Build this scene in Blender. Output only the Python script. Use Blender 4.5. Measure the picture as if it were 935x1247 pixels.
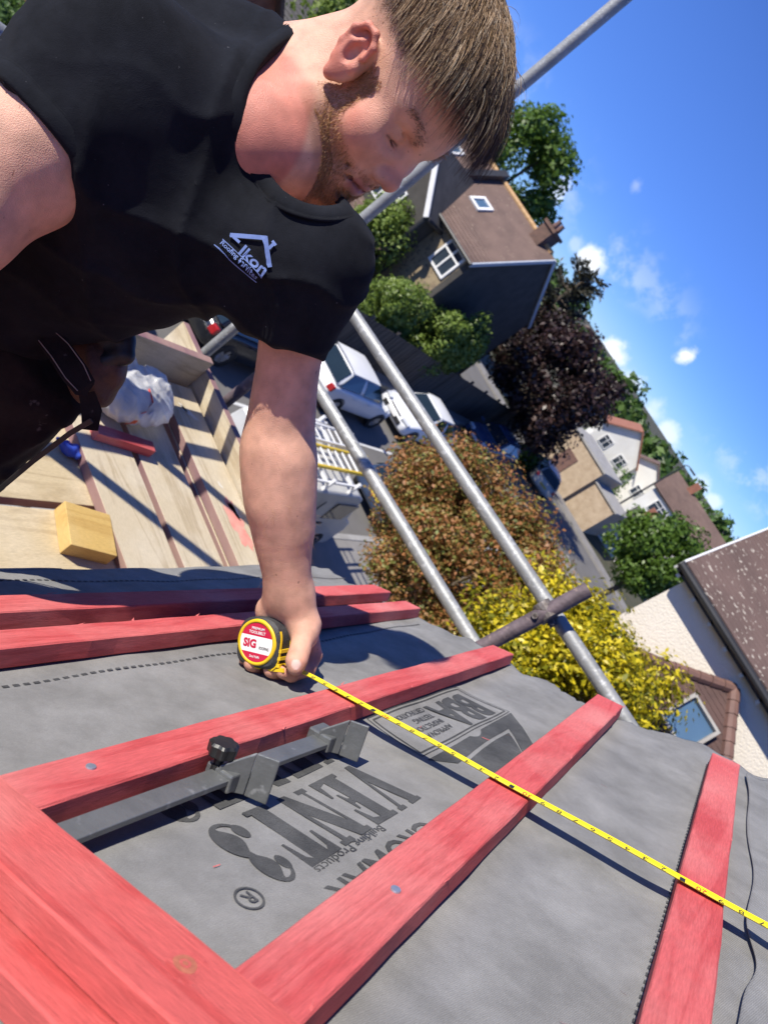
import bpy, math, random
import numpy as np
from mathutils import Matrix, Vector
from mathutils.bvhtree import BVHTree

# ------------------------------------------------------------------ camera, sky, sun, exposure
# world: x = horizontally up the roof slope, y = along the street and the eaves, z = up; the phone is at the origin, metres
for o in list(bpy.data.objects):
    bpy.data.objects.remove(o)
SC = bpy.context.scene
COL = SC.collection
YAW, PITCH = math.radians(18.2), math.radians(20.7)
FW = np.array([-math.sin(YAW) * math.cos(PITCH), math.cos(YAW) * math.cos(PITCH), -math.sin(PITCH)])
RT = np.array([math.cos(YAW), math.sin(YAW), 0.0])
UP = np.cross(RT, FW)
CX = .553 * RT + .833 * UP            # the phone was held rolled over by 56 degrees
CY = -.833 * RT + .553 * UP
CX = CX / np.linalg.norm(CX); CY = CY / np.linalg.norm(CY)
cam_data = bpy.data.cameras.new('camera')
cam = bpy.data.objects.new('camera', cam_data)
COL.objects.link(cam)
cam.matrix_world = Matrix(((CX[0], CY[0], -FW[0], 0), (CX[1], CY[1], -FW[1], 0), (CX[2], CY[2], -FW[2], 0), (0, 0, 0, 1)))
cam_data.sensor_fit = 'VERTICAL'
cam_data.sensor_height = 36.0
cam_data.lens = 36.0 * 900.0 / 1247.0
cam_data.clip_start = 0.02
cam_data.clip_end = 3000
cam_data.dof.use_dof = True
cam_data.dof.focus_distance = 0.86
cam_data.dof.aperture_fstop = 9.0
SC.camera = cam

SUN_EL = math.radians(40)
SUN_AZ = np.array([-.643, -.766])
SD = np.array([SUN_AZ[0] * math.cos(SUN_EL), SUN_AZ[1] * math.cos(SUN_EL), math.sin(SUN_EL)])
W = bpy.data.worlds.new('World')
SC.world = W
W.use_nodes = True
wn = W.node_tree
wn.nodes.clear()
w_out = wn.nodes.new('ShaderNodeOutputWorld')
w_bg = wn.nodes.new('ShaderNodeBackground')
w_sky = wn.nodes.new('ShaderNodeTexSky')
w_sky.sky_type = 'NISHITA'
w_sky.sun_disc = False
w_sky.sun_elevation = SUN_EL
w_sky.sun_rotation = math.atan2(SUN_AZ[0], SUN_AZ[1])
w_sky.altitude = 3500
w_sky.air_density = 1.0
w_sky.dust_density = 0.0
w_sky.ozone_density = 5.0
w_bg.inputs['Strength'].default_value = 0.13
wn.links.new(w_bg.outputs[0], w_out.inputs[0])

sun_data = bpy.data.lights.new('sun', 'SUN')
sun_data.energy = 4.9
sun_data.angle = math.radians(0.5)
sun_data.color = (1.0, .94, .83)
sun = bpy.data.objects.new('sun', sun_data)
COL.objects.link(sun)
sun.rotation_euler = Vector(SD).to_track_quat('Z', 'Y').to_euler()
sun.location = (-20, -15, 30)

SC.view_settings.view_transform = 'Standard'
SC.view_settings.look = 'None'
SC.view_settings.exposure = 0.48
SC.view_settings.gamma = 1.0

# clouds: small puffs of fair-weather cumulus mixed over the clear sky, by direction
def world_clouds():
    N, L = wn.nodes, wn.links
    tc = N.new('ShaderNodeTexCoord')
    no = N.new('ShaderNodeTexNoise'); no.inputs['Scale'].default_value = 22; no.inputs['Detail'].default_value = 7; no.inputs['Roughness'].default_value = .62
    L.new(tc.outputs['Generated'], no.inputs['Vector'])
    big = N.new('ShaderNodeTexNoise'); big.inputs['Scale'].default_value = 5.0; big.inputs['Detail'].default_value = 3
    L.new(tc.outputs['Generated'], big.inputs['Vector'])
    def m(op, a, b=None):
        n = N.new('ShaderNodeMath'); n.operation = op
        for i, v in enumerate((a, b)):
            if v is None: continue
            if isinstance(v, (int, float)): n.inputs[i].default_value = v
            else: L.new(v, n.inputs[i])
        return n.outputs[0]
    def ss(v, lo, hi, a=0.0, b=1.0):
        n = N.new('ShaderNodeMapRange'); n.interpolation_type = 'SMOOTHSTEP'
        n.inputs[1].default_value = lo; n.inputs[2].default_value = hi; n.inputs[3].default_value = a; n.inputs[4].default_value = b
        L.new(v, n.inputs[0]); return n.outputs[0]
    # scattered low bank round the horizon
    sep = N.new('ShaderNodeSeparateXYZ'); L.new(tc.outputs['Generated'], sep.inputs[0])
    lowb = m('MULTIPLY', ss(sep.outputs[2], .015, .05), ss(sep.outputs[2], .13, .05))
    bank = m('MULTIPLY', m('MULTIPLY', ss(no.outputs[0], .48, .66), ss(big.outputs[0], .40, .56)), lowb)
    bank = m('MULTIPLY', bank, .28)
    total = bank
    for d, r, amp in CLOUDS:
        vm = N.new('ShaderNodeVectorMath'); vm.operation = 'DISTANCE'
        L.new(tc.outputs['Generated'], vm.inputs[0]); vm.inputs[1].default_value = tuple(d)
        e = m('ADD', m('DIVIDE', vm.outputs['Value'], r), m('MULTIPLY', m('SUBTRACT', no.outputs[0], .5), 2.6))
        total = m('MAXIMUM', total, m('MULTIPLY', ss(e, 1.0, .25), amp))
    hs = N.new('ShaderNodeHueSaturation'); hs.inputs['Saturation'].default_value = 1.14; hs.inputs['Value'].default_value = 1.0; hs.inputs['Hue'].default_value = .512; L.new(w_sky.outputs[0], hs.inputs['Color'])
    tn = N.new('ShaderNodeMixRGB'); tn.blend_type = 'MULTIPLY'; tn.inputs[0].default_value = 1.0; tn.inputs[2].default_value = (.91, .955, 1.10, 1); L.new(hs.outputs[0], tn.inputs[1])
    # clear dry air: the band above the horizon stays blue all the way round
    hz = ss(sep.outputs[2], -.02, .30)
    hc = N.new('ShaderNodeMixRGB'); L.new(hz, hc.inputs[0]); hc.inputs[1].default_value = (.40, .53, .74, 1); hc.inputs[2].default_value = (1, 1, 1, 1)
    t2 = N.new('ShaderNodeMixRGB'); t2.blend_type = 'MULTIPLY'; t2.inputs[0].default_value = 1.0; L.new(tn.outputs[0], t2.inputs[1]); L.new(hc.outputs[0], t2.inputs[2])
    mix = N.new('ShaderNodeMixRGB')
    L.new(total, mix.inputs[0]); L.new(t2.outputs[0], mix.inputs[1]); mix.inputs[2].default_value = (6.6, 6.85, 7.3, 1)
    L.new(mix.outputs[0], w_bg.inputs[0])

def ray(px, py):
    """direction of a point of the picture (935 x 1247), of unit depth"""
    return FW + CX * ((px - 467.5) / 900.0) - CY * ((py - 623.5) / 900.0)
def at(px, py, depth):
    return ray(px, py) * depth
def unit(v):
    v = np.asarray(v, float); return v / np.linalg.norm(v)
CLOUDS = [(unit(ray(682, 232)), .020, .60), (unit(ray(722, 322)), .022, 1.0), (unit(ray(716, 312)), .014, .8), (unit(ray(835, 433)), .0165, .95),
          (unit(ray(700, 296)), .012, .3), (unit(ray(774, 226)), .010, .22), (unit(ray(748, 428)), .022, .9), (unit(ray(765, 468)), .022, .7),
          (unit(ray(790, 500)), .022, .45), (unit(ray(812, 528)), .020, .6), (unit(ray(626, 155)), .016, .5), (unit(ray(868, 612)), .014, .5), (unit(ray(852, 590)), .016, .35)]
world_clouds()

# ------------------------------------------------------------------ helpers
rng = np.random.default_rng(7)
random.seed(7)

def link_mesh(name, me, mat=None, parent=None, local=False):
    o = bpy.data.objects.new(name, me)
    COL.objects.link(o)
    if mat is not None and not me.materials:
        me.materials.append(mat)
    if parent is not None:
        o.parent = parent
        if not local:
            o.matrix_parent_inverse = world_matrix(parent).inverted()
    return o
def world_matrix(o):
    m = o.matrix_basis.copy()
    if o.parent:
        m = world_matrix(o.parent) @ o.matrix_parent_inverse @ m
    return m
def tag(o, label=None, cat=None, group=None, kind=None):
    if label: o['label'] = label
    if cat: o['category'] = cat
    if group: o['group'] = group
    if kind: o['kind'] = kind
    return o
def thing(name, label, cat, loc=(0, 0, 0), rotz=0.0, group=None):
    o = bpy.data.objects.new(name, None)
    o.empty_display_size = .1
    COL.objects.link(o)
    o.location = loc
    o.rotation_euler = (0, 0, rotz)
    return tag(o, label, cat, group)
def copy_tree(o, parent=None):
    c = o.copy(); COL.objects.link(c)
    if parent is not None: c.parent = parent
    for ch in [k for k in bpy.data.objects if k.parent == o]:
        copy_tree(ch, c)
    return c

class MB:
    """collects simple shapes and turns them into one mesh"""
    def __init__(s): s.v = []; s.f = []; s.n = 0; s.mi = []
    def add(s, v, f, mi=0):
        s.v.append(np.asarray(v, float).reshape(-1, 3))
        s.f += [tuple(i + s.n for i in q) for q in f]
        s.mi += [mi] * len(f)
        s.n += len(s.v[-1]); return s
    def box(s, lo, hi, mi=0, M=None):
        (a, b, c), (d, e, g) = lo, hi
        v = np.array([(a, b, c), (d, b, c), (d, e, c), (a, e, c), (a, b, g), (d, b, g), (d, e, g), (a, e, g)], float)
        if M is not None: v = v @ np.asarray(M)[:3, :3].T + np.asarray(M)[:3, 3]
        return s.add(v, [(0, 3, 2, 1), (4, 5, 6, 7), (0, 1, 5, 4), (1, 2, 6, 5), (2, 3, 7, 6), (3, 0, 4, 7)], mi)
    def obox(s, c, ax, mi=0):
        """box by centre and three half-axis vectors"""
        c = np.asarray(c, float); a, b, d = [np.asarray(k, float) for k in ax]
        if np.dot(np.cross(a, b), d) < 0: a = -a
        v = [c - a - b - d, c + a - b - d, c + a + b - d, c - a + b - d, c - a - b + d, c + a - b + d, c + a + b + d, c - a + b + d]
        return s.add(v, [(0, 3, 2, 1), (4, 5, 6, 7), (0, 1, 5, 4), (1, 2, 6, 5), (2, 3, 7, 6), (3, 0, 4, 7)], mi)
    def tube(s, pts, r, n=10, cap=True, mi=0, hollow=False):
        pts = [np.asarray(p, float) for p in pts]
        rs = r if hasattr(r, '__len__') else [r] * len(pts)
        rings = []
        t0 = unit(pts[1] - pts[0])
        ref = np.array([0, 0, 1.]) if abs(t0[2]) < .9 else np.array([1., 0, 0])
        u = unit(np.cross(t0, ref))
        for i, p in enumerate(pts):
            t = unit(pts[min(i + 1, len(pts) - 1)] - pts[max(i - 1, 0)])
            u = unit(u - t * np.dot(u, t)); w = np.cross(t, u)
            rings.append([p + rs[i] * (math.cos(2 * math.pi * k / n) * u + math.sin(2 * math.pi * k / n) * w) for k in range(n)])
        f = []
        for i in range(len(pts) - 1):
            for k in range(n):
                f.append((i * n + k, i * n + (k + 1) % n, (i + 1) * n + (k + 1) % n, (i + 1) * n + k))
        if cap:
            f.append(tuple(reversed(range(n)))); f.append(tuple(range((len(pts) - 1) * n, len(pts) * n)))
        return s.add(np.array(rings).reshape(-1, 3), f, mi)
    def prism(s, poly, ax_o, ax_u, ax_v, ext, mi=0):
        """polygon in the plane (o; u, v) pushed along ext"""
        o, u, v, e = [np.asarray(k, float) for k in (ax_o, ax_u, ax_v, ext)]
        n = len(poly)
        a = [o + p[0] * u + p[1] * v for p in poly]
        ar = sum(poly[i][0] * poly[(i + 1) % n][1] - poly[(i + 1) % n][0] * poly[i][1] for i in range(n))
        flip = (ar > 0) != (np.dot(np.cross(u, v), e) > 0)
        vv = a + [p + e for p in a]
        f = [tuple(reversed(range(n))), tuple(range(n, 2 * n))] + [(i, (i + 1) % n, n + (i + 1) % n, n + i) for i in range(n)]
        if flip: f = [tuple(reversed(q)) for q in f]
        return s.add(vv, f, mi)
    def lathe(s, prof, c, ax, n=16, mi=0):
        ax = unit(ax); ref = np.array([0, 0, 1.]) if abs(ax[2]) < .9 else np.array([1., 0, 0])
        u = unit(np.cross(ref, ax)); w = np.cross(ax, u); c = np.asarray(c, float)
        v = [c + ax * z + r * (math.cos(2 * math.pi * k / n) * u + math.sin(2 * math.pi * k / n) * w) for r, z in prof for k in range(n)]
        f = [(i * n + k, i * n + (k + 1) % n, (i + 1) * n + (k + 1) % n, (i + 1) * n + k) for i in range(len(prof) - 1) for k in range(n)]
        f.append(tuple(reversed(range(n)))); f.append(tuple(range((len(prof) - 1) * n, len(prof) * n)))
        return s.add(v, f, mi)
    def mesh(s, name, smooth=False, mats=None):
        me = bpy.data.meshes.new(name)
        me.from_pydata(np.concatenate(s.v).tolist() if s.v else [], [], s.f)
        if mats:
            for m in mats: me.materials.append(m)
            me.polygons.foreach_set('material_index', s.mi)
        if smooth: me.shade_smooth()
        me.update(); return me
    def build(s, name, mat, parent=None, local=False, smooth=False, bevel=0, seg=2):
        mats = mat if isinstance(mat, (list, tuple)) else [mat]
        o = link_mesh(name, s.mesh(name, smooth, mats), None, parent, local)
        if bevel:
            m = o.modifiers.new('bevel', 'BEVEL'); m.width = bevel; m.segments = seg; m.limit_method = 'ANGLE'; m.angle_limit = math.radians(40)
            m.harden_normals = False
        return o
def smooth_by_angle(o, deg=35):
    me = o.data
    me.shade_smooth()
    bpy.context.view_layer.objects.active = o
    return o

# ------------------------------------------------------------------ materials
def new_mat(name):
    m = bpy.data.materials.new(name); m.use_nodes = True
    return m, m.node_tree, m.node_tree.nodes['Principled BSDF']
def mat(name, c1, c2=None, scale=8., rough=.6, bump=0., bscale=None, metal=0., stretch=(1, 1, 1), detail=5., lo=.35, hi=.65, c3=None, s3=60., t3=(.62, .7), coord='Object', spec=.5, dist=.003, rnd=0., bstretch=None):
    """procedural surface: two colours mixed by noise, a third in specks, fine relief"""
    m, nt, bs = new_mat(name)
    N, L = nt.nodes, nt.links
    bs.inputs['Roughness'].default_value = rough; bs.inputs['Metallic'].default_value = metal
    bs.inputs['Specular IOR Level'].default_value = spec
    tc = N.new('ShaderNodeTexCoord'); mp = N.new('ShaderNodeMapping'); mp.inputs['Scale'].default_value = stretch
    L.new(tc.outputs[coord], mp.inputs[0])
    c2 = c2 or tuple(k * .8 for k in c1)
    no = N.new('ShaderNodeTexNoise'); no.inputs['Scale'].default_value = scale; no.inputs['Detail'].default_value = detail; no.inputs['Roughness'].default_value = .6
    L.new(mp.outputs[0], no.inputs['Vector'])
    cr = N.new('ShaderNodeValToRGB'); cr.color_ramp.elements[0].position = lo; cr.color_ramp.elements[1].position = hi
    cr.color_ramp.elements[0].color = (*c1, 1); cr.color_ramp.elements[1].color = (*c2, 1)
    L.new(no.outputs[0], cr.inputs[0]); out = cr.outputs[0]
    if c3 is not None:
        n3 = N.new('ShaderNodeTexNoise'); n3.inputs['Scale'].default_value = s3; n3.inputs['Detail'].default_value = 3
        L.new(mp.outputs[0], n3.inputs['Vector'])
        r3 = N.new('ShaderNodeMapRange'); r3.inputs[1].default_value = t3[0]; r3.inputs[2].default_value = t3[1]; L.new(n3.outputs[0], r3.inputs[0])
        mx = N.new('ShaderNodeMixRGB'); L.new(r3.outputs[0], mx.inputs[0]); L.new(out, mx.inputs[1]); mx.inputs[2].default_value = (*c3, 1); out = mx.outputs[0]
    if rnd:
        oi = N.new('ShaderNodeObjectInfo'); hs = N.new('ShaderNodeHueSaturation')
        r4 = N.new('ShaderNodeMapRange'); r4.inputs[3].default_value = 1 - rnd; r4.inputs[4].default_value = 1 + rnd
        L.new(oi.outputs['Random'], r4.inputs[0]); L.new(r4.outputs[0], hs.inputs['Value']); L.new(out, hs.inputs['Color']); out = hs.outputs[0]
    L.new(out, bs.inputs['Base Color'])
    if bump:
        bn = N.new('ShaderNodeTexNoise'); bn.inputs['Scale'].default_value = bscale or scale * 4; bn.inputs['Detail'].default_value = 6
        mp2 = mp
        if bstretch:
            mp2 = N.new('ShaderNodeMapping'); mp2.inputs['Scale'].default_value = bstretch; L.new(tc.outputs[coord], mp2.inputs[0])
        L.new(mp2.outputs[0], bn.inputs['Vector'])
        bp = N.new('ShaderNodeBump'); bp.inputs['Strength'].default_value = bump; bp.inputs['Distance'].default_value = dist
        L.new(bn.outputs[0], bp.inputs['Height']); L.new(bp.outputs[0], bs.inputs['Normal'])
    return m
def leaf_mat(name, cols, transl=.35, rough=.45):
    """leaves: colour by the tint stored per leaf, light passing through"""
    m, nt, bs = new_mat(name)
    N, L = nt.nodes, nt.links
    at_ = N.new('ShaderNodeAttribute'); at_.attribute_name = 'tint'
    cr = N.new('ShaderNodeValToRGB')
    e = cr.color_ramp.elements
    e[0].position = 0; e[0].color = (*cols[0], 1); e[1].position = 1; e[1].color = (*cols[-1], 1)
    for i, c in enumerate(cols[1:-1]):
        k = e.new((i + 1) / (len(cols) - 1)); k.color = (*c, 1)
    L.new(at_.outputs['Fac'], cr.inputs[0])
    L.new(cr.outputs[0], bs.inputs['Base Color']); bs.inputs['Roughness'].default_value = rough
    tr = N.new('ShaderNodeBsdfTranslucent'); L.new(cr.outputs[0], tr.inputs[0])
    mx = N.new('ShaderNodeMixShader'); mx.inputs[0].default_value = transl
    L.new(bs.outputs[0], mx.inputs[1]); L.new(tr.outputs[0], mx.inputs[2])
    L.new(mx.outputs[0], N['Material Output'].inputs[0])
    return m
def glass_mat(name, c, rough=.05):
    m, nt, bs = new_mat(name)
    N, L = nt.nodes, nt.links
    no = N.new('ShaderNodeTexNoise'); no.inputs['Scale'].default_value = 2.0
    tc = N.new('ShaderNodeTexCoord'); L.new(tc.outputs['Object'], no.inputs['Vector'])
    mx = N.new('ShaderNodeMixRGB'); L.new(no.outputs[0], mx.inputs[0]); mx.inputs[1].default_value = (*c, 1); mx.inputs[2].default_value = (*[k * 1.6 for k in c], 1)
    L.new(mx.outputs[0], bs.inputs['Base Color']); bs.inputs['Roughness'].default_value = rough; bs.inputs['Specular IOR Level'].default_value = .8
    return m
M = {}
def fast_mesh(name, v, quads, smooth=False):
    v = np.asarray(v, np.float32); q = np.asarray(quads, np.int32)
    me = bpy.data.meshes.new(name)
    k = q.shape[1]
    me.vertices.add(len(v)); me.vertices.foreach_set('co', v.ravel())
    me.loops.add(q.size); me.loops.foreach_set('vertex_index', q.ravel())
    me.polygons.add(len(q)); me.polygons.foreach_set('loop_start', np.arange(len(q), dtype=np.int32) * k)
    me.update(calc_edges=True)
    if smooth: me.shade_smooth()
    me.validate()
    return me
def set_attr(me, name, vals, typ='FLOAT'):
    a = me.attributes.new(name, typ, 'POINT')
    if typ == 'FLOAT': a.data.foreach_set('value', np.asarray(vals, np.float32))
    else:
        c = np.ones((len(vals), 4), np.float32); c[:, :3] = vals
        a.data.foreach_set('color', c.ravel())

# ------------------------------------------------------------------ materials of the setting
M['soil'] = mat('soil', (.05, .055, .025), (.075, .065, .04), 1.3, .95, .6, 12, c3=(.04, .07, .02), s3=3)
M['asphalt'] = mat('asphalt', (.125, .12, .112), (.16, .152, .145), .7, .85, .5, 180, c3=(.16, .155, .15), s3=90)
M['paving'] = mat('paving', (.20, .19, .175), (.26, .245, .23), 1.5, .85, .3, 60)
M['kerb'] = mat('kerb', (.28, .27, .25), (.36, .35, .33), 2, .8, .3, 60)
M['white_line'] = mat('white_line', (.6, .6, .58), (.7, .7, .68), 12, .7)
M['brick_tan'] = mat('brick_tan', (.36, .27, .18), (.46, .36, .25), 3, .85, .5, 40, c3=(.30, .20, .11), s3=14)
M['brick_red'] = mat('brick_red', (.22, .085, .055), (.30, .13, .08), 4, .85, .5, 40)
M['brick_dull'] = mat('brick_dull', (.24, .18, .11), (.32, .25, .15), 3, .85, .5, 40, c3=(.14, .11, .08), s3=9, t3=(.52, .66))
M['brick_sooty'] = mat('brick_sooty', (.10, .06, .045), (.16, .09, .065), 5, .85, .5, 40)
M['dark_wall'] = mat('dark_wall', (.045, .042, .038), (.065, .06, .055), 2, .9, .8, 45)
M['render_cream'] = mat('render_cream', (.66, .60, .50), (.72, .66, .56), 1.2, .9, .55, 42, dist=.02)
M['render_white'] = mat('render_white', (.74, .73, .68), (.68, .66, .60), .8, .85, .4, 20)
M['roof_brown'] = mat('roof_brown', (.115, .075, .062), (.16, .105, .085), 1.2, .85, .5, 30, c3=(.26, .20, .15), s3=9, t3=(.64, .72))
M['roof_lichen'] = mat('roof_lichen', (.105, .068, .056), (.14, .09, .075), 2.0, .85, .6, 40, c3=(.46, .41, .34), s3=19, t3=(.635, .665))
M['roof_grey'] = mat('roof_grey', (.06, .057, .054), (.09, .085, .08), 1.5, .85, .5, 30)
M['tile_hung'] = mat('tile_hung', (.075, .042, .035), (.105, .058, .047), 3, .7, .6, 26)
M['ridge_clay'] = mat('ridge_clay', (.12, .065, .052), (.17, .09, .07), 6, .7, .3, 40)
M['ridge_orange'] = mat('ridge_orange', (.42, .25, .11), (.50, .32, .16), 6, .8, .3, 40)
M['white_paint'] = mat('white_paint', (.78, .78, .77), (.70, .70, .69), 3, .45, .05, 40)
M['grey_trim'] = mat('grey_trim', (.36, .40, .45), (.42, .46, .52), 3, .5)
M['dark_trim'] = mat('dark_trim', (.02, .02, .022), (.03, .03, .032), 3, .5)
M['cream_trim'] = mat('cream_trim', (.62, .58, .5), (.55, .5, .43), 3, .6)
M['frame_grey'] = mat('frame_grey', (.27, .25, .22), (.34, .32, .29), 6, .6)
M['pane'] = glass_mat('pane', (.025, .035, .05))
M['pane_blue'] = glass_mat('pane_blue', (.055, .10, .16), .08)
M['wood_fence'] = mat('wood_fence', (.075, .062, .05), (.11, .092, .075), 3, .9, .6, 30, stretch=(1, 1, .15))  # boards coloured dark: the shade on the fence is put into the colour
M['bark'] = mat('bark', (.07, .052, .038), (.11, .085, .06), 8, .9, .8, 30, stretch=(1, 1, .3))
M['leaf_green'] = leaf_mat('leaf_green', [(.05, .10, .014), (.10, .18, .024), (.17, .27, .04)])
M['leaf_light'] = leaf_mat('leaf_light', [(.09, .15, .025), (.17, .25, .045), (.27, .35, .08)])
M['leaf_deep'] = leaf_mat('leaf_deep', [(.045, .085, .02), (.08, .15, .03), (.13, .21, .045)])
M['leaf_purple'] = leaf_mat('leaf_purple', [(.014, .008, .008), (.03, .015, .014), (.07, .034, .028)], .18)
M['leaf_conifer'] = leaf_mat('leaf_conifer', [(.02, .022, .015), (.035, .038, .022), (.05, .045, .028)], .1)
M['leaf_photinia'] = leaf_mat('leaf_photinia', [(.07, .11, .02), (.16, .17, .03), (.32, .14, .045), (.42, .18, .065), (.20, .25, .05), (.44, .25, .11)], .34, .55)
M['leaf_yellow'] = leaf_mat('leaf_yellow', [(.05, .08, .01), (.24, .24, .012), (.62, .50, .018), (.82, .68, .035)], .36, .4)

# ------------------------------------------------------------------ ground, road
GZ = -7.2
def sheet(name, x0, y0, x1, y1, z, m, kind='structure', nx=1, ny=1):
    b = MB()
    b.add([(x0, y0, z), (x1, y0, z), (x1, y1, z), (x0, y1, z)], [(0, 1, 2, 3)])
    return tag(b.build(name, m), kind=kind)
sheet('ground', -1500, -1500, 1500, 1500, GZ - .12, M['soil'])
b = MB(); RZ = GZ
b.add([(-11.7, -90, RZ), (-5.0, -90, RZ), (-5.0, 37.5, RZ), (-11.7, 37.5, RZ)], [(0, 1, 2, 3)])
b.add([(-90, 37.5, RZ), (60, 37.5, RZ), (60, 43.6, RZ), (-90, 43.6, RZ)], [(0, 1, 2, 3)])
tag(b.build('road', M['asphalt']), kind='structure')
b = MB()
for y in np.arange(-30, 36, 6.0):
    b.box((-8.42, y, RZ + .002), (-8.32, y + 3, RZ + .006))
tag(b.build('road_marking', M['white_line']), kind='structure')
for nm, x0, x1, y0, y1 in (('pavement', -13.0, -11.85, -90, 37.3), ('pavement', -4.85, -3.2, -90, 37.3), ('pavement', -90, 60, 43.75, 45.3)):
    b = MB(); b.box((x0, y0, GZ - .1), (x1, y1, GZ + .11)); tag(b.build(nm, M['paving']), kind='structure')
b = MB()
for x in (-11.85, -5.0):
    for y in np.arange(-12, 37, .915):
        b.box((x, y, GZ - .1), (x + .15, y + .905, GZ + .125))
tag(b.build('kerb', M['kerb']), kind='stuff')
sheet('driveway', -3.2, 1.7, -.5, 6.0, GZ - .05, M['paving'])

# ------------------------------------------------------------------ trees and bushes
def leaves(c, rad, n, size, lobes=22, lobe_r=.42, flat=.5, seed=0, tint_lobe=.45, aspect=.55, up=.35, squash=1.0, fill=.55, pw=1.0):
    r = np.random.default_rng(seed)
    c = np.asarray(c, float); rad = np.asarray(rad, float)
    d = r.normal(size=(lobes, 3)); d /= np.linalg.norm(d, axis=1)[:, None]
    lc = d * (r.uniform(.35, 1.0, (lobes, 1)) ** .5) * (1 - lobe_r * .75)
    lr = lobe_r * r.uniform(.65, 1.2, lobes)
    lt = r.uniform(0, 1, lobes)
    k = r.integers(0, lobes, n)
    v = r.normal(size=(n, 3)); v /= np.linalg.norm(v, axis=1)[:, None]
    rr = r.uniform(fill, 1.08, (n, 1))
    p = lc[k] + v * rr * lr[k][:, None]
    nor = v * .8 + r.normal(size=(n, 3)) * flat + np.array([0, 0, up]); nor /= np.linalg.norm(nor, axis=1)[:, None]
    a = np.cross(nor, r.normal(size=(n, 3))); a /= np.linalg.norm(a, axis=1)[:, None]
    bb = np.cross(nor, a)
    L = size * r.uniform(.6, 1.35, (n, 1)) * .5
    P = c + p * rad
    Wd = L * aspect
    q = np.stack([P - a * L, P + bb * Wd + nor * L * .25, P + a * L, P - bb * Wd + nor * L * .25], 1).reshape(-1, 3)
    t = np.clip(tint_lobe * lt[k] + (1 - tint_lobe) * r.uniform(0, 1, n) ** pw, 0, 1)
    return q, np.repeat(t, 4), lc * rad + c
def crown_mesh(name, parts):
    v = np.concatenate([p[0] for p in parts]); t = np.concatenate([p[1] for p in parts])
    me = fast_mesh(name, v, np.arange(len(v)).reshape(-1, 4))
    set_attr(me, 'tint', t)
    return me
def tree(name, label, cat, x, y, zc, rad, n, size, m, trunk_r=.18, seed=1, group=None, base=GZ - .12, multi=1, **kw):
    t = thing(name, label, cat, (x, y, base), 0, group)
    q, tint, lc = leaves((x, y, zc), rad, n, size, seed=seed, **kw)
    o = link_mesh('crown', crown_mesh('crown', [(q, tint)]), M[m], t)
    b = MB(); r = random.Random(seed)
    top = zc - rad[2] * .25
    for k in range(multi):
        ox, oy = (r.uniform(-.25, .25), r.uniform(-.25, .25)) if multi > 1 else (0, 0)
        b.tube([(x + ox, y + oy, base), (x + ox * 1.5 + .05, y + oy * 1.5, (base + top) / 2), (x + ox * 2, y + oy * 2, top)], [trunk_r, trunk_r * .8, trunk_r * .55], 8)
    for l in lc[:: max(1, len(lc) // 9)]:
        s0 = np.array([x, y, top - rad[2] * .25 * r.random()])
        b.tube([s0, s0 * .5 + l * .5 + [0, 0, .1], l], [trunk_r * .45, trunk_r * .3, trunk_r * .1], 5)
    b.build('trunk', M['bark'], t)
    return t
tree('photinia', 'large photinia bush with coppery red young leaves beside the scaffold rail', 'bush', -1.80, 9.80, -3.12, (2.28, 1.6, 1.46), 100000, .062, 'leaf_photinia', .07, 3, multi=4, lobes=150, lobe_r=.23, aspect=.6, pw=.9, fill=.15, tint_lobe=.3)
# lower skirts of the same bush reach the ground, drawn together with the upper crown as one shrub
tree('golden_bush', 'golden yellow evergreen bush in front of the cream rendered bungalow', 'bush', .20, 7.50, -2.22, (1.46, 1.05, 1.20), 62000, .070, 'leaf_yellow', .08, 5, multi=3, lobes=90, lobe_r=.26, aspect=.45, up=.6, fill=.15, pw=.8, tint_lobe=.3)
tree('green_tree', 'dense bright green tree rising behind the ridge of the dark gabled house', 'tree', -27.0, 41.5, .3, (4.6, 4.6, 4.9), 15000, .34, 'leaf_green', .3, 8, lobes=55, lobe_r=.27)
tree('purple_tree', 'broad dark purple leaved tree beside the fence across the road', 'tree', -12.2, 35.2, -3.2, (3.95, 3.5, 3.6), 20000, .24, 'leaf_purple', .25, 11, lobes=70, lobe_r=.24, fill=.3)
tree('garden_bush', 'pale green bush under the dark house, nearer the black parked car', 'bush', -13.5, 22.9, -5.4, (1.15, 2.0, 1.8), 9500, .15, 'leaf_light', .08, 14, 'bushes behind the fence', multi=2, lobes=26, lobe_r=.34)
tree('garden_bush', 'yellowish green bush between the white cars and the dark gable wall', 'bush', -13.0, 26.4, -4.9, (1.0, 2.1, 1.95), 12000, .16, 'leaf_light', .08, 15, 'bushes behind the fence', multi=2, lobes=30, lobe_r=.32)
tree('street_tree', 'leafy mid green tree in front of the small white house with brown roof', 'tree', -2.5, 36.9, -3.35, (3.0, 2.5, 2.5), 15000, .24, 'leaf_green', .16, 21, lobes=45, lobe_r=.30)
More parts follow.
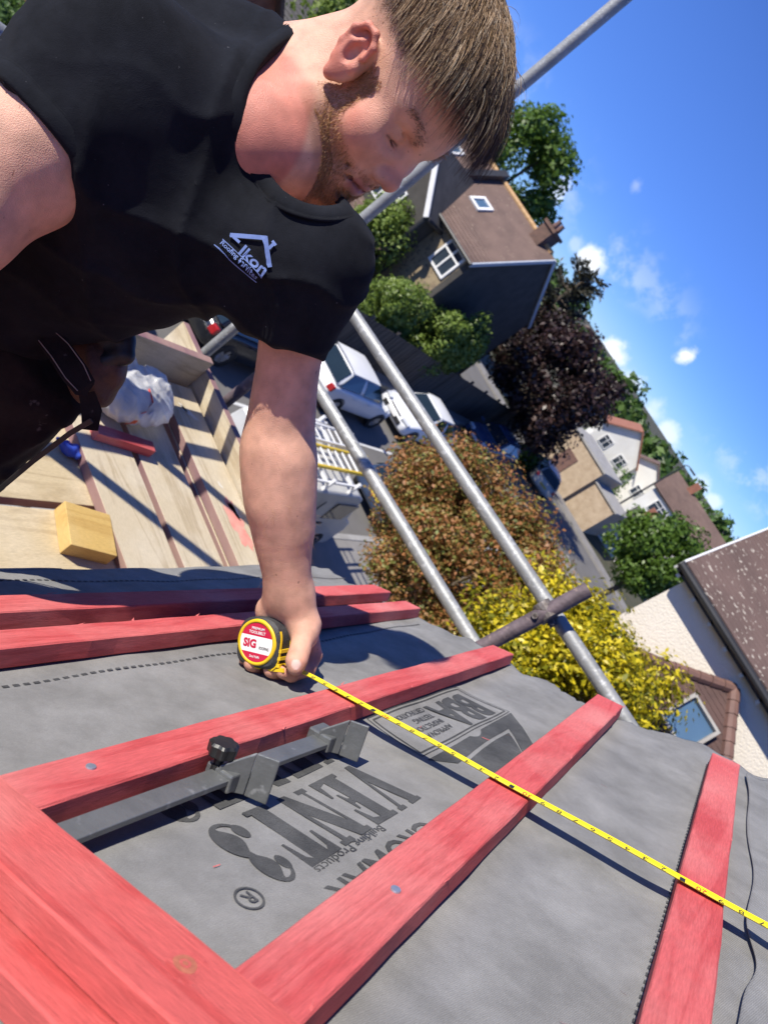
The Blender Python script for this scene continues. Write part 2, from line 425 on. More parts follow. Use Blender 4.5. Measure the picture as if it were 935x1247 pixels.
for i, (px, py, dep, rx, rz, n, lab) in enumerate((
        (764, 532, 72, 4.2, 4.6, 9000, 'tall deep green tree directly behind the red roofed house'), (786, 560, 76, 4.6, 4.4, 9000, 'deep green tree between the red roof and the street lamp'),
        (812, 592, 78, 4.2, 3.4, 7000, 'deep green tree right behind the street lamp'), (838, 622, 80, 4.2, 3.2, 7000, 'deep green tree behind the brown roofed white house'),
        (858, 650, 66, 2.8, 2.6, 6000, 'deep green tree at the left edge of the lichen spotted roof'))):
    p = at(px, py, dep)
    tree('far_tree', lab, 'tree', p[0], p[1], p[2] - rz * .72, (rx, rx, rz), n, .42, 'leaf_deep', .25, 30 + i, 'trees on the skyline', lobes=36, lobe_r=.3)
p = at(735, 585, 62)
tree('garden_tree', 'small dark green tree between the tan brick wall and the white house', 'tree', p[0], p[1], p[2] - .6, (2.2, 2.2, 2.6), 5000, .3, 'leaf_deep', .15, 40, lobes=24)
p = at(655, 550, 40)
tree('clipped_bush', 'small bright green bush at the foot of the purple tree', 'bush', p[0], p[1], p[2] - .5, (.9, 1.2, 1.1), 3500, .15, 'leaf_green', .06, 41, lobes=18)
p = at(425, 8, 19)
tree('roadside_tree', 'bright green tree seen between the tiled roof and the worker\'s neck', 'tree', p[0], p[1], p[2] + .2, (1.5, 1.5, 1.5), 6000, .16, 'leaf_light', .12, 43, lobes=26)
for i, (px, py, dep, lab) in enumerate(((10, 20, 15.5, 'dark green hedge bush beyond the upper left scaffold tube'), (28, 62, 14.5, 'dark green bush just above the worker\'s raised sleeve'))):
    p = at(px, py, dep)
    tree('hedge_bush', lab, 'bush', p[0], p[1], p[2] - .2, (1.0, 1.0, 1.0), 4500, .13, 'leaf_deep', .06, 50 + i, 'bushes across the road', lobes=20)
p = at(465, 275, 27)
tree('front_garden_tree', 'sunlit olive green tree below the worker\'s chin, left of the dark house', 'tree', p[0], p[1], p[2] - .5, (1.3, 1.3, 1.9), 7500, .16, 'leaf_light', .1, 57, lobes=30)
parts_ = []
wr_ = np.random.default_rng(77)
for i in range(90):
    a = math.radians(-75 + 150 * i / 90 + wr_.uniform(-.6, .6)); D_ = wr_.uniform(120, 190); R_ = wr_.uniform(3, 5.2)
    c_ = (math.sin(a) * D_, math.cos(a) * D_, GZ + R_ * .7)
    parts_.append(leaves(c_, (R_ * 1.3, R_ * 1.3, R_), 420, 1.5, lobes=12, lobe_r=.42, seed=200 + i)[:2])
wd = link_mesh('woodland', crown_mesh('woodland', parts_), M['leaf_deep'])
tag(wd, 'far band of green trees along the horizon', 'trees', kind='stuff')
# dark spiky conifer with drooping whorls
def conifer(x, y, top, r0, label):
    t = thing('conifer', label, 'tree', (x, y, GZ - .12))
    r = random.Random(4); nr = np.random.default_rng(5)
    b = MB(); b.tube([(x, y, GZ - .12), (x, y, top)], [.25, .04], 8)
    V = []; T = []
    for k in range(150):
        f = r.random() ** .8; z = top - .2 - f * 6.2; R = r0 * (.25 + .75 * f) * r.uniform(.7, 1.1); a = r.uniform(0, 6.283)
        d = np.array([math.cos(a), math.sin(a), 0]); s0 = np.array([x, y, z]); e = s0 + d * R + np.array([0, 0, .25 * R])
        b.tube([s0, s0 * .5 + e * .5 - [0, 0, .12 * R], e], [.05, .035, .01], 4)
        n = 44
        u = nr.uniform(.2, 1.02, n)[:, None]
        P = s0 * (1 - u) + e * u - np.array([0, 0, 1]) * (.12 * R * 4 * u * (1 - u)) + nr.normal(size=(n, 3)) * .07
        ax = d + nr.normal(size=(n, 3)) * .5; ax /= np.linalg.norm(ax, axis=1)[:, None]
        sd = np.cross(ax, nr.normal(size=(n, 3))); sd /= np.linalg.norm(sd, axis=1)[:, None]
        V.append(np.stack([P - ax * .02, P + ax * .15 + sd * .05, P + ax * .32, P + ax * .15 - sd * .05], 1).reshape(-1, 3)); T.append(np.repeat(nr.uniform(0, 1, n), 4))
    link_mesh('crown', crown_mesh('crown', list(zip(V, T))), M['leaf_conifer'], t)
    b.build('trunk', M['bark'], t)
conifer(-16.2, 36.2, 1.5, 3.2, 'dark spiky conifer against the sky behind the gable chimney')

# ------------------------------------------------------------------ fence across the road
fr = thing('wooden_fence', 'shade-darkened wooden fence running along the far pavement', 'fence', (-12.4, 16, GZ))
bay = 1.83
for i in range(16):
    y0 = 9.5 + i * bay
    for k in range(12):
        b = MB(); b.box((-12.42 + (k % 2) * .012, y0 + .06 + k * .1425, GZ + .05), (-12.40 + (k % 2) * .012, y0 + .06 + k * .1425 + .137, GZ + 1.72))
        if i == 0 and k < 2:
            pass
        b.build('board', M['wood_fence'], fr)
    b = MB(); b.box((-12.46, y0 - .05, GZ - .1), (-12.36, y0 + .05, GZ + 1.85)); b.build('post', M['wood_fence'], fr)

# ------------------------------------------------------------------ houses
def window(parent, c, u, v, w, h, n, frame='white_paint', glass='pane', bars=1, fw=.06, trans=True):
    """a framed window on a wall; c centre, u along, v up, n outward"""
    c, u, v, n = [np.asarray(k, float) for k in (c, u, v, n)]
    b = MB()
    for s in (-1, 1):
        b.obox(c + u * s * (w / 2 - fw / 2) + n * .03, (u * fw / 2, v * h / 2, n * .04))
        b.obox(c + v * s * (h / 2 - fw / 2) + n * .03, (u * (w / 2 - fw), v * fw / 2, n * .04))
    for k in range(bars):
        b.obox(c + u * w * ((k + 1) / (bars + 1) - .5) + n * .028, (u * fw * .4, v * (h / 2 - fw), n * .036))
    if trans: b.obox(c + v * h * .18 + n * .026, (u * (w / 2 - fw), v * fw * .4, n * .033))
    f = b.build('window', M[frame], parent)
    g = MB(); g.obox(c + n * .012, (u * (w / 2 - fw * .5), v * (h / 2 - fw * .5), n * .006)); g.build('pane', M[glass], f)
    return f
X, Y, Z = np.eye(3)
def tiles(b, o, u, v, n, w, h, course, lift=.02):
    """stepped courses of tiles on a roof slope: o lower corner, u along the eave, v up the slope"""
    o, u, v, n = [np.asarray(k, float) for k in (o, u, v, n)]
    k = 0; y = 0
    while y < h - .01:
        d = min(course, h - y)
        p = o + v * y
        a = [p + n * lift, p + u * w + n * lift, p + u * w + v * (d + .01) + n * .004, p + v * (d + .01) + n * .004, p, p + u * w]
        b.add(a, [(0, 1, 2, 3), (4, 5, 1, 0)])
        y += course; k += 1
def slab(b, pts, t):
    """roof polygon with thickness t downwards"""
    pts = [np.asarray(p, float) for p in pts]; n = len(pts)
    nn = unit(np.cross(pts[1] - pts[0], pts[2] - pts[0]))
    if nn[2] < 0: pts = pts[::-1]; nn = -nn
    v = pts + [p - nn * t for p in pts]
    b.add(v, [tuple(range(n)), tuple(reversed(range(n, 2 * n)))] + [((i + 1) % n, i, n + i, n + (i + 1) % n) for i in range(n)])

# --- the big dark house across the road, gable to the street
hs = thing('gabled_house', 'large dark brick house with brown tiled roof and pale verge trim across the road', 'house', (-18, 28, GZ))
x0, x1, ya, yb, yr, ze, zr = -14.0, -21.5, 24.5, 31.6, 28.05, -2.17, .02
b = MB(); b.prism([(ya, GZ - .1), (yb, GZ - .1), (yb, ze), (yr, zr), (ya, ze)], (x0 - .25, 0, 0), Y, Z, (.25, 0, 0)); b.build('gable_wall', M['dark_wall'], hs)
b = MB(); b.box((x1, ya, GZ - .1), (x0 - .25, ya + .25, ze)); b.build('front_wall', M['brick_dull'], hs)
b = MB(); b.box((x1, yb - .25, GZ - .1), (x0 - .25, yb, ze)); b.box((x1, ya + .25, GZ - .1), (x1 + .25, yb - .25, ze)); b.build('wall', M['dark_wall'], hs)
b = MB()
sl = math.hypot(yr - ya, zr - ze); vf = np.array([0, (yr - ya) / sl, (zr - ze) / sl]); nf_ = np.array([0, -vf[2], vf[1]])
vb = np.array([0, -(yb - yr) / math.hypot(yb - yr, zr - ze), (zr - ze) / math.hypot(yb - yr, zr - ze)]); nb_ = np.array([0, -vb[2] * -1, -vb[1]])
slab(b, [(x1, ya - .25, ze - .16), (x0 + .05, ya - .25, ze - .16), (x0 + .05, yr, zr + .08), (x1, yr, zr + .08)], .1)
slab(b, [(x1, yb + .25, ze - .16), (x0 + .05, yb + .25, ze - .16), (x0 + .05, yr, zr + .08), (x1, yr, zr + .08)], .1)
tiles(b, np.array([x1, ya - .25, ze - .16]), -X * -1, vf, nf_, x0 + .05 - x1, sl + .22, .20, .025)
rf = b.build('roof', M['roof_brown'], hs)
b = MB()
for k in range(24):
    xx = x1 + .3 * k
    b.tube([(xx, yr, zr + .09), (xx + .29, yr, zr + .09)], .11, 8)
b.build('ridge', M['ridge_orange'], rf)
b = MB()
for s, ye in ((1, ya), (-1, yb)):
    e0 = np.array([x0 + .06, ye - s * .25, ze - .22]); e1 = np.array([x0 + .06, yr, zr + .03])
    d = unit(e1 - e0); nn = np.cross(d, X)
    b.obox((e0 + e1) / 2, (X * .03, d * np.linalg.norm(e1 - e0) / 2, unit(nn) * .075))
b.build('verge_trim', M['grey_trim'], hs)
b = MB(); b.tube([(x1, ya - .3, ze - .18), (x0 + .1, ya - .3, ze - .18)], .07, 8); b.build('gutter', M['dark_trim'], hs)
b = MB(); b.box((-15.35, yr - .45, zr - .25), (-14.75, yr + .45, zr + .62)); b.box((-15.42, yr - .52, zr + .55), (-14.68, yr + .52, zr + .68)); ch = b.build('chimney', M['brick_sooty'], rf)
for d in (-.22, .22):
    b = MB(); b.lathe([(.10, 0), (.12, .05), (.09, .3), (.11, .34)], (-15.05, yr + d, zr + .68), Z, 10); b.build('chimney_pot', M['ridge_clay'], rf)
b = MB(); b.box((-18.55, ya + .1, ze - .1), (-18.2, yb, ze)); b.prism([(ya - .1, ze), (yr, zr + .2), (yr, zr + .42), (ya - .3, ze + .1)], (-18.55, 0, 0), Y, Z, (.35, 0, 0)); b.build('party_wall', M['dark_trim'], hs)
sk = np.array([-16.9, ya + (yr - ya) * .5, ze + (zr - ze) * .5]) + nf_ * .05
window(hs, sk, X, vf, .72, .85, nf_, bars=0, trans=False, fw=.12, glass='pane_blue')
window(hs, np.array([-20.0, ya + (yr - ya) * .6, ze + (zr - ze) * .6]) + nf_ * .05, X, vf, .8, .9, nf_, bars=0, trans=False, fw=.12, glass='pane_blue')
window(hs, (-14.85, ya, -2.98), X, Z, 1.05, 1.15, -Y, bars=1, fw=.09)
# front wing, gable towards us, with the lean-to below
b = MB()
wx0, wx1, wy, wr = -20.0, -16.15, 23.5, -18.1
b.prism([(wx0, GZ - .1), (wx1, GZ - .1), (wx1, -2.5), (wr, -.9), (wx0, -2.5)], (0, wy, 0), X, Z, (0, .25, 0))
b.box((wx1 - .25, wy + .25, GZ - .1), (wx1, ya, -2.5)); b.box((wx0, wy + .25, GZ - .1), (wx0 + .25, ya, -2.5))
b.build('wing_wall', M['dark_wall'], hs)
b = MB()
slab(b, [(wx1 + .2, wy - .25, -2.66), (wx1 + .2, 27.5, -2.66), (wr, 27.5, -.8), (wr, wy - .25, -.8)], .09)
slab(b, [(wx0 - .2, wy - .25, -2.66), (wx0 - .2, 27.5, -2.66), (wr, 27.5, -.8), (wr, wy - .25, -.8)], .09)
b.build('wing_roof', M['roof_grey'], hs)
b = MB(); e0 = np.array([wx1 + .2, wy - .28, -2.7]); e1 = np.array([wr, wy - .28, -.84])
for ea in (e0, np.array([wx0 - .2, wy - .28, -2.7])):
    d = unit(e1 - ea); b.obox((ea + e1) / 2, (Y * .03, d * np.linalg.norm(e1 - ea) / 2, np.cross(d, Y) * .1))
b.build('barge_board', M['white_paint'], hs)
b = MB(); b.tube([(wx1 + .12, wy - .12, -2.7), (wx1 + .12, wy - .12, GZ)], .09, 8); b.tube([(wx1 + .25, wy - .2, -2.68), (wx1 + .25, ya, -2.68)], .1, 8); b.build('drainpipe', M['dark_trim'], hs)
window(hs, (-18.0, wy, -3.4), X, Z, 1.3, 1.1, -Y, bars=2)
for xx in (-19.1, -17.8, -16.7):
    window(hs, (xx, wy, -5.45), X, Z, .8, 1.15, -Y, bars=0, frame='grey_trim')
b = MB(); slab(b, [(wx0 - .1, wy - .9, -4.95), (wx1 + .15, wy - .9, -4.95), (wx1 + .15, wy + .0, -4.3), (wx0 - .1, wy + .0, -4.3)], .07)
tiles(b, np.array([wx0 - .1, wy - .9, -4.95]), X, unit([0, .9, .65]), unit([0, -.65, .9]), wx1 - wx0 + .25, 1.08, .2)
b.build('porch_roof', M['roof_brown'], hs)

# --- neighbouring bungalow with the cream wall, close on the right
nb = thing('bungalow', 'cream rough rendered bungalow with a lichen spotted brown tile roof', 'house', (3, 11, GZ))
b = MB(); b.box((-.30, 8.9, GZ - .1), (7.0, 9.25, -.66)); b.box((-.30, 9.25, GZ - .1), (-.05, 13.2, -.66)); b.box((6.75, 9.25, GZ - .1), (7, 13.2, -.66)); b.box((-.05, 13.0, GZ - .1), (6.75, 13.2, -.66))
b.prism([(8.9, -.66), (13.2, -.66), (11.1, .22)], (-.30, 0, 0), Y, Z, (.25, 0, 0)); b.build('wall', M['render_cream'], nb)
b = MB()
yE, zE, yR, zR = 8.70, -.565, 11.15, .43
sv = unit([0, yR - yE, zR - zE]); sn = np.array([0, -sv[2], sv[1]]); sL = math.hypot(yR - yE, zR - zE)
slab(b, [(-.46, yE, zE), (7.3, yE, zE), (7.3, yR, zR), (-.46, yR, zR)], .07)
slab(b, [(-.46, 2 * yR - yE, zE), (7.3, 2 * yR - yE, zE), (7.3, yR, zR), (-.46, yR, zR)], .07)
tiles(b, np.array([-.46, yE, zE]), X, sv, sn, 7.76, sL, .10, .006)
rf = b.build('roof', M['roof_lichen'], nb)
b = MB()
for k in range(18): b.tube([(-.46 + .43 * k, yR, zR + .02), (-.46 + .43 * k + .42, yR, zR + .02)], .12, 10)
b.build('ridge', M['ridge_orange'], rf)
b = MB(); b.tube([(-.48, yE - .05, zE - .05), (7.3, yE - .05, zE - .05)], .045, 10); b.build('gutter', M['dark_trim'], nb)
for k in range(26):
    b = MB(); b.box((-.40 + .3 * k, yE + .02, zE - .17), (-.36 + .3 * k, yE + .10, zE - .075)); b.build('gutter_bracket', M['cream_trim'], nb)
b = MB(); b.box((-.46, yE + .02, zE - .13), (7.3, yE + .045, zE - .072)); b.build('fascia', M['dark_trim'], nb)
b = MB(); e0 = np.array([-.475, yE, zE - .07]); e1 = np.array([-.475, yR, zR - .07]); d = unit(e1 - e0)
b.obox((e0 + e1) / 2, (X * .012, d * sL / 2, np.cross(d, X) * .075)); b.build('barge_board', M['white_paint'], nb)

# lower hipped roof with a window, tucked against the bungalow wall
an = thing('hipped_extension', 'low brown tiled hipped extension with a blue skylight against the cream wall', 'extension', (.9, 8, GZ))
ap = np.array([.92, 8.84, -.86]); pit = math.radians(47)
pn = np.array([0, -math.sin(pit), math.cos(pit)]); pv = np.array([0, math.cos(pit), math.sin(pit)])
def on_plane(px, py):
    r_ = ray(px, py); return r_ * (ap @ pn) / (r_ @ pn)
hl = on_plane(812, 811); hr = on_plane(884, 915)
hl2 = ap + (hl - ap) * 2.6; hr2 = ap + (hr - ap) * 2.6
zb = min(hl2[2], hr2[2])
hl2 = ap + (hl - ap) * (zb - ap[2]) / (hl[2] - ap[2]); hr2 = ap + (hr - ap) * (zb - ap[2]) / (hr[2] - ap[2])
b = MB(); slab(b, [ap, hl2, hr2], .06)
n_c = 24
for k in range(n_c):
    f0, f1 = k / n_c, (k + 1) / n_c
    a0 = hl2 * (1 - f0) + ap * f0; a1 = hr2 * (1 - f0) + ap * f0; c0 = hl2 * (1 - f1) + ap * f1; c1 = hr2 * (1 - f1) + ap * f1
    b.add([a0 + pn * .009, a1 + pn * .009, c1 + pn * .004, c0 + pn * .004, a0, a1], [(0, 1, 2, 3), (4, 5, 1, 0)])
slab(b, [ap, hl2, hl2 * [1, 0, 1] + [0, 8.88, 0], ap * [1, 0, 1] + [0, 8.88, 0]], .06)
slab(b, [ap, hr2, hr2 * [1, 0, 1] + [0, 8.88, 0], ap * [1, 0, 1] + [0, 8.88, 0]], .06)
rf = b.build('roof', M['tile_hung'], an)
b = MB()
for e in (hl2, hr2):
    k = 14
    for i in range(k):
        q0 = ap + (e - ap) * (i / k); q1 = ap + (e - ap) * ((i + .97) / k); b.tube([q0 + pn * .01, q1 + pn * .01], [.062, .07], 9)
b.build('hip_tiles', M['ridge_clay'], rf)
b = MB(); b.box((hl2[0] + .2, hl2[1] + .15, GZ - .1), (hr2[0] - .2, 8.88, zb - .02)); b.build('wall', M['render_cream'], an)
c4 = [on_plane(*q) for q in ((797, 872), (838, 850), (868, 890), (829, 919))]
cc = sum(c4) / 4
window(an, cc + pn * .03, X, pv, .45, .51, pn, frame='frame_grey', glass='pane_blue', bars=0, trans=False, fw=.035)

# --- far houses beyond the junction
def block(name, label, c, wx, wy, h, rh, wall, roofm, rot=0., hip=.0, wins=(), group=None, base=GZ - .12, along='x'):
    t = thing(name, label, 'house', (0, 0, 0), 0, group)
    b = MB(); b.box((-wx / 2, -wy / 2, 0), (wx / 2, wy / 2, h))
    if along == 'x' and not hip:
        for s in (-1, 1): b.prism([(-wy / 2, h), (wy / 2, h), (0, h + rh)], (s * wx / 2 - (.2 if s > 0 else 0), 0, 0), Y, Z, (.2, 0, 0))
    if along == 'y' and not hip:
        for s in (-1, 1): b.prism([(-wx / 2, h), (wx / 2, h), (0, h + rh)], (0, s * wy / 2 - (.2 if s > 0 else 0), 0), X, Z, (0, .2, 0))
    b.build('wall', M[wall], t)
    b = MB(); e = .3
    if along == 'x':
        for s in (-1, 1):
            slab(b, [(-wx / 2 - e, s * (wy / 2 + e), h - e * rh / (wy / 2)), (wx / 2 + e, s * (wy / 2 + e), h - e * rh / (wy / 2)), (wx / 2 + e - hip, 0, h + rh + .05), (-wx / 2 - e + hip, 0, h + rh + .05)], .12)
            if hip: slab(b, [(s * (wx / 2 + e), -wy / 2 - e, h - e * rh / (wy / 2)), (s * (wx / 2 + e), wy / 2 + e, h - e * rh / (wy / 2)), (s * (wx / 2 + e - hip), 0, h + rh + .05)], .12)
    else:
        for s in (-1, 1):
            slab(b, [(s * (wx / 2 + e), -wy / 2 - e, h - e * rh / (wx / 2)), (s * (wx / 2 + e), wy / 2 + e, h - e * rh / (wx / 2)), (0, wy / 2 + e, h + rh + .05), (0, -wy / 2 - e, h + rh + .05)], .12)
    if along == 'x' and not hip:
        L_ = math.hypot(wy / 2 + e, rh * (1 + e / (wy / 2))); sv_ = np.array([0, (wy / 2 + e) / L_, rh * (1 + e / (wy / 2)) / L_])
        tiles(b, (-wx / 2 - e, -wy / 2 - e, h - e * rh / (wy / 2)), X, sv_, np.array([0, -sv_[2], sv_[1]]), wx + 2 * e, L_, .24, .03)
        tiles(b, (wx / 2 + e, wy / 2 + e, h - e * rh / (wy / 2)), -X, sv_ * [1, -1, 1], np.array([0, sv_[2], sv_[1]]), wx + 2 * e, L_, .24, .03)
    rf = b.build('roof', M[roofm], t)
    if along == 'x':
        b = MB(); b.box((-wx * .3 - .3, -.35, h + rh - .3), (-wx * .3 + .3, .35, h + rh + .8)); b.build('chimney', M['brick_red'], rf)
    for (x, z, w, hh, *side) in wins:
        if side: window(t, (wx / 2, x, z), Y, Z, w, hh, X, bars=1)
        else: window(t, (x, -wy / 2, z), X, Z, w, hh, -Y, bars=1)
    t.location = (c[0], c[1], base); t.rotation_euler = (0, 0, rot)
    return t
p = at(776, 628, 58)
block('white_house', 'small white house with brown roof behind the green street tree', (p[0] + 2.2, p[1] + 3.5), 7.6, 5.6, 4.7, 1.7, 'render_white', 'roof_brown', .12, 0, [(-2.2, 3.6, 1.4, 1.1), (.6, 3.6, 1.2, 1.1), (-2.2, 1.3, 1.6, 1.2)])
p = at(733, 556, 64)
block('red_roofed_house', 'red tiled house half hidden behind the purple tree', (p[0] - 1, p[1] + 3), 4.6, 5.5, 3.9, 1.9, 'render_white', 'brick_red', .35, 0, [(-1.0, 2.8, 1.0, 1.0), (1.1, 2.8, 1.0, 1.0)], along='y')
p = at(770, 588, 64)
block('pale_house', 'little white gabled house in front of the deep green trees', (p[0] - .8, p[1] + 3), 4.6, 5, 3.9, 1.5, 'render_white', 'roof_brown', .2, 0, [(-.8, 2.6, 1.1, 1.0), (1.0, 2.6, .9, 1.0)], along='y')
# tan brick building on the junction
tb = thing('brick_outbuilding', 'low tan brick building facing the far end of the road', 'building', (-10, 47, GZ))
b = MB(); b.box((-13.2, 46.0, GZ - .1), (-9.35, 52, GZ + 2.9)); b.build('wall', M['brick_tan'], tb)
b = MB(); b.box((-9.345, 46.25, GZ - .1), (-7.0, 51, GZ + 2.2)); b.build('side_wall', M['brick_tan'], tb)
b = MB(); b.box((-13.3, 45.9, GZ + 2.9), (-9.3, 52.1, GZ + 3.02)); b.box((-9.30, 46.15, GZ + 2.2), (-6.9, 51.1, GZ + 2.3)); b.build('coping', M['kerb'], tb)
b = MB(); b.box((-11.9, 45.95, GZ + .0), (-10.9, 46.01, GZ + 2.0)); b.build('door', M['ridge_clay'], tb)
p = at(752, 655, 50)
block('white_garage', 'white walled lean-to with dark window beside the far road', (p[0] + .5, p[1] + 1.5), 3.2, 3, 2.3, .9, 'render_white', 'roof_grey', .1, 0, [(0, 1.4, 1.2, .8)])
# houses on the left beyond the worker's back
p = at(378, 18, 31)
block('slate_roofed_house', 'house with dark striped tile roof seen above the worker\'s neck', (p[0] - 2.0, p[1] + 1.5), 8.4, 6.4, 3.9, 2.4, 'brick_red', 'roof_grey', .45, 0, [(-1.8, 2.7, 1.2, 1.2), (1.8, 2.7, 1.2, 1.2)])
p = at(70, 12, 19)
block('brick_house', 'red brick house with pale window above the worker\'s shoulder', (p[0] - 1.2, p[1] + 2.2), 5.0, 4.4, 4.2, 1.8, 'brick_red', 'roof_brown', .1, 0, [(.9, 2.4, 1.3, 1.4), (-1.2, 2.4, 1.3, 1.4)])
# street lamp on the skyline
p0, p1 = at(806, 583, 55), at(829, 562, 55)
lm = thing('street_lamp', 'thin dark street lamp on the skyline above the far trees', 'street lamp', (p0[0], p0[1], GZ))
b = MB(); b.tube([(p0[0], p0[1], GZ - .1), (p0[0], p0[1], p1[2] + .1)], [.09, .055], 8); b.build('pole', M['dark_trim'], lm)
b = MB(); b.tube([(p0[0], p0[1], p1[2] + .1), (p0[0] + .15, p0[1], p1[2] + .25), (p0[0] + .5, p0[1], p1[2] + .28)], .04, 6); b.box((p0[0] + .4, p0[1] - .13, p1[2] + .18), (p0[0] + 1.0, p0[1] + .13, p1[2] + .32)); b.build('lamp_head', M['dark_trim'], lm)
# ------------------------------------------------------------------ vehicles
M['paint_white'] = mat('paint_white', (.72, .73, .74), (.76, .77, .78), 2, .25, spec=.6)
M['paint_black'] = mat('paint_black', (.012, .013, .016), (.02, .021, .025), 2, .2, spec=.7)
M['paint_blue'] = mat('paint_blue', (.03, .05, .10), (.04, .065, .13), 2, .22, spec=.7)
M['paint_silver'] = mat('paint_silver', (.42, .42, .41), (.48, .48, .46), 2, .35, spec=.6)
M['plate_yellow'] = mat('plate_yellow', (.55, .42, .05), (.6, .46, .06), 10, .5)
M['tyre'] = mat('tyre', (.018, .018, .018), (.03, .03, .03), 20, .9, .3, 80)
M['alloy'] = mat('alloy', (.45, .46, .47), (.55, .56, .57), 10, .3, metal=.8)
M['car_glass'] = glass_mat('car_glass', (.012, .02, .024), .06)
M['lamp_lens'] = mat('lamp_lens', (.6, .62, .65), (.5, .52, .55), 20, .12, spec=.8)
M['red_lens'] = mat('red_lens', (.35, .015, .02), (.45, .03, .03), 20, .2)
M['black_plastic'] = mat('black_plastic', (.018, .018, .02), (.028, .028, .03), 30, .5, .2, 200)
def car(name, label, L=4.05, Wd=1.74, H=1.46, paint='paint_white', kind='hatch', group='cars parked along the road'):
    """front towards +y; stations along the length give belt, roof and half-width"""
    t = thing(name, label, 'car', (0, 0, 0), 0, group)
    hw = Wd / 2
    # y, z_bottom, z_belt, half-width at sill / belt, rounded nose and tail
    st = [(-.5, .42, .60, .80), (-.485, .30, .86, .90), (-.43, .22, .95, .97), (-.30, .19, .96, 1.), (-.05, .18, .94, 1.), (.17, .19, .92, 1.), (.30, .20, .86, .985), (.40, .20, .76, .95), (.46, .24, .66, .88), (.492, .34, .54, .74)]
    if kind == 'saloon':
        st[0] = (-.5, .40, .66, .82); st[1] = (-.485, .30, .90, .9)
    v = []; nc = 9
    for y, zb, zt, k in st:
        w = hw * k; zm = zb + (zt - zb) * .55
        ring = [(-w * .86, zb), (-w * .99, zb + .10 * (zt - zb) / .6), (-w, zm), (-w * .965, zt - .05), (-w * .87, zt)]
        ring = ring + [(0, zt + .025)] + [(-x, z) for x, z in reversed(ring)]
        v += [(x, y * L, z) for x, z in ring]
    nr = 11
    f = [(i * nr + j, (i + 1) * nr + j, (i + 1) * nr + j + 1, i * nr + j + 1) for i in range(len(st) - 1) for j in range(nr - 1)]
    f += [(i * nr + nr - 1, (i + 1) * nr + nr - 1, (i + 1) * nr, i * nr) for i in range(len(st) - 1)]
    f += [tuple(range(nr)), tuple(reversed(range((len(st) - 1) * nr, len(st) * nr)))]
    b = MB(); b.add(v, [tuple(reversed(q)) for q in f])
    o = b.build('body', M[paint], t, True, smooth=True)
    m = o.modifiers.new('sub', 'SUBSURF'); m.levels = 1; m.render_levels = 2
    # cabin: glasshouse with a painted roof over it
    yb0, yb1, yt0, yt1 = ((-.475, .25, -.35, .03) if kind == 'hatch' else (-.41, .25, -.21, .04))
    zb, zt, w0, w1 = .90, H, hw * .91, hw * .65
    def q(yy, zz, ww): return [(-ww, yy * L, zz), (ww, yy * L, zz)]
    V = q(yb0, zb, w0) + q(yb1, zb, w0 * .96) + q(yt1, zt - .06, w1) + q(yt0, zt - .08, w1 * .97)
    bl, br, fl, fr_, tfl, tfr, tbl, tbr = [np.array(k) for k in V]
    b = MB(); b.add([bl, br, fr_, fl, tbl, tbr, tfr, tfl], [(0, 1, 5, 4), (1, 2, 6, 5), (2, 3, 7, 6), (3, 0, 4, 7), (4, 5, 6, 7), (0, 3, 2, 1)])
    b.build('cabin', M[paint], t, True, bevel=.15, seg=5)
    b = MB(); z0 = zt - .075
    grid = []
    for a in np.linspace(-.02, 1.02, 7):
        for c in np.linspace(-1, 1, 7):
            y = (yt0 + (yt1 - yt0) * a) * L; grid.append((c * w1 * 1.0, y, z0 + .075 * (1 - c * c * .8) * (1 - (2 * a - 1) ** 2 * .55)))
    b.add(grid, [(i * 7 + j, i * 7 + j + 1, (i + 1) * 7 + j + 1, (i + 1) * 7 + j) for i in range(6) for j in range(6)])
    b.build('roof', M[paint], t, True, smooth=True)
    def pane(nm, a, bb, c, d, inset=.1, off=.012, pinch=(0, 1)):
        a, bb, c, d = [np.asarray(k, float) for k in (a, bb, c, d)]
        ce = (a + bb + c + d) / 4; n = unit(np.cross(bb - a, d - a))
        if np.dot(n, ce - np.array([0, -.1 * L, .9])) < 0: n = -n
        lo = lambda s, tt: (a * (1 - s) + bb * s) * (1 - tt) + (d * (1 - s) + c * s) * tt
        s0, s1 = pinch; i2 = inset * 1.1
        pts = [lo(s0 + inset * .6, i2), lo(s1 - inset * .6, i2), lo(s1 - inset * .6, 1 - i2), lo(s0 + inset * .6, 1 - i2)]
        g = MB(); v = [p + n * off for p in pts] + [p - n * .01 for p in pts]
        g.add(v, [(0, 1, 2, 3), (7, 6, 5, 4), (0, 4, 5, 1), (1, 5, 6, 2), (2, 6, 7, 3), (3, 7, 4, 0)])
        return g.build(nm, M['car_glass'], t, True, bevel=.012)
    pane('windscreen', fl, fr_, tfr, tfl); pane('rear_window', bl, br, tbr, tbl)
    for A in ((bl, fl, tfl, tbl), (br, fr_, tfr, tbr)):
        pane('side_window', *A, inset=.09, pinch=(-.02, .50)); pane('side_window', *A, inset=.09, pinch=(.47, 1.02))
    # wheels
    r = .315
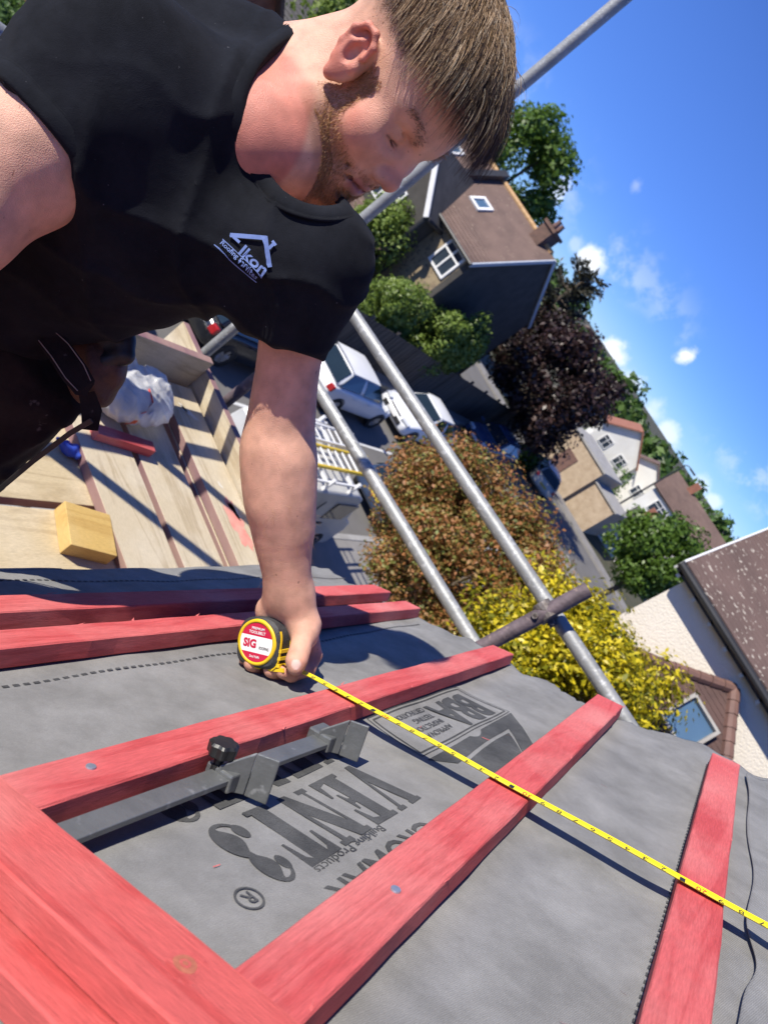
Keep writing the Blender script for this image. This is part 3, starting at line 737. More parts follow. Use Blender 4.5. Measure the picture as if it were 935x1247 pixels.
    for sy in (-.315, .315):
        for sx in (-1, 1):
            c = (sx * (hw - .10), sy * L, r); ax = np.array([sx, 0, 0.])
            b = MB(); b.lathe([(r * .6, -.1), (r * .93, -.1), (r, -.06), (r, .07), (r * .93, .105), (r * .66, .112), (r * .64, .06)], c, ax, 20)
            w = b.build('wheel', M['tyre'], t, True, smooth=False)
            b = MB(); b.lathe([(r * .64, .05), (r * .64, .085), (r * .56, .08), (r * .2, .07), (.001, .085)], c, ax, 15)
            for k in range(5):
                a = k * 2 * math.pi / 5; d = np.array([0, math.cos(a), math.sin(a)]); e = np.array([0, -math.sin(a), math.cos(a)])
                b.obox(np.array(c) + ax * .088 + d * r * .33, (ax * .012, d * r * .3, e * .025))
            b.build('rim', M['alloy'], w, True)
            b = MB(); b.lathe([(r * 1.12, -.02), (r * 1.12, .102), (r * 1.02, .103), (r * 1.02, -.02)], c, ax, 20); b.build('wheel_arch', M['black_plastic'], t, True)
    for sx in (-1, 1):
        b = MB(); b.obox((sx * hw * .64, L * .462, .645), (np.array([.17, -sx * .055, 0]), np.array([sx * .02, .06, -.03]), np.array([0, .02, .06]))); b.build('headlight', M['lamp_lens'], t, True, bevel=.02)
        b = MB(); b.obox((sx * hw * .80, -L * .478, .78), (np.array([.09, sx * .03, 0]), np.array([0, .05, 0]), np.array([0, .01, .10]))); b.build('tail_light', M['red_lens'], t, True, bevel=.02)
        b = MB(); b.obox((sx * (hw + .09), L * .20, .98), (X * .10, Y * .05, Z * .065)); b.obox((sx * (hw - .02), L * .20, .95), (X * .06, Y * .02, Z * .02)); b.build('wing_mirror', M[paint], t, True, bevel=.02)
        for yy in (.02, -.2):
            b = MB(); b.obox((sx * (hw + .004), yy * L, .80), (X * .012, Y * .08, Z * .014)); b.build('door_handle', M[paint], t, True)
    b = MB(); b.obox((0, L * .487, .46), (X * .52, Y * .035, Z * .075)); b.obox((0, L * .475, .62), (X * .32, Y * .03, Z * .028)); b.build('grille', M['black_plastic'], t, True, bevel=.015)
    for s, yy in ((1, .502), (-1, -.502)):
        b = MB(); b.obox((0, yy * L, .50 if s > 0 else .62), (X * .24, Y * .006, Z * .05)); b.build('number_plate', M['white_paint' if s > 0 else 'plate_yellow'], t, True)
    return t
def place(o, x, y, rz=0., z=GZ + .004):
    o.location = (x, y, z); o.rotation_euler = (0, 0, rz); return o
place(car('parked_car', 'white hatchback parked facing away with its side to us'), -10.05, 18.75, .02)
place(car('parked_car', 'white car facing us with black grille, parked beyond the white hatchback', 4.3, 1.8, 1.44, 'paint_white', 'saloon'), -9.95, 23.75, math.pi + .02)
place(car('parked_car', 'black car just beyond the scaffold toe board', 4.3, 1.8, 1.48, 'paint_black'), -10.3, 14.2, .01)
place(car('parked_car', 'black car nearest the worker\'s belt, rear of the row', 4.3, 1.8, 1.48, 'paint_black', 'saloon'), -10.35, 8.6, .01)
place(car('parked_car', 'dark blue car in the shade under the purple tree', 4.2, 1.76, 1.46, 'paint_blue'), -10.6, 32.6, math.pi)
place(car('parked_car', 'pale blue white car at the far end of the row', 4.2, 1.76, 1.46, 'paint_silver'), -10.0, 40.4, .5)
place(car('parked_car', 'dark blue car with red tail light beyond the van', 4.2, 1.78, 1.48, 'paint_blue'), -5.95, 18.6, .0)

# van with a roof rack and ladders, on the near side of the road
vn = thing('van', 'silver van with white roof rack and yellow edged ladder by the bush', 'van', (0, 0, 0))
vw, vl, vh = 1.80, 3.6, 1.92
b = MB(); prof = [(-.5, .35), (-.5, 1.55), (-.485, 1.82), (-.46, vh), (.22, vh), (.30, 1.82), (.385, 1.18), (.47, 1.05), (.5, .85), (.5, .35), (.47, .28), (-.47, .28)]
pr = [(y * vl, z) for y, z in prof]
nP = len(pr); V = []
for x, k in ((-1, .985), (-.94, 1.), (.94, 1.), (1, .985)):
    for y, z in pr: V.append((x * vw / 2 * (1 - .075 * max(0, z - 1.0)), y * k, .28 + (z - .28) * (k if abs(x) == 1 else 1)))
F = [(i * nP + j, i * nP + (j + 1) % nP, (i + 1) * nP + (j + 1) % nP, (i + 1) * nP + j) for i in range(3) for j in range(nP)] + [tuple(reversed(range(nP))), tuple(range(3 * nP, 4 * nP))]
b.add(V, F); b.build('body', M['paint_silver'], vn, True, bevel=.03)
b = MB(); b.add([(-.72, .315 * vl, 1.74), (.72, .315 * vl, 1.74), (.80, .385 * vl, 1.22), (-.80, .385 * vl, 1.22)], [(0, 3, 2, 1)]); b.add([(-.72, .325 * vl, 1.75), (.72, .325 * vl, 1.75), (.80, .395 * vl, 1.23), (-.80, .395 * vl, 1.23)], [(0, 3, 2, 1)]); b.build('windscreen', M['car_glass'], vn, True)
for sx in (-1, 1):
    b = MB(); b.obox((sx * (vw / 2 - .02), .20 * vl, 1.42), (X * .012, Y * .40, Z * .24)); b.build('side_window', M['car_glass'], vn, True)
    b = MB(); b.obox((sx * (vw / 2 - .01), -.16 * vl, 1.02), (X * .012, Y * 1.15, Z * .03)); b.obox((sx * (vw / 2 - .01), -.06 * vl, 1.1), (X * .008, Y * .012, Z * .6)); b.build('trim_strip', M['black_plastic'], vn, True)
    b = MB(); b.obox((sx * .83, -.5 * vl, 1.1), (X * .06, Y * .03, Z * .2)); b.build('tail_light', M['red_lens'], vn, True)
    for sy in (-.31, .31):
        c = (sx * (vw / 2 - .11), sy * vl, .33)
        b = MB(); b.lathe([(.2, -.1), (.31, -.1), (.33, -.06), (.33, .08), (.3, .12), (.21, .12)], c, (sx, 0, 0), 20); w = b.build('wheel', M['tyre'], vn, True)
        b = MB(); b.lathe([(.21, .08), (.2, .125), (.06, .10), (.001, .12)], c, (sx, 0, 0), 14); b.build('rim', M['alloy'], w, True)
b = MB()
for y in (-.42, -.16, .10):
    b.box((-.78, y * vl - .03, vh + .10), (.78, y * vl + .03, vh + .15))
    for sx in (-1, 1):
        b.box((sx * .78 - .03, y * vl - .03, vh - .02), (sx * .78 + .03, y * vl + .03, vh + .30))
for sx in (-1, 1): b.box((sx * .74 - .02, -.46 * vl, vh + .15), (sx * .74 + .02, .16 * vl, vh + .19))
b.build('roof_rack', M['white_paint'], vn, True)
place(vn, -5.45, 11.7, .03)
M['ladder_yellow'] = mat('ladder_yellow', (.62, .42, .02), (.7, .5, .04), 10, .5)
ld = thing('ladder', 'aluminium ladder with yellow stiles lying on the van rack', 'ladder', (0, 0, 0))
for k in (-1, 1):
    b = MB(); b.box((k * .24 - .02, -1.55, 0), (k * .24 + .02, 1.55, .07)); b.build('stile', M['ladder_yellow'], ld, True)
for i in range(11):
    b = MB(); b.tube([(-.22, -1.40 + .27 * i, .035), (.22, -1.40 + .27 * i, .035)], .022, 8); b.build('rung', M['white_paint'], ld, True)
place(ld, -5.28, 11.75, .03, GZ + vh + .155)
l2 = thing('ladder', 'white ladder on the road side of the van rack', 'ladder', (0, 0, 0))
for k in (-1, 1):
    b = MB(); b.box((k * .2 - .018, -1.4, 0), (k * .2 + .018, 1.4, .06)); b.build('stile', M['white_paint'], l2, True)
for i in range(10):
    b = MB(); b.tube([(-.19, -1.25 + .27 * i, .03), (.19, -1.25 + .27 * i, .03)], .018, 8); b.build('rung', M['white_paint'], l2, True)
place(l2, -5.88, 11.8, .03, GZ + vh + .155)
# ------------------------------------------------------------------ materials close by
def wood_mat(name, base, dark, pale, grain=9., along='y', knots=True, rough=.75):
    m, nt, bs = new_mat(name)
    N, L = nt.nodes, nt.links
    bs.inputs['Roughness'].default_value = rough; bs.inputs['Specular IOR Level'].default_value = .3
    tc = N.new('ShaderNodeTexCoord'); mp = N.new('ShaderNodeMapping')
    st = {'x': (.085, 1, 1), 'y': (1, .085, 1), 'z': (1, 1, .085)}[along]
    mp.inputs['Scale'].default_value = st
    oi = N.new('ShaderNodeObjectInfo'); ad = N.new('ShaderNodeVectorMath'); ad.operation = 'ADD'
    mul = N.new('ShaderNodeMath'); mul.operation = 'MULTIPLY'; mul.inputs[1].default_value = 37.
    L.new(oi.outputs['Random'], mul.inputs[0]); L.new(mul.outputs[0], ad.inputs[1])
    L.new(tc.outputs['Object'], ad.inputs[0]); L.new(ad.outputs[0], mp.inputs[0])
    n1 = N.new('ShaderNodeTexNoise'); n1.inputs['Scale'].default_value = 22 * grain / 9; n1.inputs['Detail'].default_value = 4; n1.inputs['Distortion'].default_value = .8
    L.new(mp.outputs[0], n1.inputs['Vector'])
    wv = N.new('ShaderNodeMath'); wv.operation = 'MULTIPLY'; wv.inputs[1].default_value = 26.; L.new(n1.outputs[0], wv.inputs[0])
    sn = N.new('ShaderNodeMath'); sn.operation = 'SINE'; L.new(wv.outputs[0], sn.inputs[0])
    n2 = N.new('ShaderNodeTexNoise'); n2.inputs['Scale'].default_value = 620; n2.inputs['Detail'].default_value = 6; n2.inputs['Roughness'].default_value = .75; L.new(mp.outputs[0], n2.inputs['Vector'])
    n3 = N.new('ShaderNodeTexNoise'); n3.inputs['Scale'].default_value = 5; n3.inputs['Detail'].default_value = 5; L.new(tc.outputs['Object'], n3.inputs['Vector'])
    r1 = N.new('ShaderNodeMapRange'); r1.inputs[1].default_value = .2; r1.inputs[2].default_value = 1.; r1.inputs[4].default_value = .75; L.new(sn.outputs[0], r1.inputs[0])
    a = N.new('ShaderNodeMixRGB'); a.inputs[1].default_value = (*base, 1); a.inputs[2].default_value = (*dark, 1); L.new(r1.outputs[0], a.inputs[0])
    r3 = N.new('ShaderNodeMapRange'); r3.inputs[1].default_value = .46; r3.inputs[2].default_value = .72; r3.inputs[4].default_value = .75; L.new(n3.outputs[0], r3.inputs[0])
    c = N.new('ShaderNodeMixRGB'); L.new(r3.outputs[0], c.inputs[0]); L.new(a.outputs[0], c.inputs[1]); c.inputs[2].default_value = (*pale, 1)
    r2 = N.new('ShaderNodeMapRange'); r2.inputs[1].default_value = .3; r2.inputs[2].default_value = .7; r2.inputs[3].default_value = .74; r2.inputs[4].default_value = 1.16; L.new(n2.outputs[0], r2.inputs[0])
    d = N.new('ShaderNodeHueSaturation'); L.new(c.outputs[0], d.inputs['Color']); L.new(r2.outputs[0], d.inputs['Value'])
    L.new(d.outputs[0], bs.inputs['Base Color'])
    sm = N.new('ShaderNodeMath'); sm.operation = 'ADD'; L.new(n2.outputs[0], sm.inputs[0]); L.new(n1.outputs[0], sm.inputs[1])
    bp = N.new('ShaderNodeBump'); bp.inputs['Strength'].default_value = .8; bp.inputs['Distance'].default_value = .0014
    L.new(sm.outputs[0], bp.inputs['Height']); L.new(bp.outputs[0], bs.inputs['Normal'])
    return m
M['batten_red'] = wood_mat('batten_red', (.56, .10, .10), (.46, .06, .062), (.66, .25, .23))
M['timber_red'] = wood_mat('timber_red', (.58, .105, .095), (.48, .06, .055), (.68, .27, .235), grain=7, along='x')
M['batten_end'] = mat('batten_end', (.62, .16, .15), (.50, .08, .08), 90, .9, .6, 400)
M['knot'] = mat('knot', (.42, .13, .075), (.30, .085, .05), 60, .8, .5, 200)
M['board_wood'] = wood_mat('board_wood', (.58, .49, .34), (.42, .33, .21), (.68, .61, .48), grain=5, along='x', rough=.85)
M['board_wood_y'] = wood_mat('board_wood_y', (.58, .47, .29), (.44, .34, .20), (.68, .58, .41), grain=5, along='y', rough=.85)
M['board_edge'] = mat('board_edge', (.20, .10, .12), (.34, .22, .18), 7, .85, .3, 60, stretch=(.3, 1, 1))
M['block_wood'] = wood_mat('block_wood', (.60, .40, .13), (.50, .31, .09), (.68, .50, .22), grain=4, along='y')
M['galv'] = mat('galv', (.24, .245, .24), (.34, .345, .34), 17, .5, .35, 90, metal=.3, c3=(.46, .465, .46), s3=48, t3=(.58, .68), lo=.3, hi=.7)
M['tube_dark'] = mat('tube_dark', (.06, .045, .05), (.16, .12, .13), 18, .7, .5, 90, metal=.2, c3=(.22, .16, .15), s3=40)
M['coupler'] = mat('coupler', (.09, .07, .06), (.20, .18, .17), 40, .6, .5, 120, metal=.4)
M['bracket_grey'] = mat('bracket_grey', (.15, .155, .15), (.20, .205, .20), 22, .42, .25, 160, metal=.5, c3=(.30, .305, .30), s3=60, t3=(.63, .72))
M['knob_black'] = mat('knob_black', (.012, .012, .012), (.02, .02, .02), 30, .45, .1, 200)
M['nail'] = mat('nail', (.38, .40, .44), (.50, .52, .55), 90, .4, metal=.7)
M['tape_yellow'] = mat('tape_yellow', (.80, .62, .005), (.86, .70, .01), 20, .35)
M['case_yellow'] = mat('case_yellow', (.72, .47, .01), (.78, .52, .02), 20, .45)
M['case_black'] = mat('case_black', (.022, .022, .024), (.05, .05, .052), 40, .65, .4, 300)
M['label_red'] = mat('label_red', (.50, .012, .05), (.56, .02, .06), 20, .35)
M['label_white'] = mat('label_white', (.80, .79, .78), (.74, .73, .72), 20, .35)
M['ink'] = mat('ink', (.015, .015, .015), (.03, .03, .03), 30, .5)
M['ink_red'] = mat('ink_red', (.5, .02, .02), (.4, .02, .02), 30, .5)
def felt_mats():
    m, nt, bs = new_mat('roof_felt'); N, L = nt.nodes, nt.links
    p, nt2, bs2 = new_mat('felt_print')
    for nt_, b_, cols in ((nt, bs, ((.160, .158, .152), (.245, .242, .235))), (nt2, bs2, ((.035, .036, .037), (.085, .086, .086)))):
        N, L = nt_.nodes, nt_.links
        b_.inputs['Roughness'].default_value = .85; b_.inputs['Specular IOR Level'].default_value = .25
        tc = N.new('ShaderNodeTexCoord')
        n1 = N.new('ShaderNodeTexNoise'); n1.inputs['Scale'].default_value = 9; n1.inputs['Detail'].default_value = 8; n1.inputs['Roughness'].default_value = .7; L.new(tc.outputs['Object'], n1.inputs['Vector'])
        cr = N.new('ShaderNodeValToRGB'); cr.color_ramp.elements[0].position = .36; cr.color_ramp.elements[1].position = .66
        cr.color_ramp.elements[0].color = (*cols[0], 1); cr.color_ramp.elements[1].color = (*cols[1], 1); L.new(n1.outputs[0], cr.inputs[0])
        # woven threads: fine diagonal lines
        mp = N.new('ShaderNodeMapping'); mp.inputs['Rotation'].default_value = (0, 0, math.radians(17)); L.new(tc.outputs['Object'], mp.inputs[0])
        wv = N.new('ShaderNodeTexWave'); wv.inputs['Scale'].default_value = 210; wv.inputs['Distortion'].default_value = 4.5; wv.inputs['Detail'].default_value = 2; wv.inputs['Detail Scale'].default_value = 2.; L.new(mp.outputs[0], wv.inputs['Vector'])
        n2 = N.new('ShaderNodeTexNoise'); n2.inputs['Scale'].default_value = 330; n2.inputs['Detail'].default_value = 8; n2.inputs['Roughness'].default_value = .85; L.new(tc.outputs['Object'], n2.inputs['Vector'])
        sm = N.new('ShaderNodeMath'); sm.operation = 'ADD'; L.new(wv.outputs[1], sm.inputs[0]); L.new(n2.outputs[0], sm.inputs[1])
        rg = N.new('ShaderNodeMapRange'); rg.inputs[1].default_value = .3; rg.inputs[2].default_value = 1.6; rg.inputs[3].default_value = .78 if b_ is bs else .5; rg.inputs[4].default_value = 1.22 if b_ is bs else 1.6; L.new(sm.outputs[0], rg.inputs[0])
        hs = N.new('ShaderNodeHueSaturation'); L.new(cr.outputs[0], hs.inputs['Color']); L.new(rg.outputs[0], hs.inputs['Value']); L.new(hs.outputs[0], b_.inputs['Base Color'])
        n4 = N.new('ShaderNodeTexNoise'); n4.inputs['Scale'].default_value = 38; n4.inputs['Detail'].default_value = 5; L.new(tc.outputs['Object'], n4.inputs['Vector'])
        s2 = N.new('ShaderNodeMath'); s2.operation = 'MULTIPLY_ADD'; s2.inputs[1].default_value = 2.2; L.new(n4.outputs[0], s2.inputs[0]); L.new(sm.outputs[0], s2.inputs[2])
        bp = N.new('ShaderNodeBump'); bp.inputs['Strength'].default_value = .28; bp.inputs['Distance'].default_value = .0010; L.new(s2.outputs[0], bp.inputs['Height']); L.new(bp.outputs[0], b_.inputs['Normal'])
    return m, p
M['felt'], M['felt_print'] = felt_mats()

# ------------------------------------------------------------------ the roof being battened
TH = math.radians(39.5)
RS = np.array([math.cos(TH), 0, math.sin(TH)]); RN = np.array([-math.sin(TH), 0, math.cos(TH)])
RD = .36
roof = thing('pitched_roof', 'grey felted pitched roof with red battens nailed across it', 'roof', tuple(-RD * RN))
roof.rotation_euler = (0, -TH, 0)
def rp(s, b, n=0.0):
    """point of the roof: s up the slope, b along the eaves, n off the felt"""
    return s * RS + np.array([0, b, 0]) + (n - RD) * RN
def interp(x, xs, ys): return np.interp(x, xs, ys)
VS = [-1.06, -.91, -.80, -.657, -.54, -.40, -.35, -.30, -.238, -.19, -.142, -.08, 0, .06, .14, .5, 1.6]
VB = [1.765, 1.69, 1.63, 1.60, 1.645, 1.60, 1.55, 1.585, 1.565, 1.55, 1.535, 1.60, 1.636, 1.64, 1.63, 1.66, 1.68]
def felt_h(s, b):
    z = .0016 * np.sin(s * 21 + 1.3 * np.sin(b * 5)) + .0018 * np.sin(b * 9.2 + 2.1 * np.sin(s * 6)) + .0010 * np.sin((s + b) * 33) - .0052
    for c in (-.757, -.66, -.409, -.162, .065):
        z = z + .0032 * np.exp(-((s - c) / .04) ** 2)
    e = np.clip((b - 1.42) / .2, 0, 1)
    z = z + e * e * (.0035 * np.sin(s * 38 + 1) + .002 * np.sin(s * 95)) * (np.abs(s + .3) > -1)
    lowb = np.clip((-.9 - s) / .12, 0, 1.4)
    return z - .012 * lowb ** 2
ss_ = np.concatenate([np.arange(-1.06, .2, .0075), np.arange(.2, 1.61, .05)])
us_ = np.concatenate([np.linspace(-1.1, .3, 24), np.linspace(.31, 1, 130)])
def felt_sheet(smin, dz, vb_fn, s_list, edge=None):
    V = []; ns, nu = len(s_list), len(us_)
    for s in s_list:
        vb = vb_fn(s)
        for u in us_:
            b_ = -1.1 + (u + 1.1) / 2.1 * (vb + 1.1)
            s_ = s
            if smin is None:
                k = max(0., 1 - (s + 1.06) / .10)
                s_ = s + k * (.112 - .098 * (b_ - .73))
            elif s < smin + .02:
                s_ = s + edge(b_) * (1 - (s - smin) / .02)
            V.append((s_, b_, float(felt_h(s_, b_)) + (dz if smin is None else dz(s_ - smin, b_))))
    F = [(i * nu + j, (i + 1) * nu + j, (i + 1) * nu + j + 1, i * nu + j + 1) for i in range(ns - 1) for j in range(nu - 1)]
    return fast_mesh('felt', V, F, True)
rj = np.random.default_rng(3); jag = rj.normal(size=400) * .0045
def vb1(s): return float(interp(s, VS, VB)) + float(jag[int((s + 1.2) * 120) % 400]) * (1. if -.36 < s < -.06 or s > .09 else .35)
fl = link_mesh('felt_sheet', felt_sheet(None, 0., vb1, ss_), M['felt'], roof, True)
md = fl.modifiers.new('thick', 'SOLIDIFY'); md.thickness = .0012; md.offset = -1
S2 = np.concatenate([np.arange(.108, .2, .006), np.arange(.2, 1.61, .05)])
def wav(b_): return .006 * math.sin(b_ * 7 + .6) + .003 * math.sin(b_ * 19) + (.012 * math.exp(-((b_ - .83) / .05) ** 2))
f2 = link_mesh('felt_sheet', felt_sheet(.108, lambda d, b_: .0035 + .005 * math.exp(-max(d, 0) / .02) * (.6 + .4 * math.sin(b_ * 9)), lambda s: 1.57 + .09 * min(1, max(0, (s - .108) / .1)), S2, wav), M['felt'], roof, True)
tag(f2, 'upper lap of grey felt with a wavy loose edge')
md = f2.modifiers.new('thick', 'SOLIDIFY'); md.thickness = .0012; md.offset = -1
def batten(s0, s1, b0, b1, name, label, seed, T=.025, m='batten_red', bow=0., nails=()):
    """sawn batten, edges a little uneven, grain along it"""
    r = np.random.default_rng(seed); n = 60
    V = []
    for i in range(n + 1):
        f = i / n; y = b0 + (b1 - b0) * f
        o = bow * (4 * f * (1 - f) - .5)
        j = lambda k: r.normal() * k
        c = .0016
        dx0, dx1 = j(.0002), j(.0002)
        pr = [(s0 + o + c + dx0, 0), (s1 + o - c + dx1, 0), (s1 + o + dx1, c), (s1 + o + dx1 + j(.0003), T - c), (s1 + o - c + dx1, T + j(.0003)), (s0 + o + c + dx0, T + j(.0003)), (s0 + o + dx0, T - c), (s0 + o + dx0, c)]
        V += [(x, y + (r.normal() * .0012 if i in (0, n) else 0), z) for x, z in pr]
    F = [(i * 8 + k, i * 8 + (k + 1) % 8, (i + 1) * 8 + (k + 1) % 8, (i + 1) * 8 + k) for i in range(n) for k in range(8)]
    b = MB(); b.add(V, [tuple(reversed(q)) for q in F]); b.add([V[k] for k in range(8)], [tuple(range(8))], 1); b.add([V[n * 8 + k] for k in range(8)], [tuple(reversed(range(8)))], 1)
    # torn fibres at the sawn far end
    for k in range(26):
        x = r.uniform(s0, s1); z = r.uniform(.0, T); l = abs(r.normal()) * .006
        p = np.array([x, b1 - .001, z]); q = p + np.array([r.normal() * .003, l + .002, r.normal() * .003])
        b.add([p - [.0006, 0, 0], p + [.0006, 0, 0], q], [(0, 1, 2)], 1)
    for k in range(14):       # splinters raised along the arrises
        y = r.uniform(b0, b1); x = s1 if r.random() < .7 else s0; l = r.uniform(.006, .016)
        p = np.array([x - .001, y, T - .0004]); b.add([p, p + [.002, .003, .0], p + [r.uniform(-.003, .004), l, r.uniform(.0005, .003)]], [(0, 1, 2)], 1)
    o = b.build(name, [M[m], M['batten_end']], roof, True)
    if label: o['label'] = label
    for y, x in nails:
        nb_ = MB(); nb_.lathe([(.0001, .0012), (.0042, .001), (.0046, .0), (.0046, -.002)][::-1], (x, y, T + .0006), (0, 0, 1), 12); nb_.build('nail', M['nail'], o, True)
    return o
batten(-.783, -.732, -.9, 1.625, 'batten', 'batten laid nearest the eaves', 1, bow=.003)
batten(-.683, -.638, -.9, 1.60, 'batten', None, 2, bow=-.004, nails=[])
batten(-.434, -.384, -.9, 1.560, 'batten', None, 3, nails=[(.455, -.412)])
batten(-.192, -.138, -.9, 1.545, 'batten', None, 4, bow=.004, nails=[(.555, -.160)])
b5 = batten(.034, .082, -.9, 1.505, 'batten', 'batten nearest the ridge, under the tape', 5, nails=[])
b5.rotation_euler = (0, 0, 0)
# timber running up the slope close to the phone: one piece on another
def up_timber(name, b0, b1, n0, n1, s0, s1, seed, label):
    r = np.random.default_rng(seed); n = 50; V = []
    for i in range(n + 1):
        s = s0 + (s1 - s0) * i / n; c = .0018
        a, d = r.normal() * .0004, r.normal() * .0004
        V += [(s, b0 + c + a, n0), (s, b0 + a, n0 + c), (s, b0 + a, n1 - c), (s, b0 + c + a, n1), (s, b1 - c + d, n1 + r.normal() * .0003), (s, b1 + d, n1 - c), (s, b1 + d, n0 + c), (s, b1 - c + d, n0)]
    F = [(i * 8 + k, i * 8 + (k + 1) % 8, (i + 1) * 8 + (k + 1) % 8, (i + 1) * 8 + k) for i in range(n) for k in range(8)]
    b = MB(); b.add(V, [tuple(reversed(q)) for q in F]); b.add(V[:8], [tuple(range(8))], 1); b.add(V[-8:], [tuple(reversed(range(8)))], 1)
    o = b.build(name, [M['timber_red'], M['batten_end']], roof, True); o['label'] = label
    return o
up_timber('timber', .280, .346, .0005, .0255, -1.02, .9, 22, 'lower red timber under the knotted one')
ut = up_timber('timber', .302, .3565, .0262, .0510, -1.02, .9, 21, 'upper red timber running up the slope, with a round knot')
kb = MB()
kc = np.array([-.194, .334, .0508])
for k, (rr, z, mi) in enumerate(((.0125, .0003, 0), (.0098, .0005, 2), (.0078, .0008, 0), (.0062, .0011, 1), (.0030, .0013, 0), (.0016, .0015, 1))):
    kb.add([kc + [rr * 1.2 * math.cos(a) * (1 + .06 * math.sin(3 * a + k)), rr * math.sin(a), z] for a in np.linspace(0, 2 * math.pi, 24, endpoint=False)], [tuple(range(24))], mi)
kb.build('knot', [M['timber_red'], M['knot'], M['timber_red']], ut, True)
# printing on the felt
def text_polys(txt, size, bold=0.0):
    cu = bpy.data.curves.new('t', 'FONT'); cu.body = txt; cu.size = size; cu.offset = bold; cu.resolution_u = 3
    o = bpy.data.objects.new('t', cu); COL.objects.link(o)
    bpy.context.view_layer.update()
    me = bpy.data.meshes.new_from_object(o.evaluated_get(bpy.context.evaluated_depsgraph_get()))
    v = np.array([tuple(q.co) for q in me.vertices]).reshape(-1, 3); f = [tuple(p.vertices) for p in me.polygons]
    bpy.data.objects.remove(o); bpy.data.curves.remove(cu); bpy.data.meshes.remove(me)
    return v, f
def fit(v, w, h):
    lo, hi = v.min(0), v.max(0); q = v - lo
    q[:, 0] *= w / (hi[0] - lo[0]); q[:, 1] *= h / (hi[1] - lo[1]); return q
GL = {'V': [(.0, 1), (.46, 1), (.46, .93), (.40, .93), (.66, .36), (.82, .93), (.73, .93), (.73, 1), (1.03, 1), (1.03, .93), (.95, .93), (.66, 0), (.44, 0), (.06, .93), (0, .93)],
      'E': [(0, 1), (.95, 1), (.95, .66), (.88, .66), (.78, .88), (.56, .92), (.56, .56), (.66, .58), (.70, .68), (.76, .68), (.76, .34), (.70, .34), (.66, .46), (.56, .48), (.56, .08), (.80, .12), (.91, .36), (.98, .36), (.96, 0), (0, 0), (0, .08), (.12, .08), (.12, .92), (0, .92)],
      'N': [(0, 1), (.44, 1), (.80, .40), (.80, .92), (.68, .92), (.68, 1), (1.06, 1), (1.06, .92), (.94, .92), (.94, 0), (.66, 0), (.20, .74), (.20, .08), (.34, .08), (.34, 0), (0, 0), (0, .08), (.10, .08), (.10, .92), (0, .92)],
      'T': [(0, 1), (1, 1), (1, .60), (.93, .60), (.84, .86), (.73, .92), (.73, .08), (.86, .08), (.86, 0), (.14, 0), (.14, .08), (.27, .08), (.27, .92), (.16, .86), (.07, .60), (0, .60)]}
def glyph3():
    out = []
    for (cx, cy, R, a0, a1, tk) in ((.40, .745, .285, 165, -75, .34), (.42, .30, .335, 75, -165, .38)):
        A = np.radians(np.linspace(a0, a1, 26)); o = []; i = []
        for a in A:
            t = .05 + tk * max(0, math.cos(a)) ** 1.2
            o.append((cx + R * 1.12 * math.cos(a), cy + R * .92 * math.sin(a))); i.append((cx + (R - t) * 1.12 * math.cos(a), cy + (R - .06) * .92 * math.sin(a)))
        out.append((o, i))
    return out
def print_flat(b, v, f, s_base, b_start, hgt=.0009):
    """flat text: x runs back along the eaves, y up the slope, laid on the felt"""
    q = [(s_base + y, b_start - x, float(felt_h(s_base + y, b_start - x)) + hgt) for x, y, *_ in v]
    b.add(q, f)
def poly_fine(poly, k=.02):
    out = []
    for i in range(len(poly)):
        p, q = np.array(poly[i], float), np.array(poly[(i + 1) % len(poly)], float)
        m = max(1, int(np.linalg.norm(q - p) / k))
        out += [tuple(p + (q - p) * j / m) for j in range(m)]
    return out
def big_word(b, s_base, b_start, b_end, H, letters):
    w = (b_start - b_end) / (len(letters) + .20 * (len(letters) - 1))
    x = 0
    for ch in letters:
        if ch == '3':
            for o, i in glyph3():
                n = len(o); v = np.array(o + i) * [w * 1.05, H]; v[:, 0] += x
                print_flat(b, v, [(k, k + 1, n + k + 1, n + k) for k in range(n - 1)], s_base, b_start)
            for c, r_ in (((.17, .78), .12), ((.15, .22), .135)):
                v = [((c[0] + r_ * math.cos(a)) * w + x, (c[1] + r_ * .9 * math.sin(a)) * H) for a in np.linspace(0, 6.283, 18, endpoint=False)]
                print_flat(b, v, [tuple(range(18))], s_base, b_start)
        else:
            v = np.array(GL[ch]) * [w, H]; v[:, 0] += x
            # split into strips through the tessellator
            from mathutils.geometry import tessellate_polygon
            tri = tessellate_polygon([[Vector((p[0], p[1], 0)) for p in v]])
            print_flat(b, v, [tuple(t) for t in tri], s_base, b_start)
        x += w * 1.20
def ring_print(b, c, r0, r1, n=28):
    v = [(math.cos(a) * r, math.sin(a) * r) for r in (r0, r1) for a in np.linspace(0, 2 * math.pi, n, endpoint=False)]
    print_flat(b, v, [(k, (k + 1) % n, n + (k + 1) % n, n + k) for k in range(n)], c[0], c[1])
def words(b, txt, s_base, b_start, b_end, H, bold=0.):
    v, f = text_polys(txt, 1.0, bold); print_flat(b, fit(v, b_start - b_end, H), f, s_base, b_start)
def strip(b, pts, w):
    """line of the print through (s, b) points"""
    for p, q in zip(pts[:-1], pts[1:]):
        p, q = np.array(p), np.array(q); d = unit(q - p); nn = np.array([-d[1], d[0]]) * w / 2
        m = max(1, int(np.linalg.norm(q - p) / .02))
        for k in range(m):
            a0, a1 = p + (q - p) * k / m, p + (q - p) * (k + 1) / m
            c = [a0 - nn, a1 - nn, a1 + nn, a0 + nn]
            b.add([(x, y, float(felt_h(x, y)) + .0009) for x, y in c], [(0, 1, 2, 3)])
b = MB(); big_word(b, -.325, .792, .500, .088, 'VENT3')
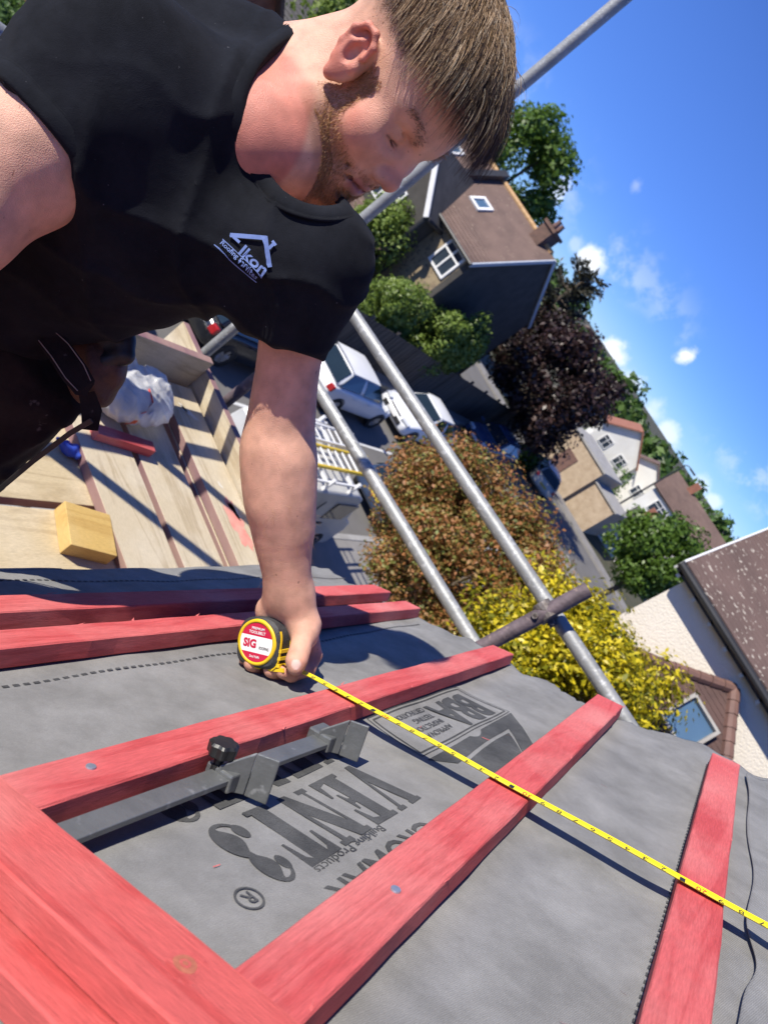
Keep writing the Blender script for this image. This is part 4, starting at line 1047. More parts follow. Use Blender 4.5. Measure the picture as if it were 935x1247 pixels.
ring_print(b, (-.243, .478), .0105, .0126); words(b, 'R', -.2495, .4828, .473, .0125, .01)
b.build('printed_lettering', M['felt_print'], fl, True)
b = MB(); big_word(b, -.428, .80, .49, .088, 'VENT3'); b.build('printed_lettering', M['felt_print'], fl, True)
b = MB(); words(b, 'Building Products', -.2395, .684, .560, .0125); words(b, 'CROMAR', -.2155, .745, .545, .034, .012); b.build('printed_lettering', M['felt_print'], fl, True)
b = MB()
words(b, 'BBA', -.3655, 1.215, 1.064, .073, .035)
for t_, s_ in (('APPROVAL', -.3165), ('INSPECTION', -.333), ('TESTING', -.3495), ('CERTIFICATION', -.3665)):
    words(b, t_, s_, 1.056, .957 if t_ != 'TESTING' else .99, .0105, .004)
strip(b, [(-.377, 1.24), (-.377, .92), (-.292, .905), (-.287, 1.245), (-.377, 1.24)], .0025)
strip(b, [(-.383, 1.25), (-.383, .912), (-.286, .896), (-.281, 1.252), (-.383, 1.25)], .0015)
words(b, 'CERTIFICATE No', -.396, 1.17, .96, .009, .003)
def band(b, o, i):
    n = len(o)
    b.add([(x, y, float(felt_h(x, y)) + .0009) for x, y in o + i], [(k, (k + 1), n + k + 1, n + k) for k in range(n - 1)])
# dark emblem with a pale inner chevron
O = [(-.277, .894), (-.277, 1.0), (-.277, 1.12), (-.277, 1.249), (-.24, 1.20), (-.18, 1.10)]
I = [(-.249, .935), (-.252, 1.0), (-.253, 1.08), (-.253, 1.165), (-.235, 1.140), (-.185, 1.05)]
band(b, O, I)
O2 = [(-.243, .95), (-.246, 1.02), (-.247, 1.08), (-.246, 1.145), (-.225, 1.115), (-.18, 1.04)]
I2 = [(-.19, .95), (-.19, .98), (-.19, 1.0), (-.19, 1.02), (-.188, 1.022), (-.18, 1.022)]
band(b, O2, I2)
b.build('printed_emblem', M['felt_print'], fl, True)
b = MB()
for s0, y0, y1 in ((.0375, .2, 1.5), (-.612, .2, 1.56), (-.905, .2, 1.7)):
    for y in np.arange(y0, y1, .0125):
        b.add([(s0 + x, y + yy, float(felt_h(s0 + x, y + yy)) + .0009) for x, yy in ((0, 0), (.0042, 0), (.0042, .0075), (0, .0075))], [(0, 3, 2, 1)])
        if s0 > 0: b.add([(s0 - .006 + x, y + .004 + yy, float(felt_h(s0 + x, y + yy)) + .0009) for x, yy in ((0, 0), (.0035, 0), (.0035, .006), (0, .006))], [(0, 3, 2, 1)])
tag(b.build('printed_dashes', M['felt_print'], fl, True), kind='stuff')
# thin pink splinters of batten lying on the felt
b = MB(); rs_ = random.Random(8)
for k in range(26):
    s_, y_ = rs_.uniform(-.6, .1), rs_.uniform(.35, 1.45); L_ = rs_.uniform(.004, .012); a_ = rs_.uniform(0, 6.28); w_ = rs_.uniform(.0002, .0004); cv = rs_.uniform(-.4, .4)
    P_ = [(s_ + L_ * t * math.cos(a_ + cv * t), y_ + L_ * t * math.sin(a_ + cv * t)) for t in (0, .33, .66, 1)]
    V_ = []
    for x_, q_ in P_:
        z_ = float(felt_h(x_, q_)) + .0012; V_ += [(x_ - w_ * math.sin(a_), q_ + w_ * math.cos(a_), z_), (x_ + w_ * math.sin(a_), q_ - w_ * math.cos(a_), z_ + .0004)]
    b.add(V_, [(0, 1, 3, 2), (2, 3, 5, 4), (4, 5, 7, 6)])
tag(b.build('wood_splinters', M['batten_end'], fl, True), kind='stuff')
# house body under the roof
ow = roof
b = MB()
ze_ = rp(-.93, 0)[2] - .06
b.prism([(-.42, GZ - .1), (4.2, GZ - .1), (4.2, ze_), (1.9, ze_ + 2.32 * math.tan(TH)), (-.42, ze_)], (0, 1.30, 0), X, Z, (0, .25, 0)); b.box((-.42, -8, GZ - .1), (-.17, 1.30, ze_ - .02)); b.box((3.95, -8, GZ - .1), (4.2, 1.30, ze_ - .02))
b.build('wall', M['brick_red'], ow)
b = MB(); k0 = rp(1.62, 0)
b.add([(k0[0], -1.1, k0[2]), (k0[0], 1.66, k0[2]), (4.6, 1.66, k0[2] - (4.6 - k0[0]) * math.tan(TH)), (4.6, -1.1, k0[2] - (4.6 - k0[0]) * math.tan(TH))], [(0, 3, 2, 1)]); b.build('rear_slope', M['roof_brown'], ow)

# ------------------------------------------------------------------ batten gauge lying on the felt
bg = thing('batten_gauge', 'grey steel batten gauge with two bent fins and a black knob beside the middle batten', 'tool', tuple(rp(-.36, .58, 0)))
bg.rotation_euler = (0, -TH, 0)
o_ = np.array([-.36, .58, 0.])
b = MB()
def gp_(s, y, n): return np.array([s, y, n]) - o_
pts = np.linspace(.20, .792, 24); V = []
for y in pts:
    z = .0085 + .0035 * math.sin((y - .2) / .6 * math.pi)
    for s_, zz in ((-.371, z), (-.3475, z), (-.3475, z + .0055), (-.3695, z + .0065)): V.append(gp_(s_ + .004 * (y - .58), y, zz))
b.add(V, [tuple(reversed((i * 4 + k, i * 4 + (k + 1) % 4, (i + 1) * 4 + (k + 1) % 4, (i + 1) * 4 + k))) for i in range(len(pts) - 1) for k in range(4)] + [(0, 1, 2, 3), tuple(reversed(range(4 * len(pts) - 4, 4 * len(pts))))])
b.build('bar', M['bracket_grey'], bg, True, bevel=.0008)
def fin(y):
    b = MB(); t = .0032
    A, B, C = (-.361, y - .020), (-.3385, y), (-.3165, y + .007)
    def plate(P, Q, zp, zq, z0=.002):
        d = unit([Q[0] - P[0], Q[1] - P[1], 0]); nn = np.array([-d[1], d[0], 0]) * t
        v = [gp_(P[0], P[1], z0), gp_(Q[0], Q[1], z0), gp_(Q[0], Q[1], zq), gp_(P[0], P[1], zp)]
        b.add(v + [p + nn for p in v], [(3, 2, 1, 0), (4, 5, 6, 7), (0, 1, 5, 4), (1, 2, 6, 5), (2, 3, 7, 6), (3, 0, 4, 7)])
    plate(A, B, .026, .0455); plate(B, C, .0455, .0470, .0015)
    b.build('fin', M['bracket_grey'], bg, True, bevel=.0012)
    b = MB(); b.box(tuple(gp_(-.377, y - .019, .004)), tuple(gp_(-.345, y + .012, .0225))); b.build('clamp_block', M['bracket_grey'], bg, True, bevel=.002)
fin(.584); fin(.762)
b = MB()
kc = gp_(-.3685, .571, 0)
pr = []
n = 42
for z, rb in ((.031, .0115), (.033, .0138), (.0425, .0142), (.0450, .0120), (.0452, .0001)):
    for k in range(n):
        a = 2 * math.pi * k / n; rr = rb * (1 + .075 * math.cos(7 * a)); pr.append(kc + [rr * math.cos(a), rr * math.sin(a), z])
b.add(pr, [(i * n + k, i * n + (k + 1) % n, (i + 1) * n + (k + 1) % n, (i + 1) * n + k) for i in range(4) for k in range(n)] + [tuple(reversed(range(n)))])
b.build('knob', M['knob_black'], bg, True, smooth=False)
b = MB(); b.lathe([(.0068, .012), (.0068, .022), (.0048, .0225), (.0048, .033)], kc, Z, 14); b.build('stem', M['knob_black'], bg, True)

# ------------------------------------------------------------------ scaffold
scf = thing('scaffolding', 'galvanised scaffold tubes and couplers standing round the gable end', 'scaffolding', (-.7, 2.02, GZ))
scf.location = (-1.29, 1.70, GZ)
TR = .02415
def stube(name, p, q, m='galv', label=None, cap_in=True):
    b = MB(); p, q = np.asarray(p, float), np.asarray(q, float); d = unit(q - p)
    b.tube([p, q], TR, 20, cap=False)
    ref = unit(np.cross(d, [0.3, .5, .81])); w = np.cross(d, ref)
    for e, s in ((p, -1), (q, 1)):      # open ends: rim and bore
        v = [e + r_ * (math.cos(a) * ref + math.sin(a) * w) - d * s * dd for r_, dd in ((TR, 0), (TR - .004, 0), (TR - .004, .06)) for a in np.linspace(0, 2 * math.pi, 20, endpoint=False)]
        b.add(v, [(i * 20 + k, i * 20 + (k + 1) % 20, (i + 1) * 20 + (k + 1) % 20, (i + 1) * 20 + k) for i in range(2) for k in range(20)])
    o = b.build(name, M[m], scf, smooth=True)
    if label: o['label'] = label
    return o
stA = at(440, 260, 2.94)
stube('standard', (stA[0], stA[1], GZ), (stA[0] + .01, stA[1] + .03, 1.4))
r1a, r1b = at(425, 375, 2.80), at(760, 875, 2.22)
r1d = unit(r1b - r1a)
stube('guard_rail', r1a - r1d * .62, r1b + r1d * 1.2)
r2a, r2b = at(385, 470, 2.85), at(575, 780, 2.46)
r2d = unit(r2b - r2a)
stube('guard_rail', r2a - r2d * .62, r2b + r2d * 1.4)
e0 = at(0, 36, 1.74)
stube('guard_rail', e0 + np.array([0, -2.4, -.012]), e0 + np.array([.02, 1.15, 0]))
stube('guard_rail', (e0[0] - .03, -1.5, -.86), (e0[0] - .03, 2.25, -.85))
stube('guard_rail', (e0[0] - .03, -1.5, -1.10), (e0[0] - .03, 1.55, -1.10))
for yy in (1.18, .72): stube('standard', (e0[0] - .08, yy, GZ), (e0[0] - .08, yy, .55))
e1 = at(306, 383, 2.98)
stube('guard_rail', e1 + np.array([0, -3.4, 0]), e1 + np.array([0, .12, 0]))
k0 = at(290, 478, 3.12)
stube('standard', (k0[0], k0[1], GZ), (k0[0], k0[1], k0[2] + .32), 'tube_dark')  # dark tube colour stands in for the shade on this standard
d0, d1 = at(596, 783, 2.27), at(716, 718, 2.24)
dd = unit(d1 - d0)
stube('standard', d0 - dd * 1.2, d1 - dd * .0, 'tube_dark', 'stained dark upright stub crossing the long guard rail')
gz_ = stube('standard', (d0[0] - .03, d0[1] + .3, GZ), (d0[0] - .03, d0[1] + .3, -.72), 'galv') if False else None
def coupler(c, a1, a2):
    """right-angle coupler: two bands, a body, bolts"""
    c = np.asarray(c, float); a1, a2 = unit(a1), unit(a2); nn = unit(np.cross(a1, a2)); b = MB()
    for ax, o in ((a1, nn * .026), (a2, -nn * .026)):
        b.lathe([(TR + .001, -.028), (TR + .006, -.026), (TR + .0065, .026), (TR + .001, .028)], c + o, ax, 16)
        s = unit(np.cross(ax, nn)); b.obox(c + o + s * .036, (ax * .012, s * .012, nn * .012)); b.tube([c + o + s * .036 - nn * .035, c + o + s * .036 + nn * .04], .006, 8); b.lathe([(.011, 0), (.011, .01)], c + o + s * .036 + nn * .03, nn, 6)
    b.obox(c, (a1 * .024, unit(np.cross(nn, a1)) * .024, nn * .012))
    return b.build('coupler', M['coupler'], scf)
pc = r1a + r1d * np.dot((d0 + d1) / 2 - r1a, r1d)
kk = at(664, 745, 2.285); coupler(kk, r1d, dd)
coupler(np.array([stA[0], stA[1], (r1a - r1d * .3)[2]]) + np.array([.0, -.02, .0]), r1d, Z)
coupler(np.array([e0[0] - .055, 1.18, -.86]), Y, Z); coupler(np.array([e0[0] - .04, 1.18, e0[2]]), Y, Z)
coupler(np.array([stA[0] - .01, stA[1] - .02, e1[2]]), Y, Z)
# boards
M['print_red'] = mat('print_red', (.55, .05, .04), (.6, .10, .05), 20, .5)
def board(x0, x1, y0, y1, z0, z1, label, along='x', group='scaffold boards', rot=0., edge=True):
    c = np.array([(x0 + x1) / 2, (y0 + y1) / 2, z0])
    b = MB(); h = (x1 - x0) / 2, (y1 - y0) / 2
    if along == 'x': b.box((-h[0], -h[1], 0), (h[0], h[1], z1 - z0))
    else: b.box((-h[0], -h[1], 0), (h[0], h[1], z1 - z0))
    if edge:      # the long narrow faces carry the stain
        b.mi = [0, 0, 1, 1, 1, 1] if z1 - z0 < .1 else [1, 1, 0, 0, 0, 0]
    o = b.build('scaffold_board', [M['board_wood' if along == 'x' else 'board_wood_y'], M['board_edge']], None, bevel=.003)
    o.location = c; o.rotation_euler = (0, 0, rot)
    return tag(o, label, 'scaffold board', group)
DZ = -1.5
board(-.825, -.60, -1.6, 1.72, DZ - .038, DZ, 'scaffold board of the eaves run, closest to the felt edge', 'y')
board(-1.047, -.835, -1.6, 1.72, DZ - .038, DZ, 'scaffold board under the loose wooden block', 'y')
board(-1.295, -1.074, -1.6, 1.72, DZ - .038, DZ, 'stained scaffold board beyond the dark gap, under the blue rag', 'y')
board(-1.51, -1.293, -1.6, 1.72, DZ - .038, DZ, 'outer scaffold board of the eaves run, below the trousers', 'y')
board(-1.80, 1.9, 1.625, 1.845, DZ + .001, DZ + .039, 'scaffold board just past the wooden block, nearest of the crossing boards')
board(-1.80, 1.9, 1.880, 2.085, DZ + .001, DZ + .039, 'scaffold board carrying the plastic bag, second of the crossing boards', rot=.006)
board(-1.66, 1.9, 2.105, 2.29, DZ - .04, DZ - .002, 'lowest board of the stack beside the plastic bag')
board(-1.64, 1.9, 2.100, 2.292, DZ + .0, DZ + .038, 'middle board of the stack beside the plastic bag', rot=-.003)
board(-1.655, 1.9, 2.108, 2.296, DZ + .04, DZ + .078, 'top board of the stack, splashed with white and pink')
board(-1.95, 1.9, 2.312, 2.348, DZ - .04, DZ + .165, 'toe board on edge along the outside of the gable boards')
board(-1.72, -1.684, 1.30, 2.306, DZ + .041, DZ + .215, 'toe board on edge closing the end behind the plastic bag', 'y')
M['splash_white'] = mat('splash_white', (.70, .66, .58), (.60, .55, .45), 40, .8)
M['splash_pink'] = mat('splash_pink', (.72, .24, .20), (.66, .36, .28), 30, .8)
def splash(board_o, px, py, L_, w_, ang, mname, seed):
    r_ = ray(px, py); z_ = DZ + .0786; c = r_ * (z_ / r_[2]); rr_ = random.Random(seed); V = []
    n_ = 26
    for k in range(n_):
        a_ = 2 * math.pi * k / n_; q_ = rr_.uniform(.6, 1.15); u_, v_ = L_ * q_ * math.cos(a_), w_ * q_ * math.sin(a_)
        V.append((c[0] + u_ * math.cos(ang) - v_ * math.sin(ang), min(max(c[1] + u_ * math.sin(ang) + v_ * math.cos(ang), 2.115), 2.288), z_))
    g = MB(); g.add(V, [tuple(range(n_))]); return g.build('paint_splash', M[mname], board_o)
bo = bpy.data.objects[[o.name for o in bpy.data.objects if o.get('label', '').startswith('top board')][0]]
bpy.context.view_layer.update()
splash(bo, 231, 503, .055, .014, .9, 'splash_white', 1); splash(bo, 224, 497, .03, .010, .5, 'splash_white', 2)
splash(bo, 291, 640, .13, .045, .1, 'splash_pink', 3); splash(bo, 286, 622, .05, .018, .4, 'splash_white', 4); splash(bo, 268, 590, .02, .008, .4, 'splash_white', 5)
wb = thing('timber_block', 'short square block of yellow timber on the scaffold boards', 'timber block', (-.955, 1.53, DZ))
b = MB(); b.box((-.075, -.078, .001), (.075, .078, .052)); b.build('block', M['block_wood'], wb, True, bevel=.002); wb.rotation_euler = (0, 0, -.22)
ro = MB(); ro.box((-.022, -.12, 0), (.022, .12, .036))
ob = ro.build('batten_offcut', [M['batten_red']], None, bevel=.002); p = at(147, 540, 2.50); ob.location = (p[0], p[1], DZ + .041); ob.rotation_euler = (0, 0, -.12)
tag(ob, 'red batten offcut lying under the plastic bag', 'batten')
# ------------------------------------------------------------------ the worker
# sculpted as signed distance fields in the phone's axes (right, down, away; metres), then turned into the world
def cp(px, py, w): return np.array([(px - 467.5) * w / 900, (py - 623.5) * w / 900, w])
CAMROT = np.stack([CX, -CY, FW], 1)
def to_world(v): return np.asarray(v) @ CAMROT.T
def cap(a, b, ra, rb):
    """round cone"""
    a, b = np.asarray(a, float), np.asarray(b, float); ba = b - a; l2 = ba @ ba
    def f(P):
        pa = P - a; h = np.clip(pa @ ba / l2, 0, 1)
        return np.linalg.norm(pa - h[:, None] * ba, axis=1) - (ra + (rb - ra) * h)
    f.bound = ((a + b) / 2, np.linalg.norm(ba) / 2 + max(ra, rb)); return f
def ell(c, r, R=None):
    """ellipsoid, R rows = its axes"""
    c, r = np.asarray(c, float), np.asarray(r, float); R = np.eye(3) if R is None else np.asarray(R, float)
    def f(P):
        q = (P - c) @ R.T; k0 = np.linalg.norm(q / r, axis=1); k1 = np.linalg.norm(q / (r * r), axis=1)
        return k0 * (k0 - 1) / np.maximum(k1, 1e-9)
    f.bound = (c, max(r)); return f
def smin(a, b, k):
    h = np.maximum(k - np.abs(a - b), 0) / k
    return np.minimum(a, b) - h * h * k * .25
def smax(a, b, k): return -smin(-a, -b, k)
def union(items, P):
    """items: (field, blend) joined in order; negative blend carves"""
    d = np.full(len(P), 1e3)
    for f, k in items:
        c, r = f.bound
        near = np.linalg.norm(P - c, axis=1) < r + abs(k) + .06
        if not near.any(): continue
        v = f(P[near])
        if k >= 0: d[near] = smin(d[near], v, max(k, 1e-4))
        else: d[near] = smax(d[near], -v, -k)
    return d
def surface(F, lo, hi, h):
    """surface nets over a sparse band; F(points) -> distance"""
    lo, hi = np.asarray(lo, float), np.asarray(hi, float)
    n = np.ceil((hi - lo) / h / 4).astype(int) * 4 + 1
    cn = (n - 1) // 4
    cc = np.stack(np.meshgrid(*[np.arange(k) for k in cn], indexing='ij'), -1).reshape(-1, 3)
    d = F(lo + (cc * 4 + 2) * h)
    g = np.repeat(np.repeat(np.repeat(np.sign(d).reshape(cn), 4, 0), 4, 1), 4, 2).astype(np.float32)
    g = np.pad(g, ((0, 1),) * 3, mode='edge')
    act = cc[np.abs(d) < h * 4 * 1.35]
    off = np.stack(np.meshgrid(*[np.arange(5)] * 3, indexing='ij'), -1).reshape(-1, 3)
    idx = (act[:, None, :] * 4 + off[None]).reshape(-1, 3)
    flat = np.unique(np.ravel_multi_index(idx.T, n))
    ii = np.stack(np.unravel_index(flat, n), 1)
    vals = np.empty(len(flat), np.float32)
    for s in range(0, len(flat), 400000): vals[s:s + 400000] = F(lo + ii[s:s + 400000] * h)
    g.ravel()[flat] = vals
    ins = g < 0
    cnt = np.zeros(tuple(n - 1), np.int8)
    cor = [(i, j, k) for i in (0, 1) for j in (0, 1) for k in (0, 1)]
    for i, j, k in cor: cnt += ins[i:n[0] - 1 + i, j:n[1] - 1 + j, k:n[2] - 1 + k]
    ac = np.argwhere((cnt > 0) & (cnt < 8))
    vid = np.full(tuple(n - 1), -1, np.int32); vid[tuple(ac.T)] = np.arange(len(ac))
    acc = np.zeros((len(ac), 3)); w = np.zeros(len(ac))
    val = {c: g[tuple((ac + c).T)] for c in cor}
    for a in cor:
        for ax in range(3):
            if a[ax]: continue
            b_ = list(a); b_[ax] = 1; b_ = tuple(b_)
            va, vb_ = val[a], val[b_]; m = (va < 0) != (vb_ < 0)
            t = va[m] / (va[m] - vb_[m]); p = np.tile(np.array(a, float), (m.sum(), 1)); p[:, ax] = t
            acc[m] += p; w[m] += 1
    V = lo + (ac + acc / w[:, None]) * h
    Q = []
    for ax in range(3):
        u, v = [(1, 2), (2, 0), (0, 1)][ax]
        s0 = [slice(1, n[k] - 1) for k in range(3)]; s1 = list(s0); s0[ax] = slice(0, n[ax] - 1); s1[ax] = slice(1, n[ax])
        a, c = ins[tuple(s0)], ins[tuple(s1)]
        e = np.argwhere(a != c); sgn = a[tuple(e.T)]
        e = e + [0 if k == ax else 1 for k in range(3)]
        def cell(du, dv):
            q = e.copy(); q[:, u] -= du; q[:, v] -= dv; return vid[tuple(q.T)]
        q = np.stack([cell(1, 1), cell(0, 1), cell(0, 0), cell(1, 0)], 1)
        q[~sgn] = q[~sgn][:, ::-1]; Q.append(q)
    Q = np.concatenate(Q); Q = Q[(Q >= 0).all(1)]
    return V, Q
def normal_of(F, V, e=.0015):
    g = np.stack([F(V + np.eye(3)[k] * e) - F(V - np.eye(3)[k] * e) for k in range(3)], 1)
    return g / np.maximum(np.linalg.norm(g, axis=1), 1e-9)[:, None]

# head axes
c_r, c_u, c_w = np.array([.553, .833, 0]), np.array([.833, -.553, 0]), np.array([0, 0, 1.])
h_x = unit([-.4222, .0343, -.9055]); h_y = np.array([.2836, .9539, -.0961]); h_y = unit(h_y - h_x * (h_x @ h_y)); h_z = np.cross(h_x, h_y)
HS = .915
HO = np.array([-.001, -.4917, .8735])
HR = np.stack([h_x, h_y, h_z])              # rows: the head's own axes
def warp(x, y, z):
    """his face is long: features below and above the eyes spread, and sit a little further back"""
    t = min(max((y - .02) / .04, 0), 1); w = t * t * (3 - 2 * t)
    return x, y - .009 * w, z + w * (z + .012) * .20
def unwarp(q):
    x, y, z = q.T; y0, z0 = y.copy(), z.copy()
    for _ in range(6):
        t = np.clip((y0 - .02) / .04, 0, 1); w = t * t * (3 - 2 * t)
        y0 = y + .009 * w; z0 = (z - w * .0024) / (1 + .2 * w)
    return np.stack([x, y0, z0], 1)
def hp(x, y, z): return HO + HS * (x * h_x + y * h_y + z * h_z)
def hcap(a, b, ra, rb): return cap(hp(*warp(*a)), hp(*warp(*b)), ra * HS, rb * HS)
def hell(c, r, R=None): return ell(hp(*warp(*c)), np.array(r) * HS * (np.array([1, 1, 1.12]) if c[1] > .05 else 1), HR if R is None else R @ HR)
def rot(ax, deg):
    return np.array(Matrix.Rotation(math.radians(deg), 3, Vector(ax)))
head_items = [
    (hell((0, -.020, .066), (.0775, .102, .083)), 0),
    (hell((0, .035, .035), (.0665, .066, .070)), .03),
    (hell((0, .030, -.030), (.061, .064, .075)), .03),
    (hcap((.060, .004, -.072), (.019, .078, -.110), .023, .020), .03), (hcap((-.060, .004, -.072), (-.019, .078, -.110), .023, .020), .03),
    (hell((0, .088, -.113), (.022, .016, .017)), .02),
    (hell((0, .045, -.097), (.044, .045, .026)), .03),
    (hell((.041, .066, -.022), (.026, .026, .024)), .025), (hell((-.041, .066, -.022), (.026, .026, .024)), .025),
    (hell((0, .085, -.060), (.031, .019, .034)), .022),
    (hcap((.050, .073, .030), (.014, .094, .026), .0085, .009), .018), (hcap((-.050, .073, .030), (-.014, .094, .026), .0085, .009), .018),
    (hcap((0, .090, .03), (0, .092, .015), .0085, .008), .014),
    (hell((.033, .098, .006), (.016, .012, .011)), -.016), (hell((-.033, .098, .006), (.016, .012, .011)), -.016),
    (hell((.033, .079, .006), (.0165, .0135, .0125)), .006), (hell((-.033, .079, .006), (.0165, .0135, .0125)), .006),
    (hcap((.021, .094, -.0005), (.046, .082, .0005), .0015, .0014), -.003), (hcap((-.021, .094, -.0005), (-.046, .082, .0005), .0015, .0014), -.003),
    (hcap((.020, .0935, .014), (.047, .081, .0145), .0016, .0016), -.004), (hcap((-.020, .0935, .014), (-.047, .081, .0145), .0016, .0016), -.004),
    (hcap((0, .095, .016), (0, .117, -.020), .0075, .0098), .012),
    (hell((0, .119, -.024), (.0115, .0105, .0105)), .008),
    (hell((.0125, .108, -.028), (.0078, .0105, .0085)), .007), (hell((-.0125, .108, -.028), (.0078, .0105, .0085)), .007),
    (hell((.0065, .113, -.0355), (.0035, .0055, .0045)), -.003), (hell((-.0065, .113, -.0355), (.0035, .0055, .0045)), -.003),
    (hcap((.005, .106, -.040), (.006, .104, -.046), .0035, .0035), .006), (hcap((-.005, .106, -.040), (-.006, .104, -.046), .0035, .0035), .006),
    (hcap((0, .1045, -.0515), (.019, .094, -.0545), .0058, .0035), .005), (hcap((0, .1045, -.0515), (-.019, .094, -.0545), .0058, .0035), .005),
    (hcap((0, .102, -.0645), (.017, .093, -.0610), .0066, .0038), .005), (hcap((0, .102, -.0645), (-.017, .093, -.0610), .0066, .0038), .005),
    (hcap((0, .110, -.0580), (.021, .0965, -.0580), .0026, .0018), -.003), (hcap((0, .110, -.0580), (-.021, .0965, -.0580), .0026, .0018), -.003),
    (hcap((.023, .097, -.058), (.026, .093, -.060), .002, .002), -.006), (hcap((-.023, .097, -.058), (-.026, .093, -.060), .002, .002), -.006),
    (hcap((-.012, .1015, -.078), (.012, .1015, -.078), .004, .004), -.010),
    (hcap((.021, .093, -.034), (.032, .086, -.052), .002, .002), -.010), (hcap((-.021, .093, -.034), (-.032, .086, -.052), .002, .002), -.010),
]
def ear(sx):
    R_ = rot((0, 0, 1), -sx * 24) @ rot((1, 0, 0), -14)
    e = lambda a, b_, cc: (sx * (.0755 + a * 1.05), -.008 + b_ * 1.15, .002 + cc * 1.15)
    it = [(hell(e(.006, 0, 0), (.0095, .021, .0355), R_), .006)]
    # helix rim, lobe, tragus
    arc = [(.010, .012, .010), (.013, .010, .024), (.016, .0, .032), (.018, -.012, .028), (.017, -.019, .014), (.014, -.017, -.004), (.010, -.010, -.018), (.007, -.002, -.028)]
    carve = [(hell(e(.0155, .001, .002), (.0085, .0085, .014), R_), -.004), (hell(e(.0175, -.009, .015), (.0055, .0045, .012), R_), -.005)]
    rim = [(hcap(e(*p), e(*q), .0040, .0040), .004) for p, q in zip(arc[:-1], arc[1:])]
    anti = [(hcap(e(.0125, -.008, -.012), e(.0145, -.010, .006), .0028, .0030), .004), (hcap(e(.0145, -.010, .006), e(.013, -.002, .020), .0030, .0026), .004)]
    return it + carve + rim + anti + [(hell(e(.0065, .000, -.029), (.0055, .0085, .0085), R_), .006), (hell(e(.007, .0125, -.004), (.0045, .0045, .0065), R_), .004)]
head_items += ear(1) + ear(-1)

# joints in the picture
S_R, E_R, Wt_R = cp(150, 92, .80), cp(-66, 262, .735), cp(-220, 448, .80)
S_L, E_L, W_L = cp(374, 320, .89), cp(341, 510, .968), cp(351, 712, 1.075)
NECK = cp(332, 146, .885)
MID = (S_R + S_L) / 2
PELV = cp(-45, 335, .98)
neck_items = [(cap(hp(0, -.065, .0), cp(348, 100, .915), .046, .0575), .03), (cap(hp(0, -.03, -.04), cp(336, 140, .905), .052, .060), .03), (cap(hp(0, .0, -.088), cp(345, 184, .890), .030, .046), .02),
              (cap(cp(336, 140, .905), NECK * .65 + MID * .35, .062, .072), .04), (cap(cp(256, 90, .93), cp(348, 106, .92), .078, .0545), .03)]
def limb(pts, n=18, k=.004):
    """smooth tapered limb through (px, py, depth, radius)"""
    q = np.array([list(cp(*p_[:3])) + [p_[3]] for p_ in pts]); m = len(q)
    t = np.linspace(0, m - 1 - 1e-6, n); out = []
    for v in t:
        i = int(v); f = v - i; p0, p1, p2, p3 = q[max(i - 1, 0)], q[i], q[min(i + 1, m - 1)], q[min(i + 2, m - 1)]
        out.append(.5 * (2 * p1 + (p2 - p0) * f + (2 * p0 - 5 * p1 + 4 * p2 - p3) * f * f + (3 * p1 - p0 - 3 * p2 + p3) * f ** 3))
    return [(cap(a_[:3], b_[:3], a_[3], b_[3]), k) for a_, b_ in zip(out[:-1], out[1:])]
arm_l = limb([(374, 320, .89, .052), (364, 374, .912, .046), (352, 440, .938, .0395), (344, 500, .965, .0428), (339, 548, .985, .0468), (340, 595, 1.0, .0465), (344, 645, 1.016, .0415), (348, 685, 1.029, .0346), (350.5, 712, 1.040, .0308), (351, 726, 1.050, .0312)], 30)
arm_l += [(cap(cp(355, 566, .972), cp(352, 640, 1.000), .020, .016), .04), (cap(cp(331, 552, .972), cp(335, 610, .986), .022, .020), .04)]
def fin_chain(pts, k=.006): return [(cap(cp(*p[:3]), cp(*q[:3]), p[3], q[3]), k) for p, q in zip(pts[:-1], pts[1:])]
hand_items = [(cap(cp(351, 715, 1.046), cp(352, 752, 1.092), .0310, .033), .015), (cap(cp(352, 745, 1.092), cp(345, 782, 1.115), .031, .030), .015),
              (cap(cp(349, 726, 1.05), cp(330, 744, 1.070), .020, .0185), .018), (cap(cp(330, 744, 1.075), cp(326, 762, 1.105), .0185, .017), .015),
              (cap(cp(359, 728, 1.046), cp(370, 762, 1.050), .0245, .0225), .018), (cap(cp(370, 762, 1.050), cp(371, 776, 1.045), .0225, .0180), .012)]
hand_items += fin_chain([(370, 772, 1.034, .0178), (365, 793, 1.014, .0130), (361, 805, 1.006, .0134), (360, 813, 1.004, .0108)], .008)
hand_items += fin_chain([(375, 776, 1.085, .0165), (382, 798, 1.082, .0125), (375, 814, 1.064, .0115), (355, 821, 1.036, .0110), (345, 818, 1.024, .0098)], .0035)
hand_items += [(cap(cp(372, 788, 1.02), cp(369, 808, 1.02), .0016, .0016), -.005)]
hand_items += fin_chain([(356, 785, 1.112, .0160), (352, 812, 1.088, .0125), (341, 822, 1.060, .0115), (330, 816, 1.034, .0105)])
hand_items += fin_chain([(340, 782, 1.118, .0155), (326, 808, 1.090, .0120), (315, 817, 1.065, .0110), (306, 808, 1.040, .0104)])
hand_items += fin_chain([(328, 774, 1.115, .0135), (308, 797, 1.092, .0105), (301, 806, 1.072, .0098), (298, 800, 1.055, .0088)])
hand_items += [(cap(cp(366.5, 791, 1.012), cp(357, 791, 1.012), .0012, .0012), -.004), (cap(cp(366, 788, 1.013), cp(358, 787.5, 1.013), .0009, .0009), -.004)]
